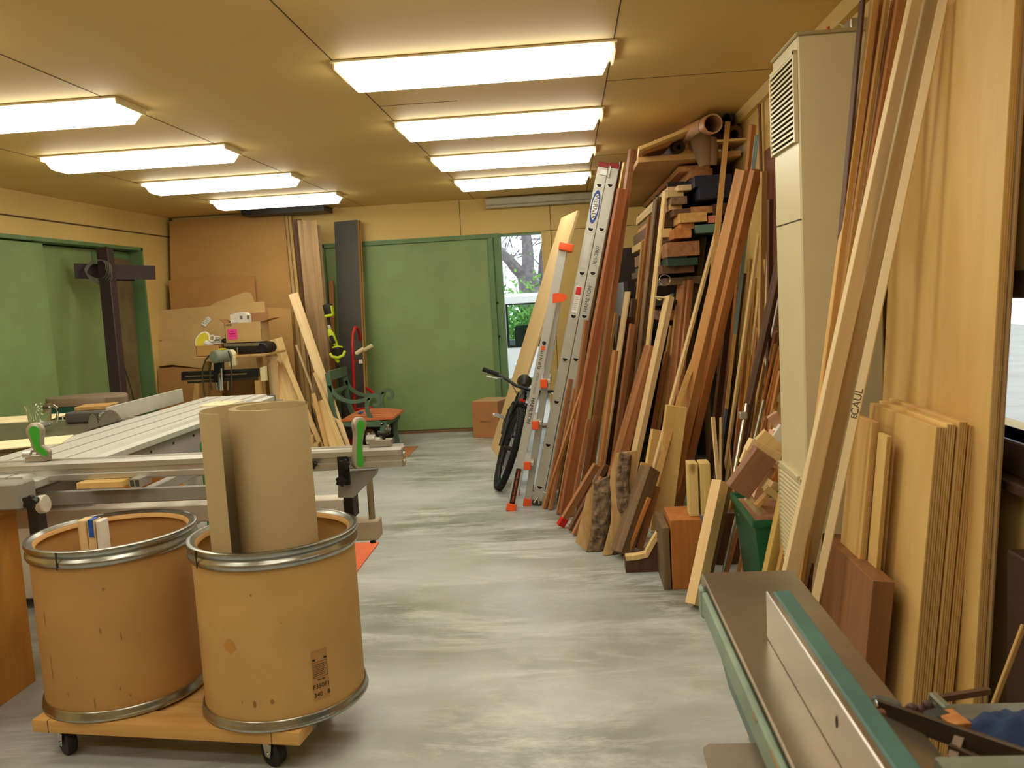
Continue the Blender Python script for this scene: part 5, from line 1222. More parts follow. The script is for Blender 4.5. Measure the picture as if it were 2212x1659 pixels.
b = MB(); q0 = lad_frame(lineA, xA, zA, 372, -0.008); b.bar(q0+xA*0.012-zA*0.02, q0+xA*0.012+zA*0.02, 0.05, 0.014, up=(0,1,0)); b.bar(q0+xA*0.05-zA*0.03, q0+xA*0.05+zA*0.05, 0.012, 0.02, up=(0,1,0)); b.build('rail_bracket', ALU, la, bevel=0.002)
b = MB(); q0 = lad_frame(lineA, xA, zA, 1060, -0.010); b.bar(q0+xA*0.055, q0+xA*0.055-zA*0.10, 0.03, 0.016, up=(0,1,0)); b.tube([q0+xA*-0.02-zA*0.09, q0-zA*0.05, q0+xA*0.02-zA*0.09], 0.008); b.build('foot_hinge', ALU, la, bevel=0.002)

# ------------------------------------------------------------------ folded orange and grey stepladder
sl = thing('stepladder', 'folded grey and orange stepladder leaning beside the bicycle', 'ladder', at_z(1103,1102))
f0_ = at_z(1103, 1103); f1_ = at_y(1217, 533, f0_.y+0.10)
g0_ = at_z(1138, 1092); g1_ = at_y(1206, 640, g0_.y+0.06)
GLA = plain('satin_grey_ladder_metal', (186,186,180), 0.45, metal=0.3, var=0.04)
def srail(a, c, W, nm='rail'):
    z = (c-a).normalized(); x = V((0,1,0)).cross(z).normalized(); x = x if x.x > 0 else -x; y = z.cross(x)
    for far in (0, 1):
        o = V((0.0, 0.46*far, 0)); b = MB(); b.bar(a+o+z*0.02, c+o-z*0.02, W, 0.004, up=y)
        for e in (-1, 1): b.bar(a+o+x*e*(W/2-0.002)+V((0,(0.012 if not far else -0.012),0)), c+o+x*e*(W/2-0.002)+V((0,(0.012 if not far else -0.012),0))-z*0.02, 0.004, 0.026, up=y)
        b.build(nm, GLA, sl)
        b = MB(); b.bar(a+o-z*0.002, a+o+z*0.05, W+0.010, 0.04, up=y); b.build('foot', ORANGE, sl, bevel=0.004)
    return z, x
zF, xF = srail(f0_, f1_, 0.058, 'front_rail'); zG, xG = srail(g0_, g1_, 0.046, 'rear_rail')
b = MB(); b.bar(f1_-zF*0.03+V((0.02,0.0,0))+V((0,-0.02,0)), f1_+zF*0.02+V((0.02,-0.02,0)), 0.10, 0.05, up=(0,1,0)); b.bar(f1_-zF*0.01+V((0.02,0,0)), f1_-zF*0.01+V((0.02,0.48,0)), 0.09, 0.03); b.build('top_cap', ORANGE, sl, bevel=0.008, seg=2)
b = MB(); p = at_y(1204, 643, f0_.y+0.06)
br = [(-0.045,-0.035),(0.03,-0.03),(0.055,-0.005),(0.05,0.02),(0.0,0.032),(-0.04,0.03)]
b.prism(br, 0, 0.006, face_frame(p+V((0.01,-0.04,0)), (1,0,0), (0,-1,0))); b.build('hinge_plate', ORANGE, sl, bevel=0.001)
for py in (822, 912, 1000):
    t_ = on_line((f0_, f1_), py); p = f0_.lerp(f1_, t_)
    b = MB(); b.box(p+xF*0.055+V((0,0.235,0.0)), (0.085, 0.45, 0.03)); s_ = b.build('step', GLA, sl, bevel=0.004)
    b = MB(); b.box(p+xF*0.05+V((0,0.004,-0.012)), (0.05, 0.02, 0.06)); b.build('step_bracket', ORANGE, s_, bevel=0.004)
def sword(t, py, size, mat=BLACK, up=True, nm='hand_lettering'):
    p = f0_.lerp(f1_, on_line((f0_, f1_), py))+V((0,-0.0035,0)); return words(nm, t, face_frame(p, zF if up else -zF, (0,-1,0)), size, mat, sl)
sword('HAMILTON', 887, 0.036, up=False); sword('TYPE IA 300LB', 828, 0.024, GRAYP, nm='rating_lettering'); sword('FLIP N LITE', 775, 0.030, nm='model_lettering')
q0 = f0_.lerp(f1_, on_line((f0_, f1_), 1088))+V((0,-0.004,0)); q1 = f0_.lerp(f1_, on_line((f0_, f1_), 1012))+V((0,-0.004,0))
b = MB(); b.bar(q0, q1, 0.036, 0.001, up=(0,1,0)); lb_ = b.build('black_label', BLACK, sl)
words('label_lettering', 'Little Giant Ladder System', face_frame((q0+q1)/2+V((0,-0.001,0)), zF, (0,-1,0)), 0.021, plain('label_orange', (240,106,40), 0.5), lb_)
b = MB(); p = f0_.lerp(f1_, on_line((f0_, f1_), 741)); b.cyl(p+V((0,-0.006,0)), p+V((0,0.0,0)), 0.013); b.build('rivet', BLACK, sl)
b = MB(); p = f0_.lerp(f1_, on_line((f0_, f1_), 752)); b.box(p+V((0,-0.004,0)), (0.025,0.002,0.03)); b.build('orange_mark', ORANGE, sl)

q0, q1 = at_y(1048,440,9.38), at_y(1262,432,9.38)
ul = thing('ceiling_batten', 'long unlit grey batten fixed where the back wall meets the ceiling', 'fixture', ((q0.x+q1.x)/2, 9.4, q0.z))
MB().lohi((q0.x, 9.36, q0.z-0.02), (q1.x+0.1, 9.498, q0.z+0.05)).build('housing', plain('grey_white_enamel', (188,184,164), 0.5), ul, bevel=0.008)
MB().cyl((q0.x, 9.40, q0.z-0.035), (q1.x+0.1, 9.40, q0.z-0.035), 0.018).build('tube', plain('grey_white_enamel', (188,184,164), 0.5), ul)
# ------------------------------------------------------------------ wall rack with lumber on its arms
rk = thing('lumber_rack', 'wall rack with a plywood top shelf and dark arms, heaped with lumber', 'rack', (0.9, 6.2, 0))
SH = 2.285; sy0 = 5.58; sxl_ = at_y(1378, 341, sy0).x
szt = at_y(1378, 339, sy0).z
MB().lohi((sxl_, sy0, szt-0.035), (XR-0.02, 8.6, szt)).build('top_shelf', plain('brown_shelf_plywood', (186,142,84), 0.7, var=0.08, scale=3), rk, bevel=0.002)
DKS = plain('dark_rack_steel', (44,38,34), 0.6)
ARMS = []
lv = [szt-0.13, 1.86, 1.62, 1.36, 1.08]
for yy in (5.95, 6.75, 7.55, 8.35):
    MB().lohi((XR-0.07, yy-0.03, 0.0), (XR-0.02, yy+0.03, ZC-0.09)).build('upright', DKS, rk)
    for z in lv: MB().lohi((sxl_+0.22, yy-0.025, z-0.045), (XR-0.07, yy+0.025, z)).build('arm', DKS, rk)
def stacked(x0, x1, z0, y, L_, t, mat, label, slack=0.0, rz=0.0):
    o = lay(None, ((x0+x1)/2, y, z0+t/2), ((x0+x1)/2+slack, y+L_, z0+t/2), x1-x0, t, 0, mat, 'board', label, 'board', 'lumber lying on the rack arms', to_floor=False)
    # grain along the length; wide face level
    return o
NAVY = plain('navy_painted_board', (34,36,60), 0.5); SEA = plain('sea_green_paint', (92,124,112), 0.5)
def rack(px0, px1, py0, py1, y, mat, label, L_=2.4, slack=-0.02):
    a, c = at_y(px0, py0, y), at_y(px1, py1, y)
    x0, x1, z1, z0 = a.x, min(c.x, XR-0.075), a.z, c.z
    return stacked(x0, x1, z0, y, L_, max(z1-z0, 0.012), mat, label, slack)
R_ = 'lumber end on the rack, '
for a in (
  (1466,1534,359,367,5.75,CEDAR,'thin pale board end highest under the rack shelf'),
  (1490,1540,366,381,5.70,CEDAR,'brown board end just under the thin pale one on the rack'),
  (1500,1600,380,398,5.60,NAVY,'upper navy blue painted board on the rack'),
  (1510,1600,400,424,5.60,NAVY,'lower navy blue painted board on the rack'),
  (1442,1462,404,412,5.90,MAPLE,'small cream block left of the marked board on the rack'),
  (1464,1494,400,410,5.72,MAPLE,'cream board with a dark pencil mark on its end'),
  (1442,1477,412,424,5.78,PINE,'pale yellowish board end at the left of the rack'),
  (1450,1485,425,440,5.74,DUSTY,'dusty board end under the yellowish one on the rack'),
  (1447,1474,441,452,5.80,TAN,'orange-tan board end in the middle of the rack'),
  (1455,1493,452,464,5.72,WALNUT,'dark board end in the middle of the rack'),
  (1492,1540,447,459,5.72,CEDAR,'reddish board end lying over the thick pale plank'),
  (1468,1528,461,478,5.62,TAN,'thick tan plank end sticking out farthest from the rack'),
  (1530,1560,466,480,5.62,wood('pink_cedar',(206,134,110),(180,104,84)),'pinkish board end right of the thick tan plank'),
  (1470,1500,480,494,5.66,FIR,'orange board end under the thick tan plank'),
  (1456,1494,494,513,5.58,FIR,'squarish orange beam end in the lower rack'),
  (1502,1572,486,500,5.60,SEA,'sea-green painted board on the rack'),
  (1428,1452,494,512,5.85,CARDL,'pale cardboard-coloured board at the left of the lower rack'),
  (1432,1460,462,490,5.95,WALNUT,'very dark board end at the left of the rack'),
  (1440,1512,524,551,5.55,MAHOG,'wide red-brown block face on the lower rack'),
  (1442,1508,560,572,5.55,plain('dark_green_paint',(34,62,50),0.5),'dark green strip on the lower rack'),
  (1430,1500,574,588,5.60,WALNUT,'brown beam under the dark green strip'),
  (1440,1520,600,612,5.70,DUSTY,'dusty board on the lowest visible rack level'),
  (1420,1470,650,658,5.80,STEELD,'dark metal strip low on the rack'),
  (1424,1474,672,690,5.85,CEDAR,'brown board low on the rack behind the maple post'),
  (1540,1590,520,545,5.70,WALNUT,'dark wide board deep in the rack behind the tall lath'),
  (1540,1590,440,462,5.70,WALNUT,'very dark beam under the navy boards')):
    rack(*a)
for a in ((1441,1485,551,560,5.56,BLACK,'black flat case lying under the red-brown block'),):
    x0, z1 = at_y(a[0], a[2], a[4]).x, at_y(a[0], a[2], a[4]).z; x1, z0 = at_y(a[1], a[3], a[4]).x, at_y(a[1], a[3], a[4]).z
    tag(MB().lohi((x0, a[4], z0), (x1, a[4]+0.3, z1)).build('flat_case', a[5], bevel=0.008, seg=2), a[6], 'case')
b = MB(); c = at_y(1436, 605, 5.6); b.tube([c+V((0.035*math.cos(t), 0, 0.035*math.sin(t))) for t in [2*PI*i/24 for i in range(24)]], 0.003, 6, closed=True)
tag(b.build('wire_loop', CHROME), 'thin wire loop hanging from the lower rack', 'wire loop')
b = MB()
for k in range(6): c = at_y(1412+k*2.5, 640+k*1.5, 5.7); b.bar(c, c+V((0.12, 0.05*k, 0.01*k-0.02)), 0.014, 0.008)
tag(b.build('white_brackets', IVORY), 'jumble of small white brackets in the lower rack', 'brackets')
# back of the rack: dark fibre panel
tag(MB().lohi((0.42, 8.7, 0.0), (XR-0.01, 8.73, 1.9)).build('hardboard_sheet', plain('dark_brown_hardboard', (58,46,38), 0.8)), 'dark hardboard sheet behind the lumber rack', 'sheet')
tag(MB().lohi((0.44, 6.9, 0.0), (0.47, 8.6, 1.55)).build('grey_sheet', plain('slate_grey_sheet', (72,72,72), 0.5)), 'slate grey sheet standing on edge at the left of the rack', 'sheet')
# duct pipes and boards heaped on the shelf
PIPE = plain('tan_cardboard_tube', (196,152,104), 0.6, var=0.12, scale=8)
def pipe(p0, p1, r, mat, label, nm='cardboard_tube', inner=0.9, y0=5.5, y1=6.6):
    A0, A1 = at_y(*p0, y0), at_y(*p1, y1); b = MB(); b.cyl(A0, A1, r, r, 32, inner=r*inner); return tag(b.build(nm, mat, angle=50), label, 'tube')
A0 = at_y(1540, 267, 5.40)
t = thing('duct_tube', 'large tan tube with an open end on top of the rack shelf', 'tube', A0)
A1 = at_y(1400, 326, 7.4); b = MB(); b.cyl(A0, A1, 0.056, 0.056, 36, inner=0.050); b.build('body', PIPE, t, angle=50)
b = MB(); dd = (A1-A0).normalized(); b.cyl(A0-dd*0.002, A0+dd*0.12, 0.0585, 0.0585, 36, inner=0.055); b.build('collar', plain('pinkish_tape', (206,152,124), 0.5), t, angle=50)
b = MB(); b.cyl(A0+dd*0.13, A0+dd*0.135, 0.058, 0.058, 36, inner=0.055); b.build('ring', STEELD, t)
pipe((1570,256), (1480,300), 0.034, plain('dark_grey_pipe', (90,84,76), 0.5), 'thin dark pipe behind the large tube on the rack', y0=5.62, y1=7.2)
pipe((1558,276), (1470,310), 0.040, WALNUT, 'dark brown tube half hidden behind the large one', y0=5.66, y1=7.2)
pipe((1587,290), (1500,312), 0.055, plain('brown_roll', (120,86,58), 0.8), 'brown paper roll at the right end of the rack shelf', y0=5.6, y1=6.9, inner=0.5)
pipe((1467,318), (1440,330), 0.040, plain('dark_felt_roll', (72,60,48), 0.95), 'dark rolled felt lying on the rack shelf', y0=5.64, y1=6.5, inner=0.35)
b = MB(); c0 = at_y(1527, 330, 5.52)
pts = smooth_line([at_y(1516,305,5.56), at_y(1518,322,5.52), at_y(1521,340,5.50), at_y(1524,358,5.50)]); b.tube(pts, 0.052, 16, scale=[1.35-0.6*i/(len(pts)-1) for i in range(len(pts))])
tag(b.build('felt_sleeve', plain('taupe_felt', (136,110,84), 0.95)), 'grey-brown cloth sleeve hanging over the rack shelf edge', 'cloth')
b = MB(); pts = smooth_line([at_y(1534,308,5.56), at_y(1536,325,5.52), at_y(1537,345,5.5), at_y(1536,356,5.5)]); b.tube(pts, 0.040, 16, scale=[1.3-0.55*i/(len(pts)-1) for i in range(len(pts))])
tag(b.build('felt_sleeve', plain('taupe_felt', (136,110,84), 0.95)), 'second grey-brown cloth sleeve, right of the first on the rack', 'cloth')
P0, P1 = at_y(1378, 333, 5.62), at_y(1480, 292, 5.60)
lay(None, P0, P1, 0.5, 0.02, math.radians(90), PLY, 'board', 'tilted pale board whose edge rises from the shelf corner to the large tube', 'board', 'boards on the rack shelf', to_floor=False)
lay(None, at_y(1384,336,5.70), at_y(1440,317,5.70), 0.4, 0.03, math.radians(90), CEDAR, 'board', 'dark warped board under the tilted pale board on the shelf', 'board', 'boards on the rack shelf', to_floor=False)
lay(None, at_y(1415,319,6.0), at_y(1445,303,6.0), 0.2, 0.03, math.radians(90), CEDAR, 'board', 'short brown offcut on top of the tilted pale board', 'board', 'boards on the rack shelf', to_floor=False)
lay(None, at_y(1540,313,5.66), at_y(1602,309,5.66), 0.3, 0.014, math.radians(90), PLY, 'board', 'flat pale board end under the brown paper roll', 'board', 'boards on the rack shelf', to_floor=False)
b = MB(); c = at_y(1420, 311, 5.62)
for dx_ in (-0.012, 0.012): b.lathe([(0,0.03),(0.006,0.024),(0.013,-0.01),(0.013,-0.03),(0,-0.03)], Matrix.Translation(c+V((dx_,0,0))), 10)
tag(b.build('white_pegs', WHITE), 'two small white pegs on the tilted board above the rack', 'pegs')

# ------------------------------------------------------------------ lumber leaning on the rack, left to right
# beside the ladder
lean((1190,1075), (1314,458), 9, 4, FIR, 'orange-brown board directly behind the right rail of the aluminium ladder', yl=6.50, dy=0.06)
lean((1199,1075), (1333,356), 7, 5, PINE, 'pale yellow batten rising to the ladder top', yl=6.46, dy=0.06)
lean((1203,1098), (1341,349), 4, 2, WALNUT, 'thin dark strip right of the pale yellow batten', yl=6.05, dy=0.15)
lean((1222,1096), (1353,352), 13, 3, PLY, 'tan plywood strip behind the ladder top', yl=6.3, dy=0.15)
lean((1180,1098), (1233,819), 8, 3, MAHOG, 'short red-brown board, first of the stepped tops beside the ladder', dy=0.10)
lean((1188,1102), (1243,839), 8, 3, MAHOG, 'short red-brown board with the second stepped top beside the ladder', dy=0.08)
lean((1174,1100), (1261,832), 7, 3, CEDAR, 'diagonal brown batten crossing the red-brown boards beside the ladder', dy=-0.05)
lean((1216,1103), (1268,692), 10, 4, MAHOG, 'red-brown board whose top is level with the ladder name in handwriting', dy=0.12)
lean((1222,1103), (1259,676), 6, 2, TAN, 'pale-topped board just behind the ladder lettering', yl=6.05, dy=0.1)
lean((1205,1112), (1242,906), 8, 2, MAHOG, 'short red-brown board with the lowest stepped top, left one', dy=0.06)
lean((1218,1114), (1345,409), 20, 5, wood('light_mahogany', (178,112,68), (142,82,48), vary=0.05), 'wide red-brown plank with a pale left edge, top below the ladder caps', dy=0.22)
lean((1234,1116), (1272,906), 9, 3, MAHOG, 'short red-brown board with a notched top, left of a pair', dy=0.05)
lean((1250,1110), (1285,899), 10, 3, MAHOG, 'short red-brown board with a notched top, right of a pair', dy=0.05)
lean((1258,1095), (1330,560), 12, 3, STAIN, 'dark grey-brown ribbed strip between the two tall red-brown planks', yl=6.05, dy=0.1)
lean((1262,1098), (1366,323), 12, 5, MAHOG, 'tallest red-brown plank, its top level with the rack shelf corner', dy=0.2)
lean((1300,1090), (1353,684), 28, 5, WALNUT, 'wide very dark plank in the middle of the lumber', dy=0.12)
lean((1268,1090), (1330,676), 6, 3, TAN, 'thin tan strip left of the wide very dark plank', yl=5.95, dy=0.1)
lean((1290,1085), (1356,630), 4, 8, MAPLE, 'cream strip with a bright face standing before the wide very dark plank', yl=5.85, dy=0.1)
lean((1284,1100), (1330,757), 8, 5, CEDAR, 'brown strip whose top is below the cream strip', yl=5.65, dy=0.05)
lean((1325,1080), (1372,646), 16, 3, DUSTY, 'grey-tan short plank behind the cream strip', yl=6.1, dy=0.1)
lean((1330,1085), (1403,467), 6, 3, FIR, 'slim orange stick rising left of the tall striped bundle', yl=6.0, dy=0.15)
lean((1312,1100), (1366,700), 10, 4, MAHOG, 'red-brown lath right of the wide very dark plank', yl=5.75, dy=0.1)
lean((1338,1075), (1390,520), 8, 3, TAN, 'yellowish lath standing behind the tall striped bundle', yl=6.15, dy=0.1)
lean((1345,1070), (1416,431), 4, 5, DUSTY, 'pale grey-green left board of the tall striped bundle', yl=5.85, dy=0.12)
lean((1356,1070), (1425,426), 13, 4, wood('grey_walnut', (128,98,74), (92,66,48)), 'brown middle board of the tall striped bundle', yl=5.85, dy=0.15)
lean((1364,1070), (1437,412), 5, 6, PINE, 'bright cream right board of the tall striped bundle', yl=5.8, dy=0.1)
# middle
lean((1352,1080), (1446,641), 12, 9, MAPLE, 'square maple post with a bright left side', yl=5.55, dy=0.15)
lean((1397,1060), (1454,704), 13, 3, TAN, 'broad pale yellow board right of the maple post', yl=5.75, dy=0.1)
lean((1385,1075), (1440,760), 8, 3, CEDAR, 'brown lath between the maple post and the pale yellow board', yl=5.7, dy=0.1)
lean((1432,1080), (1478,607), 11, 9, MAHOG, 'left post of the dark red-brown pair, its left side pale', yl=5.6, dy=0.12)
lean((1447,1075), (1492,605), 11, 3, MAHOG, 'right post of the dark red-brown pair', yl=5.55, dy=0.12)
lean((1417,1075), (1466,613), 3, 3, TAN, 'thin tan lath left of the dark red-brown pair', yl=5.75, dy=0.1)
lean((1450,1060), (1516,512), 12, 8, wood('taupe_plank', (140,120,92), (104,86,64)), 'taupe plank rising behind the dark red-brown pair', yl=5.75, dy=0.15)
lean((1452,990), (1482,600), 10, 4, CEDAR, 'brown post behind the dark red-brown pair', yl=6.1, dy=0.1)
lean((1302,1118), (1408,748), 20, 12, MAHOG, 'thick red-brown beam with a pale side, slanting in front of the lumber', dy=0.15, yaw=30)
lean((1425,1150), (1461,877), 44, 4, PLY, 'broad pale plywood offcut standing in front of the orange timbers', dy=0.03, yaw=4)
lean((1395,1120), (1427,930), 40, 4, PLY, 'low pale plywood offcut left of the broad one', yl=5.35, dy=0.1, yaw=20)
lean((1412,1014), (1548,500), 6, 4, MAPLE, 'long springy pale lath crossing in front of the dark pair', yl=5.15, dy=0.4)
# bowed lath
pts = smooth_line([at_y(*p, y) for p, y in (((1427,1005),5.12), ((1455,905),5.2), ((1487,809),5.28), ((1515,735),5.34), ((1530,670),5.38), ((1543,560),5.44), ((1555,440),5.48), ((1572,263),5.52))])
d_ = (pts[0]-pts[1]).normalized(); pts = [pts[0]+d_*((pts[0].z-0.01)/-d_.z)]+pts
b = MB(); b.sweep(pts, [(-0.016,-0.008),(0.016,-0.008),(0.016,0.008),(-0.016,0.008)], up=(0,1,0))
tag(b.build('board', TAN), 'tall bowed lath bending in front of the rack, highest one by the large tube', 'board', 'lumber leaning along the right wall')
lean((1436,1100), (1609,368), 22, 14, wood('pale_fir_timber', (208,154,96), (180,124,70), knots=True, vary=0.02), 'left of two thick orange timbers, with a pale left side', yl=5.48, dy=0.22, yaw=30)
lean((1464,1095), (1634,367), 18, 6, wood('fir_timber', (194,132,76), (164,104,54), knots=True, vary=0.02), 'right of two thick orange timbers', yl=5.62, dy=0.30, yaw=25)
lean((1555,1060), (1626,270), 10, 4, FIR, 'slim orange-brown board rising above the two thick timbers', yl=5.75, dy=0.25)
lean((1530,1075), (1590,560), 20, 4, WALNUT, 'dark board in the shade right of the orange timbers', yl=5.72, dy=0.2)
lean((1548,1075), (1600,600), 16, 4, WALNUT, 'second dark board in the shade right of the orange timbers', yl=5.66, dy=0.2)
# pole with a pale blue upper half
pa = at_y(1556, 1000, 5.5); pc_ = at_x(1635, 292, XR-0.075); d_ = (pc_-pa); pa = pa-d_*(pa.z-0.004)/d_.z; mid = pa.lerp(pc_, 0.52)
pb_ = thing('painted_pole', 'slim pole with a pale blue upper half in front of the thick timbers', 'pole', pa)
b = MB(); b.bar(mid, pc_, 0.022, 0.016, up=(0,1,0)); b.build('blue_half', plain('pale_blue_paint', (140,164,160), 0.5), pb_)
b = MB(); b.bar(pa, mid, 0.020, 0.015, up=(0,1,0)); b.build('bare_half', TAN, pb_)
# right cluster between timbers and heater
def rt(pb, pt, wf, wl, mat, label, y, dy=0.12, **k): return lean(pb, pt, wf, wl, mat, label, yl=y, dy=dy, yaw=k.pop('yaw', 22), group='sticks between the rack and the heater', **k)
BLKW = plain('black_pole_paint', (34,32,32), 0.5)
GRYW = plain('slate_pole', (92,94,96), 0.5)
rt((1565,990), (1584,760), 7, 2, BLKW, 'black stick standing among the sticks right of the thick timbers', 5.35)
rt((1553,990), (1577,830), 7, 2, GRYW, 'slate grey stick left of the black stick', 5.30)
rt((1548,1010), (1608,590), 7, 3, WALNUT, 'dark brown stick beside the black stick', 5.45)
rt((1574,960), (1640,503), 6, 3, PINE, 'long pale lath rising highest in the right cluster', 5.30, dy=0.2)
rt((1590,960), (1610,766), 7, 2, FIR, 'orange strip right of the long pale lath', 5.15)
rt((1598,960), (1628,728), 6, 3, wood('honey_strip', (216,160,76), (190,130,54)), 'honey yellow strip in the right cluster', 5.20)
rt((1608,930), (1632,600), 4, 2, wood('honey_strip', (216,160,76), (190,130,54)), 'thin honey yellow stick in the right cluster', 5.24)
rt((1610,900), (1642,625), 8, 3, PINE, 'pale board with a square top right of the honey sticks', 5.40)
rt((1618,880), (1640,708), 11, 3, MAHOG, 'red-brown short board behind the leaning taupe board', 5.46)
rt((1634,900), (1652,560), 5, 3, TAN, 'tan stick right of the pale square-topped board', 5.55)
rt((1598,930), (1622,560), 8, 3, TAN, 'tan board at the back of the right cluster', 5.5)
rt((1646,900), (1664,470), 5, 3, PINE, 'thin pale stick at the back by the wall', 5.6)
rt((1596,970), (1690,545), 9, 8, wood('taupe_board', (122,92,74), (88,62,50)), 'long leaning taupe board crossing toward the heater', 4.95, dy=0.15)
rt((1640,800), (1663,650), 7, 3, DUSTY, 'dusty greenish board right of the leaning taupe board', 5.2)
rt((1668,720), (1684,640), 4, 2, WHITE, 'white stick with a green mark beside the heater', 5.0)
OCH = wood('ochre_dowel', (204,136,62), (168,102,42))
rt((1622,960), (1652,782), 8, 2, TAN, 'tan stick with a pale square top left of the dowels', 4.85)
rt((1628,960), (1676,742), 7, 0, OCH, 'left ochre dowel of the three beside the heater', 4.80, round_=True)
rt((1640,950), (1686,748), 7, 0, OCH, 'middle ochre dowel of the three beside the heater', 4.76, round_=True)
rt((1652,930), (1688,766), 8, 0, FIR, 'right ochre dowel of the three beside the heater', 4.70, round_=True)
rt((1660,930), (1686,802), 7, 3, CEDAR, 'brown strip with a pale end right of the dowels', 4.66)
rt((1664,780), (1677,716), 8, 3, MAHOG, 'red-brown short strip above the dowels', 5.0)
rt((1674,800), (1685,722), 7, 2, WALNUT, 'dark strip above the dowels beside the heater', 4.9)
rt((1640,960), (1661,878), 8, 2, MAHOG, 'red-brown strip in front of the dowels', 4.6)
rt((1664,930), (1678,868), 7, 2, CEDAR, 'brown strip in front, nearest the heater', 4.55)
rt((1630,950), (1650,865), 7, 0, plain('galvanised_conduit', (150,146,132), 0.35, metal=0.7), 'short grey metal conduit among the dowels', 4.55, name='conduit', cat='conduit', round_=True)
g_ = at_y(1590, 1000, 4.7); t_ = at_y(1613, 872, 4.78)
d_ = (t_-g_).normalized(); g_ = g_-d_*((g_.z-0.004)/d_.z)
pcl = thing('pipe_clamp', 'steel pipe clamp standing among the sticks left of the heater', 'clamp', g_)
MB().cyl(g_, t_, 0.011).build('pipe', CHROME, pcl)
c = at_y(1605, 897, 4.76); MB().box(c, (0.045, 0.05, 0.04)).build('clamp_jaw', ALU, pcl, bevel=0.006)
rt((1551,1030), (1540,901), 8, 2, MAPLE, 'short pale stick near the floor left of the green bin', 4.9, dy=0.1)
rt((1557,1035), (1557,902), 4, 2, MAPLE, 'short thin pale stick near the floor left of the green bin', 5.0, dy=0.1)
rt((1583,1035), (1574,953), 3, 0, CEDAR, 'thin brown dowel near the floor left of the green bin', 4.6, dy=0.1, round_=True)
# boards against the wall at the back of the cluster
rt((1640,960), (1650,370), 12, 3, TAN, 'tall pale plank flat against the wall behind the sticks', 5.75, dy=0.05)
rt((1660,960), (1664,430), 10, 3, WALNUT, 'tall brown plank flat against the wall beside the heater', 5.6, dy=0.05)

# ------------------------------------------------------------------ pieces on the floor before the lumber
lean((1207,1141), (1289,1004), 15, 4, MAHOG, 'short red-brown bar with a red painted foot, leaning low on the left', dy=-0.02)
rdp = bpy.data.objects[-1] if False else None
p0, p1 = at_z(1207,1141), at_y(1289,1004, at_z(1207,1141).y-0.02); z_ = (p1-p0).normalized(); pp = p0+z_*0.03
rb = [o for o in COL.objects if o.get('label','').startswith('short red-brown bar with a red')][0]
m_ = MB(); bb_ = [V(c) for c in rb.bound_box]; lo = V((min(c.x for c in bb_),min(c.y for c in bb_),0)); hi = V((max(c.x for c in bb_),max(c.y for c in bb_),0))
m_.lohi((lo.x-0.001, lo.y-0.001, 0.002), (hi.x+0.001, hi.y+0.001, 0.06)); fo_ = m_.build('red_foot', plain('bright_red_paint', (206,36,30), 0.5), origin=(0,0,0)); fo_.parent = rb
lean((1230,1150), (1310,1004), 12, 4, WALNUT, 'short dark bar right of the red-footed bar', dy=0.02)
lean((1238,1158), (1300,1030), 9, 4, MAHOG, 'short red-brown bar half hidden by the bark slab', dy=0.08)
# live-edge slabs
BARKS = plain('rough_slab_bark', (118,98,78), 0.95, var=0.62, scale=26, bump=1.0, bscale=26)
SLAB = wood('pale_slab_wood', (206,172,120), (176,138,90), vary=0.03)
def slab(front, label, depth, dirv, ya, yb, barkw, bark_first):
    """outline traced on a leaning plane, given real thickness; the sawn face and the bark edge are separate parts"""
    pts = [at_lean(*p, ya, yb, 0.8) for p in front]
    for p in pts: p.z = max(p.z, 0.002)
    base = V((sum(p.x for p in pts)/len(pts), ya+0.05, 0)); t = thing('live_edge_slab', label, 'slab', base, 0, 'live-edge slabs on the floor')
    n = len(pts); D = V(dirv)*depth
    b = MB(); b.add(pts+[p+D for p in pts], [tuple(range(n)), tuple(range(2*n-1,n-1,-1))]+[(i,(i+1)%n,n+(i+1)%n,n+i) for i in range(n)])
    b.v = [V((p.x,p.y,max(p.z,0.002))) for p in b.v]
    b.build('sawn_wood', SLAB, t, bevel=0.003)
    return t
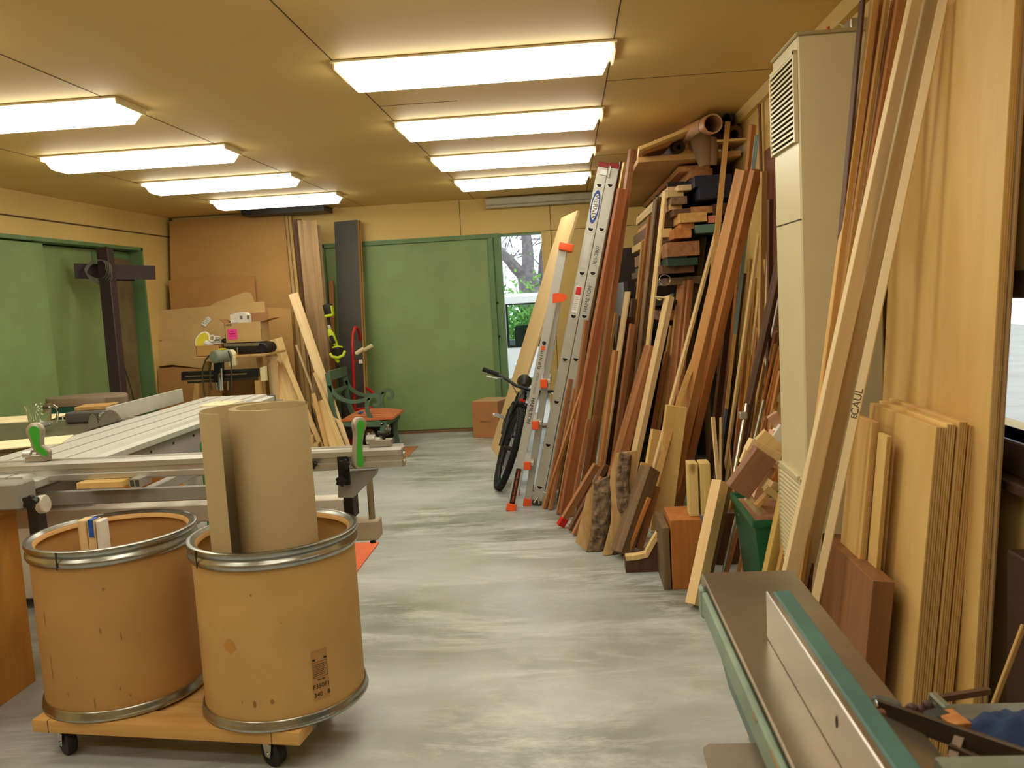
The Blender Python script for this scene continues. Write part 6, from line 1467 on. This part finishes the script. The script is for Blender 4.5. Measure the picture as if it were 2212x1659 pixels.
def bark(t, left, right, ya, yb, off):
    """lumpy bark face between two traced edges"""
    n = 48; m = 16; vs = []
    def along(line, u):
        L = [0]
        for i in range(len(line)-1): L.append(L[-1]+math.dist(line[i], line[i+1]))
        d = u*L[-1]
        for i in range(len(line)-1):
            if d <= L[i+1]+1e-9:
                k = (d-L[i])/(L[i+1]-L[i]); return (line[i][0]+(line[i+1][0]-line[i][0])*k, line[i][1]+(line[i+1][1]-line[i][1])*k)
        return line[-1]
    for i in range(n+1):
        l, r = along(left, i/n), along(right, i/n)
        for j in range(m+1):
            u = j/m; p = at_lean(l[0]+(r[0]-l[0])*u, l[1]+(r[1]-l[1])*u, ya, yb, 0.8)
            k = noise.noise(p*34)*0.014+noise.noise(p*80)*0.012+noise.noise(p*170)*0.005
            edge = min(1, 5*min(u,1-u))*min(1, 6*min(i/n,1-i/n)+0.2)
            vs.append(p+V((-0.2,-1,0.1)).normalized()*(off+(0.014+k)*edge))
    k0 = len(vs); vs += [v+V((0.01,0.05,0)) for v in vs]
    q = lambda i, j: i*(m+1)+j
    fs = [(q(i,j),q(i,j+1),q(i+1,j+1),q(i+1,j)) for i in range(n) for j in range(m)]
    fs += [tuple(k0+x for x in reversed(f)) for f in fs]
    rim = [q(0,j) for j in range(m+1)]+[q(i,m) for i in range(1,n+1)]+[q(n,j) for j in range(m-1,-1,-1)]+[q(i,0) for i in range(n-1,0,-1)]
    fs += [(rim[i],rim[(i+1)%len(rim)],k0+rim[(i+1)%len(rim)],k0+rim[i]) for i in range(len(rim))]
    vs = [V((p.x,p.y,max(p.z,0.002))) for p in vs]
    b = MB(); b.add(vs, fs); return b.build('bark', BARKS, t, angle=60)
tA = slab([(1242,1172),(1268,1196),(1278,1120),(1282,1045),(1274,1055),(1266,1068)], 'chunky slab with crusted bark standing lowest, left of the curved slab', 0.14, (0.9,0.42,0), 4.84, 5.06, 0, 0)
bark(tA, [(1283,1044),(1281,1075),(1279,1110),(1276,1150),(1266,1198)], [(1315,1030),(1319,1060),(1321,1105),(1312,1150),(1297,1203)], 4.83, 5.05, 0.0)
tB = slab([(1300,1200),(1308,1204),(1345,1120),(1332,1095),(1330,1050),(1334,1010),(1338,978),(1330,978),(1320,1010),(1316,1040),(1320,1090),(1318,1130)], 'curved slab with smooth pale face and grey bark, right of the crusted one', 0.13, (0.9,0.42,0), 4.74, 4.98, 0, 0)
bark(tB, [(1338,977),(1334,1010),(1331,1050),(1333,1095),(1344,1118)], [(1362,985),(1360,1015),(1356,1045),(1362,1085),(1368,1115)], 4.73, 4.97, 0.0)
# dark lower face of the curved slab
b = MB(); q = [at_lean(*p, 4.76, 5.0, 0.8) for p in ((1308,1205),(1345,1120),(1366,1116),(1352,1160),(1330,1206))]; n = len(q)
b.add(q+[p+V((0.05,0.10,0)) for p in q], [tuple(range(n)), tuple(range(2*n-1,n-1,-1))]+[(i,(i+1)%n,n+(i+1)%n,n+i) for i in range(n)]); b.v = [V((p.x,p.y,max(p.z,0.002))) for p in b.v]
b.build('dark_edge', WALNUT, tB)
lean((1338,1207), (1404,1012), 26, 22, DUSTY, 'thick dusty plank end leaning right of the live-edge slabs', dy=0.2, yaw=40)
lean((1350,1208), (1402,1075), 8, 3, FIR, 'thin orange strip under the thick dusty plank', dy=0.1)
lean((1378,1190), (1418,1050), 16, 4, MAHOG, 'dark red-brown board behind the thin orange strip', dy=0.1)
lean((1384,1085), (1396,1000), 24, 3, TAN, 'small tan offcut showing above the thick dusty plank', yl=5.1, dy=0.05)
# broken dark L-shaped offcut
pts = [at_y(*p, 4.44) for p in ((1352,1238),(1352,1208),(1398,1203),(1398,1196),(1420,1160),(1432,1143),(1436,1238))]; n = len(pts)
for p in pts: p.z = max(p.z, 0.002)
lo_ = thing('broken_offcut', 'dark broken plank offcut with a pale splintered edge lying by the orange block', 'wood offcut', (pts[0].x+0.1, 4.44, 0))
b = MB(); b.add([p for p in pts]+[p+V((0,0.11,0)) for p in pts], [tuple(range(n)), tuple(range(2*n-1,n-1,-1))]+[(i,(i+1)%n,n+(i+1)%n,n+i) for i in range(n)]); b.build('dark_wood', WALNUT, lo_)
b = MB(); sp = [at_y(*p, 4.435) for p in ((1352,1207),(1375,1206),(1398,1202),(1399,1195),(1410,1176),(1421,1159),(1432,1142))]
b.sweep([p+V((0,0.03,0.003*((i*7)%3))) for i, p in enumerate(sp)], [(-0.012,-0.03),(0.012,-0.03),(0.010,0.03),(-0.010,0.03)], up=(0,1,0)); b.build('splintered_edge', PINE, lo_)
# blocks standing on the floor
f0 = at_z(1453,1274); f1 = at_z(1487,1274)
ax = V((1,0.04,0)).normalized()
zt1 = at_y(1450,1124,f0.y).z
xw = at_y(1518,1200,f0.y).x-f0.x
tag(MB().box((f0.x+xw/2, f0.y+0.135, zt1/2), (xw, 0.27, zt1)).build('timber_block', wood('orange_fir_block', (190,122,60), (158,94,42), vary=0.03), bevel=0.003), 'stout orange timber block standing on the floor, pine pair on top', 'timber', 'upright timber blocks')
zt2_ = at_y(1440,1106,f0.y+0.3).z
tag(MB().box((f0.x-0.024, f0.y+0.165, zt2_/2), (0.036, 0.33, zt2_)).build('board', DUSTY, bevel=0.002), 'weathered grey board standing against the left side of the orange block', 'board')
for k, (pa_, pb2, lab) in enumerate((((1486,1002),(1511,1112),'left of two pale pine two-by-fours standing on the orange block'), ((1511,1001),(1538,1110),'right of two pale pine two-by-fours standing on the orange block'))):
    yk = f0.y+0.05; a_, c_ = at_y(pa_[0], pa_[1], yk), at_y(pb2[0], pb2[1], yk)
    zb = zt1+0.001
    tag(MB().box(((a_.x+c_.x)/2, yk+0.05, (a_.z+zb)/2), (abs(c_.x-a_.x)-0.001, 0.10, a_.z-zb)).build('pine_stud', wood('knotty_pine', (228,206,142), (206,176,108), knots=True, vary=0.03), bevel=0.003), lab, 'timber', 'pine studs on the orange block')
lean((1497,1316), (1556,1040), 22, 18, wood('clean_pine', (238,208,158), (226,188,132), vary=0.03), 'clean pale two-by-four leaning beside the jointer, its foot at the front', dy=0.22, yaw=45)
lean((1518,1290), (1574,1042), 14, 10, DUSTY, 'duller two-by-four just behind the clean pale one', dy=0.22, yaw=45)

a_, c_ = at_y(1542, 1110, 4.52), at_y(1608, 1235, 4.52)
tag(MB().lohi((a_.x, 4.52, 0.001), (c_.x, 4.60, a_.z)).build('timber_block', WALNUT, bevel=0.003), 'dark brown timber block in the shade between the pale two-by-fours and the green bin', 'timber')
# ------------------------------------------------------------------ wall heater
HX, HY0, HY1, HZ = 0.825, 3.11, 3.47, 2.33
HEATM = plain('cream_enamel', (210,198,158), 0.38, var=0.03)
he = thing('wall_heater', 'tall cream metal wall heater with louvred grilles', 'heater', ((HX+XR)/2, (HY0+HY1)/2, 0))
b = MB(); b.lohi((HX, HY0, 0.06), (XR-0.036, HY1, HZ)); b.build('cabinet', HEATM, he, bevel=0.006)
MB().lohi((HX-0.006, HY0-0.006, HZ), (XR-0.036, HY1+0.006, HZ+0.012)).build('top_cap', plain('dusty_cream', (176,160,120), 0.6), he, bevel=0.004)
MB().lohi((HX+0.03, HY0+0.03, 0.0), (XR-0.036, HY1-0.03, 0.06)).build('plinth', DB, he)
LOUV = plain('louvre_shadow_gap', (58,50,36), 0.8)
def grille(z0, z1, nm):
    g = MB().lohi((HX-0.004, HY0+0.018, z0), (HX-0.0005, HY1-0.012, z1)).build(nm, LOUV, he)
    b = MB(); n = int((z1-z0)/0.0175)
    for i in range(n+1):
        z = z0+(z1-z0)*i/n
        b.add([(HX-0.001,HY0+0.018,z+0.0075),(HX-0.014,HY0+0.018,z-0.001),(HX-0.014,HY0+0.018,z-0.0085),(HX-0.001,HY0+0.018,z-0.001),
               (HX-0.001,HY1-0.012,z+0.0075),(HX-0.014,HY1-0.012,z-0.001),(HX-0.014,HY1-0.012,z-0.0085),(HX-0.001,HY1-0.012,z-0.001)],
              [(0,1,2,3),(7,6,5,4),(0,4,5,1),(1,5,6,2),(2,6,7,3),(3,7,4,0)])
    b.lohi((HX-0.015, HY0+0.004, z0-0.012), (HX-0.001, HY0+0.018, z1+0.012)); b.lohi((HX-0.015, HY1-0.012, z0-0.012), (HX-0.001, HY1-0.002, z1+0.012)); b.lohi((HX-0.015, HY0+0.004, z1), (HX-0.001, HY1-0.002, z1+0.014))
    b.build('louvres', HEATM, g)
grille(1.985, 2.27, 'upper_grille'); grille(0.20, 0.76, 'lower_grille')
MB().lohi((HX-0.002, HY0+0.002, 1.704), (HX+0.002, HY1, 1.708)).build('panel_seam', LOUV, he)
MB().box((HX-0.018, HY0+0.06, 0.775), (0.012, 0.05, 0.014)).build('catch', HEATM, he, bevel=0.003)
q = at_y(1838, 50, 3.2)
jb = thing('junction_box', 'small grey box with a wire on top of the heater', 'box', (q.x, 3.2, HZ+0.0125))
MB().box((q.x+0.015, 3.2, HZ+0.0125+0.022), (0.06, 0.09, 0.044)).build('body', GALV, jb, bevel=0.002)
b = MB(); b.tube(smooth_line([(q.x-0.015,3.2,HZ+0.03), (q.x-0.04,3.2,HZ+0.05), (q.x-0.065,3.2,HZ+0.032), (q.x-0.075,3.19,HZ+0.016)]), 0.003, 6); b.build('wire', IVORY, jb)
b = MB(); b.cyl((q.x-0.078,3.19,HZ+0.0125), (q.x-0.082,3.19,HZ+0.042), 0.006); b.build('orange_connector', plain('orange_red_plastic', (214,84,44), 0.5), jb)
# conduit pair up the wall
p = at_x(1640, 206, XR-0.012)
b = MB(); b.tube([(XR-0.012, p.y, 0.0), (XR-0.012, p.y, ZC-0.07)], 0.009, 10); tag(b.build('conduit', plain('brown_painted_conduit', (132,92,52), 0.5)), 'thin brown conduit running up the right wall left of the heater', 'conduit')
b = MB(); b.tube([(XR-0.009, p.y-0.06, 0.0), (XR-0.009, p.y-0.06, ZC-0.07)], 0.006, 10); tag(b.build('conduit', PAINT), 'thin buff conduit beside the brown one on the right wall', 'conduit')

# ------------------------------------------------------------------ boards leaning beside the heater
def nb(pl, pt, wf, wl, mat, label, y, dy=0.1, yaw=24, **k):
    return lean(pl, pt, wf, wl, mat, label, yl=y, dy=dy, yaw=yaw, group='boards leaning beside the heater', **k)
nb((1790,800), (1863,0), 6, 4, WALNUT, 'dark brown strip closest to the heater', 2.86, dy=0.04, yaw=15)
nb((1751,1040), (1889,0), 13, 3, TAN, 'tan board beside the dark strip at the heater', 2.84, dy=0.06, yaw=10)
nb((1772,1000), (1902,0), 9, 2, MAHOG, 'brown strip standing for the shaded gap between two tan boards near the heater', 2.90, dy=0.05, yaw=10)  # strip added in the gap between boards, its brown standing for shade
nb((1776,950), (1916,0), 10, 2, TAN, 'second tan board from the heater', 2.83, dy=0.06, yaw=10)
nb((1800,900), (1930,0), 7, 2, MAHOG, 'narrow brown batten behind the large cream boards', 2.88, dy=0.04, yaw=10)
nb((1800,880), (1948,0), 22, 2, CEDAR, 'wide orange-brown board behind the large cream boards', 2.89, dy=0.02, yaw=10)
CREAM = wood('cream_poplar', (232,210,166), (218,192,144), vary=0.03)
CREAM_SHADED = wood('shade_toned_poplar', (190,168,128), (166,142,100), vary=0.03)  # darker copy of the cream poplar: groove shade put into the colour
nA = nb((1708,1235), (1981,0), 32, 4, CREAM, 'widest cream board, leftmost of the large ones leaning in front of the heater', 2.72, dy=0.06, yaw=8)
nB = nb((1738,1250), (2012,0), 30, 2, CREAM_SHADED, 'cream board toned darker for groove shade, between the widest cream board and the lettered one', 2.84, dy=0.06, yaw=6)
nC = nb((1765,1280), (2038,0), 15, 2, CREAM, 'cream board with pencilled letters on its edge, right of the large ones', 2.62, dy=0.06, yaw=-38)
PENCIL = plain('pencil_grey', (92,78,58), 0.9)
def pencil(o, text, py, size, off=0.0, face='front'):
    M = o.matrix_world; L_ = max(c[2] for c in o.bound_box); hx = max(c[0] for c in o.bound_box); hy = max(c[1] for c in o.bound_box)
    lo, hi = 0.0, L_
    for _ in range(40):
        m_ = (lo+hi)/2; p = M @ V((0,0,m_))-EYE
        if PH/2-FPX*p.dot(_u)/p.dot(_f) > py: lo = m_
        else: hi = m_
    zl = (lo+hi)/2; y_ = M.to_3x3() @ V((0,1,0)); x_ = M.to_3x3() @ V((1,0,0)); z_ = M.to_3x3() @ V((0,0,1))
    n_ = -y_ if y_.y > 0 else y_
    p = M @ V((off*hx,0,zl)) + n_*(hy+0.0006)
    return words('pencil_lettering', text, face_frame(p, z_, n_), size, PENCIL, o)
pencil(nC, 'CAUL', 868, 0.032); pencil(nC, 'E', 900, 0.024)
b = MB()
# leaning panels parallel to the wall
def wallpanel(y0, y1, xf, slope, zt, th, mat, name, label, cat, group=None):
    P0 = V((xf+th/2, (y0+y1)/2, 0)); P1 = V((xf+th/2+slope*zt, (y0+y1)/2, zt))
    return lay(None, P0, P1, y1-y0, th, PI/2, mat, name, label, cat, group, bevel=0.001)
PLYB = wood('big_birch_ply', (220,184,118), (206,166,98), grain=7, along=2.0, vary=0.02)
def edged(o, y_side=-1):
    """dark glue lines along the near edge of a panel: real thin layers"""
    bb = [V(c) for c in o.bound_box]; xs = max(c.x for c in bb); ys = max(c.y for c in bb); zs_ = max(c.z for c in bb)
    M3 = o.matrix_world.to_3x3(); sx = 1 if (M3 @ V((1,0,0))).y < 0 else -1
    b = MB()
    for k in (-0.55, 0.0, 0.55): b.box((sx*(xs+0.0003), k*ys, zs_/2), (0.0008, ys*0.22, zs_-0.004))
    e = b.build('ply_layers', PLYEDGE, origin=(0,0,0)); e.parent = o; return o
edged(wallpanel(2.22, 2.96, 0.985, 0.055, 2.25, 0.023, PLYB, 'plywood_sheet', 'largest birch plywood panel leaning on the right wall at the edge of the photo', 'panel'))
edged(wallpanel(2.205, 2.95, 1.0105, 0.0535, 2.2, 0.007, DUSTP, 'plywood_sheet', 'greyish panel behind the largest birch panel, only its edge showing', 'panel'))
for k, lab in enumerate(('front panel of the four chest-high plywood panels', 'second from the front of the four chest-high plywood panels', 'third from the front of the four chest-high plywood panels', 'rearmost of the four chest-high plywood panels')):
    edged(wallpanel(2.30+0.004*(k%2), 2.80, 0.850+0.029*k, 0.090, 1.09+0.006*(k%3), 0.023+0.003*(k==0), PLYB if k % 2 == 0 else PLY, 'plywood_sheet', lab, 'panel', 'chest-high plywood panels'))
xa_ = at_y(1900, 911, 2.58); zt_ = xa_.z
edged(wallpanel(2.58, 2.76, xa_.x-0.022-0.10*zt_, 0.10, zt_, 0.020, PLYB, 'plywood_strip', 'pale plywood strip with a square top left of the chest-high panels', 'panel'))
xa_ = at_y(1928, 942, 2.50); zt_ = xa_.z
edged(wallpanel(2.50, 2.57, xa_.x-0.016-0.09*zt_, 0.09, zt_, 0.014, PLY, 'plywood_strip', 'shorter plywood strip between the square-topped strip and the chest-high panels', 'panel'))
wb = at_y(1886, 1257, 2.38)
wallpanel(2.38, 2.86, wb.x-0.105*wb.z, 0.105, wb.z, 0.060, wood('chocolate_block', (150,104,66), (128,84,50), vary=0.02), 'wood_block', 'thick chocolate-brown block leaning on the plywood panels behind the jointer', 'wood block')
# dim things under the window
tag(MB().lohi((1.06, 1.5, 0.0), (XR-0.036, 2.16, 0.80)).build('low_cabinet', plain('dark_brown_cabinet', (60,40,28), 0.6), bevel=0.004), 'dark low cabinet under the window at the right edge', 'cabinet')
p0_, p1_ = at_y(2155,1500,1.96), at_y(2212,1370,2.0)
lay(None, at_y(2155,1500,1.9), at_y(2212,1350,1.92), 0.011, 0.010, 0, TAN, 'board', 'thin tan strip leaning in the dark corner under the window', 'board')

# ------------------------------------------------------------------ green bin of offcuts
BG = plain('dark_green_bin', (22,92,58), 0.4, var=0.06)
nl = at_y(1630, 1124, 3.58); bz = nl.z; fl = at_z(1588, 1064, bz); x1 = nl.x+0.30; y0, y1 = nl.y, fl.y
bn = thing('recycling_bin', 'dark green plastic bin full of wood offcuts left of the heater', 'bin', ((nl.x+x1)/2, (y0+y1)/2, 0))
b = MB(); tp = 0.05
def ringv(x0, x1_, ya, yb, z): return [(x0,ya,z),(x1_,ya,z),(x1_,yb,z),(x0,yb,z)]
o0 = ringv(nl.x+tp, x1-tp, y0+tp, y1-tp, 0.002); o1 = ringv(nl.x, x1, y0, y1, bz-0.03); o2 = ringv(nl.x-0.012, x1+0.012, y0-0.012, y1+0.012, bz-0.03); o3 = ringv(nl.x-0.012, x1+0.012, y0-0.012, y1+0.012, bz)
i3 = ringv(nl.x+0.006, x1-0.006, y0+0.006, y1-0.006, bz); i0 = ringv(nl.x+tp+0.006, x1-tp-0.006, y0+tp+0.006, y1-tp-0.006, 0.012)
b.add(o0+o1+o2+o3+i3+i0, [(3,2,1,0)]+[(4*r+k, 4*r+(k+1)%4, 4*(r+1)+(k+1)%4, 4*(r+1)+k) for r in range(5) for k in range(4)]+[(20,21,22,23)])
b.build('body', BG, bn, bevel=0.010, seg=2)
def off(px, py, y, dims, rot, mat, label, name='wood_offcut'):
    c = at_y(px, py, y); M = Matrix.Translation(c) @ Matrix.Rotation(rot[2],4,'Z') @ Matrix.Rotation(rot[1],4,'Y') @ Matrix.Rotation(rot[0],4,'X')
    b = MB(); b.box((0,0,0), dims); me = b.build(name, mat, bevel=0.002, origin=(0,0,0)); me.matrix_world = M
    tag(me, label, 'wood offcut', 'offcuts in the green bin'); return me
PINK = wood('pinkish_wood', (216,176,150), (196,150,124))
BB = wood('dull_brown_block', (160,116,88), (132,92,68), vary=0.05)
off(1622, 1020, 3.62, (0.105,0.05,0.20), (0.15,0.62,0.2), BB, 'big dull brown block, leftmost in the green bin')
off(1648, 975, 3.66, (0.15,0.045,0.055), (0,0.52,0.15), MAPLE, 'pale bar lying across the big brown block in the green bin')
off(1671, 965, 3.75, (0.16,0.045,0.06), (0,0.78,-0.1), PINE, 'pale bar slanting toward the heater on top of the bin')
off(1690, 945, 3.85, (0.10,0.05,0.09), (0.1,0.6,0.1), WHITE, 'white block against the heater at the top of the bin')
off(1686, 922, 3.86, (0.14,0.03,0.05), (0,1.0,0), PINK, 'pinkish stick pointing up at the top of the bin')
off(1656, 1010, 3.84, (0.06,0.04,0.34), (0,0.35,0.3), PINK, 'pinkish block between the two pale bars in the bin')
off(1678, 1026, 3.66, (0.08,0.07,0.045), (0.2,0.45,0.4), FIR, 'reddish-brown block by the heater in the bin')
off(1664, 1050, 3.62, (0.05,0.05,0.05), (0.3,0.5,0.6), MAPLE, 'small cream cube in the middle of the bin')
off(1672, 1068, 3.60, (0.10,0.018,0.03), (0.1,0.7,0.2), PINE, 'thin yellow wedge in the bin')
off(1652, 1073, 3.62, (0.11,0.03,0.022), (0,-0.7,0.3), TAN, 'tan stick pointing down to the left in the bin')
off(1630, 1092, 3.64, (0.10,0.02,0.035), (0.4,0.9,0.2), MAPLE, 'thin cream slat near the bin rim')
off(1610, 985, 3.78, (0.03,0.03,0.07), (0,0.4,0), PINE, 'small pale stub at the left behind the big brown block')
off(1662, 1118, 3.80, (0.20,0.36,0.08), (0.04,0.03,0.03), BB, 'brown flat offcut low in the bin')
lay(None, at_y(1662,1235,3.46), at_y(1702,1045,3.50), 0.055, 0.028, math.radians(28), wood('yellow_moulding', (206,176,100), (186,152,80), vary=0.02), 'board', 'yellowish moulding leaning on the heater in front of the green bin', 'board')
lay(None, at_y(1685,1235,3.42), at_y(1706,1140,3.45), 0.03, 0.02, math.radians(20), TAN, 'board', 'short tan strip beside the yellowish moulding', 'board')

# ------------------------------------------------------------------ jointer, front right
JZ = 0.85
bl, brr = at_z(1516, 1237, JZ), at_z(1715, 1232, JZ)
jx0, jx1, jy1 = bl.x-0.002, brr.x, bl.y
jn = thing('jointer', 'green jointer with a worn steel table and a long fence at the right front', 'jointer', ((jx0+jx1)/2, 1.3, 0))
def steel_table():
    m = plain('worn_jointer_steel', (146,132,112), 0.30, metal=0.75, var=0.16, scale=5); return m
b = MB(); b.lohi((jx0, 0.30, JZ-0.045), (jx1, jy1, JZ)); b.build('table', steel_table(), jn, bevel=0.003)
TEALL = plain('pale_teal_machine_paint', (128,148,130), 0.45, var=0.18, scale=10)
b = MB(); b.lohi((jx0-0.014, 0.32, JZ-0.06), (jx0-0.001, jy1-0.10, JZ-0.008)); b.build('side_lip', TEALL, jn, bevel=0.004)
b = MB(); sec = [(0.0,-0.06),(jx1-jx0-0.01,-0.06),(jx1-jx0-0.05,-0.22),(0.035,-0.22)]
b.add([(jx0+x, 0.4, JZ+z) for x, z in sec]+[(jx0+x, jy1-0.12, JZ+z) for x, z in sec], [(0,1,2,3),(7,6,5,4),(0,4,5,1),(1,5,6,2),(2,6,7,3),(3,7,4,0)]); b.build('bed_casting', TEAL, jn, bevel=0.006)
b = MB(); b.lohi((jx0+0.03, 0.7, 0.02), (jx1-0.04, 1.55, JZ-0.22)); b.build('stand', TEAL, jn, bevel=0.01)
b = MB(); b.box((jx0-0.007, jy1-0.06, JZ-0.045), (0.012, 0.04, 0.07)); b.build('end_lug', TEALL, jn, bevel=0.008)
b = MB()
for k in range(7): b.box((jx0-0.0146, 0.5+0.13*k, JZ-0.03+0.006*((k*3)%4)), (0.0008, 0.03+0.01*(k%3), 0.006))
b.build('paint_chips', plain('bare_orange_primer', (168,132,84), 0.7), jn)
fe = at_z(1657, 1378, JZ); ftz = at_y(1664, 1276, fe.y).z
fr = at_y(1708, 1275, fe.y)
b = MB(); b.lohi((fe.x, 0.45, JZ+0.0006), (fe.x+0.012, fe.y, ftz)); b.build('fence_face', plain('polished_fence_steel', (176,168,162), 0.22, metal=0.9, var=0.08, scale=6), jn, bevel=0.002)
b = MB(); b.lohi((fe.x+0.0125, 0.45, ftz-0.022), (fr.x, fe.y, ftz)); b.lohi((fe.x+0.0125, 0.45, JZ+0.0006), (fe.x+0.025, fe.y, ftz-0.022)); b.build('fence_bar', TEAL, jn, bevel=0.003)
b = MB(); c = at_z(1842, 1566, JZ+0.05); b.ball((fe.x-0.0005, c.y, JZ+0.055), 0.005, sc=(0.2,0.8,1.8)); b.build('fence_mark', INK, jn)
gp = at_z(1592, 1625, 0.74)
b = MB(); poly = []
for sx_, sy_, a0 in ((1,1,0),(-1,1,90),(-1,-1,180),(1,-1,270)):
    for k in range(6): a = math.radians(a0+18*k); poly.append((sx_*0.034+0.016*math.cos(a), sy_*0.11+0.016*math.sin(a)))
b.prism(poly, -0.012, 0, Matrix.Translation((gp.x-0.002, gp.y-0.095, 0.74))); b.build('rabbet_ledge', plain('grey_brown_casting', (130,116,98), 0.5, metal=0.3), jn, bevel=0.003)
MB().lohi((gp.x-0.02, gp.y-0.16, 0.66), (jx0+0.03, gp.y-0.06, 0.728)).build('ledge_bracket', TEAL, jn, bevel=0.006)

# ------------------------------------------------------------------ cluttered bench at the lower right
by0 = 1.28; tz = at_y(2212, 1516, 1.42).z
bx0 = at_y(2012, 1520, 1.42).x
bt = thing('machine_bench', 'grey-green machine bench with clutter at the lower right corner', 'bench', (bx0+0.25, 1.2, 0))
MB().lohi((bx0, 1.16, tz-0.03), (bx0+0.34, 1.42, tz)).build('top', plain('dusty_bench_steel', (128,126,108), 0.45, metal=0.3, var=0.1), bt, bevel=0.003)
for xx in (bx0+0.02, bx0+0.28):
    for yy in (1.18, 1.36): MB().lohi((xx, yy, 0.0), (xx+0.04, yy+0.04, tz-0.03)).build('leg', STEELD, bt)
MB().lohi((bx0, 0.80, tz-0.35), (bx0+0.34, 1.16, tz-0.3)).build('shelf', BLACK, bt)
cl = thing('bar_clamp', 'long steel bar clamp lying across the bench toward the jointer fence', 'clamp', at_y(2050,1580,1.15))
cA, cB = at_y(1893, 1530, 1.26), at_y(2230, 1648, 1.06)
b = MB(); b.bar(cA, cB, 0.008, 0.030, up=(0,0,1)); b.build('bar', plain('dark_bronze_steel', (84,68,54), 0.4, metal=0.6), cl, bevel=0.001)
b = MB(); b.bar(at_y(1884,1513,1.27), at_y(1945,1533,1.25), 0.022, 0.018); b.build('jaw', plain('blue_grey_cast', (96,104,104), 0.4, metal=0.5), cl, bevel=0.004)
b = MB(); b.cyl(at_y(1886,1515,1.255), at_y(1893,1528,1.25), 0.006); b.cyl(at_y(1893,1533,1.25), at_y(1903,1552,1.245), 0.006); b.build('screw', CHROME, cl)
b = MB(); b.box(at_y(1918,1540,1.25), (0.04,0.02,0.018)); b.build('brown_pad', plain('reddish_leather', (140,96,76), 0.8), cl, bevel=0.003)
b = MB(); b.bar(at_y(2075,1600,1.12), at_y(2060,1645,1.10), 0.012, 0.02); b.bar(at_y(2050,1616,1.11), at_y(2130,1652,1.08), 0.008, 0.012); b.build('clamp_arm', plain('dark_bronze_steel', (84,68,54), 0.4, metal=0.6), cl)
b = MB()
for px, py in ((1970,1530), (1990,1533), (2003,1524), (2024,1527)): b.ball(at_y(px, py, 1.30), 0.0085)
b.bar(at_y(1962,1542,1.30), at_y(2028,1545,1.30), 0.03, 0.012)
tag(b.build('knobbed_fitting', plain('dark_red_brown_knobs', (78,52,46), 0.5)), 'small fitting with four dark round knobs on the bench', 'fitting')
tag(MB().bar(at_y(2030,1514,1.40)+V((0,0,0.004)), at_y(2136,1492,1.42), 0.010, 0.010).build('stick', WALNUT), 'thin dark stick lying over the back of the cluttered bench', 'stick')
c = at_y(2056, 1560, 1.22); b = MB(); b.bar(at_y(2036,1540,1.25), at_y(2078,1572,1.2), 0.03, 0.012)
tag(b.build('wood_block', FIR, bevel=0.001), 'flat orange wood block on the clamp at the lower right', 'wood block')
c = at_y(2026, 1552, 1.24); tag(MB().box((c.x, 1.24, c.z-0.004), (0.034,0.03,0.03), rz=0.4).build('metal_block', plain('dark_iron', (48,50,46), 0.5), bevel=0.005), 'dark metal block behind the bar clamp', 'metal block')
c = at_y(2022, 1508, 1.32); b = MB(); b.bar(at_y(2012,1506,1.32), at_y(2048,1540,1.28), 0.014, 0.022); tag(b.build('steel_bracket', plain('grey_green_steel', (132,132,116), 0.4, metal=0.4), bevel=0.003), 'grey steel bracket standing at the corner of the bench', 'bracket')
# blue cloth bag
c = at_y(2205, 1560, 1.18); b = MB(); n, m = 20, 12; vs = []
for i in range(n+1):
    for j in range(m+1):
        u, w_ = i/n*2-1, j/m*2-1; p = V((u*0.06, w_*0.05, 0)); hgt = max(0, 1-(u*u+w_*w_)*0.75)
        vs.append(c+p+V((0,0,0.028*hgt+0.012*noise.noise(V((u*3,w_*3,1)))-0.02)))
k0 = len(vs); vs += [v-V((0,0,0.012)) for v in vs]; q = lambda i, j: i*(m+1)+j
fs = [(q(i,j),q(i+1,j),q(i+1,j+1),q(i,j+1)) for i in range(n) for j in range(m)]; fs += [tuple(k0+x for x in reversed(f)) for f in fs]
rim = [q(i,0) for i in range(n+1)]+[q(n,j) for j in range(1,m+1)]+[q(i,m) for i in range(n-1,-1,-1)]+[q(0,j) for j in range(m-1,0,-1)]
fs += [(rim[i],k0+rim[i],k0+rim[(i+1)%len(rim)],rim[(i+1)%len(rim)]) for i in range(len(rim))]
b.add(vs, fs); tag(b.build('blue_cloth', plain('dull_blue_cloth', (36,54,88), 0.9, var=0.3, scale=14), angle=80), 'crumpled blue cloth at the lower right edge', 'cloth')
c = at_y(2150, 1652, 1.0); tag(MB().box((c.x+0.02, 0.98, c.z-0.014), (0.16, 0.10, 0.02)).build('grey_plate', plain('grey_green_plate', (116,120,104), 0.5), bevel=0.006, seg=2), 'grey-green plate at the bottom right corner', 'plate')
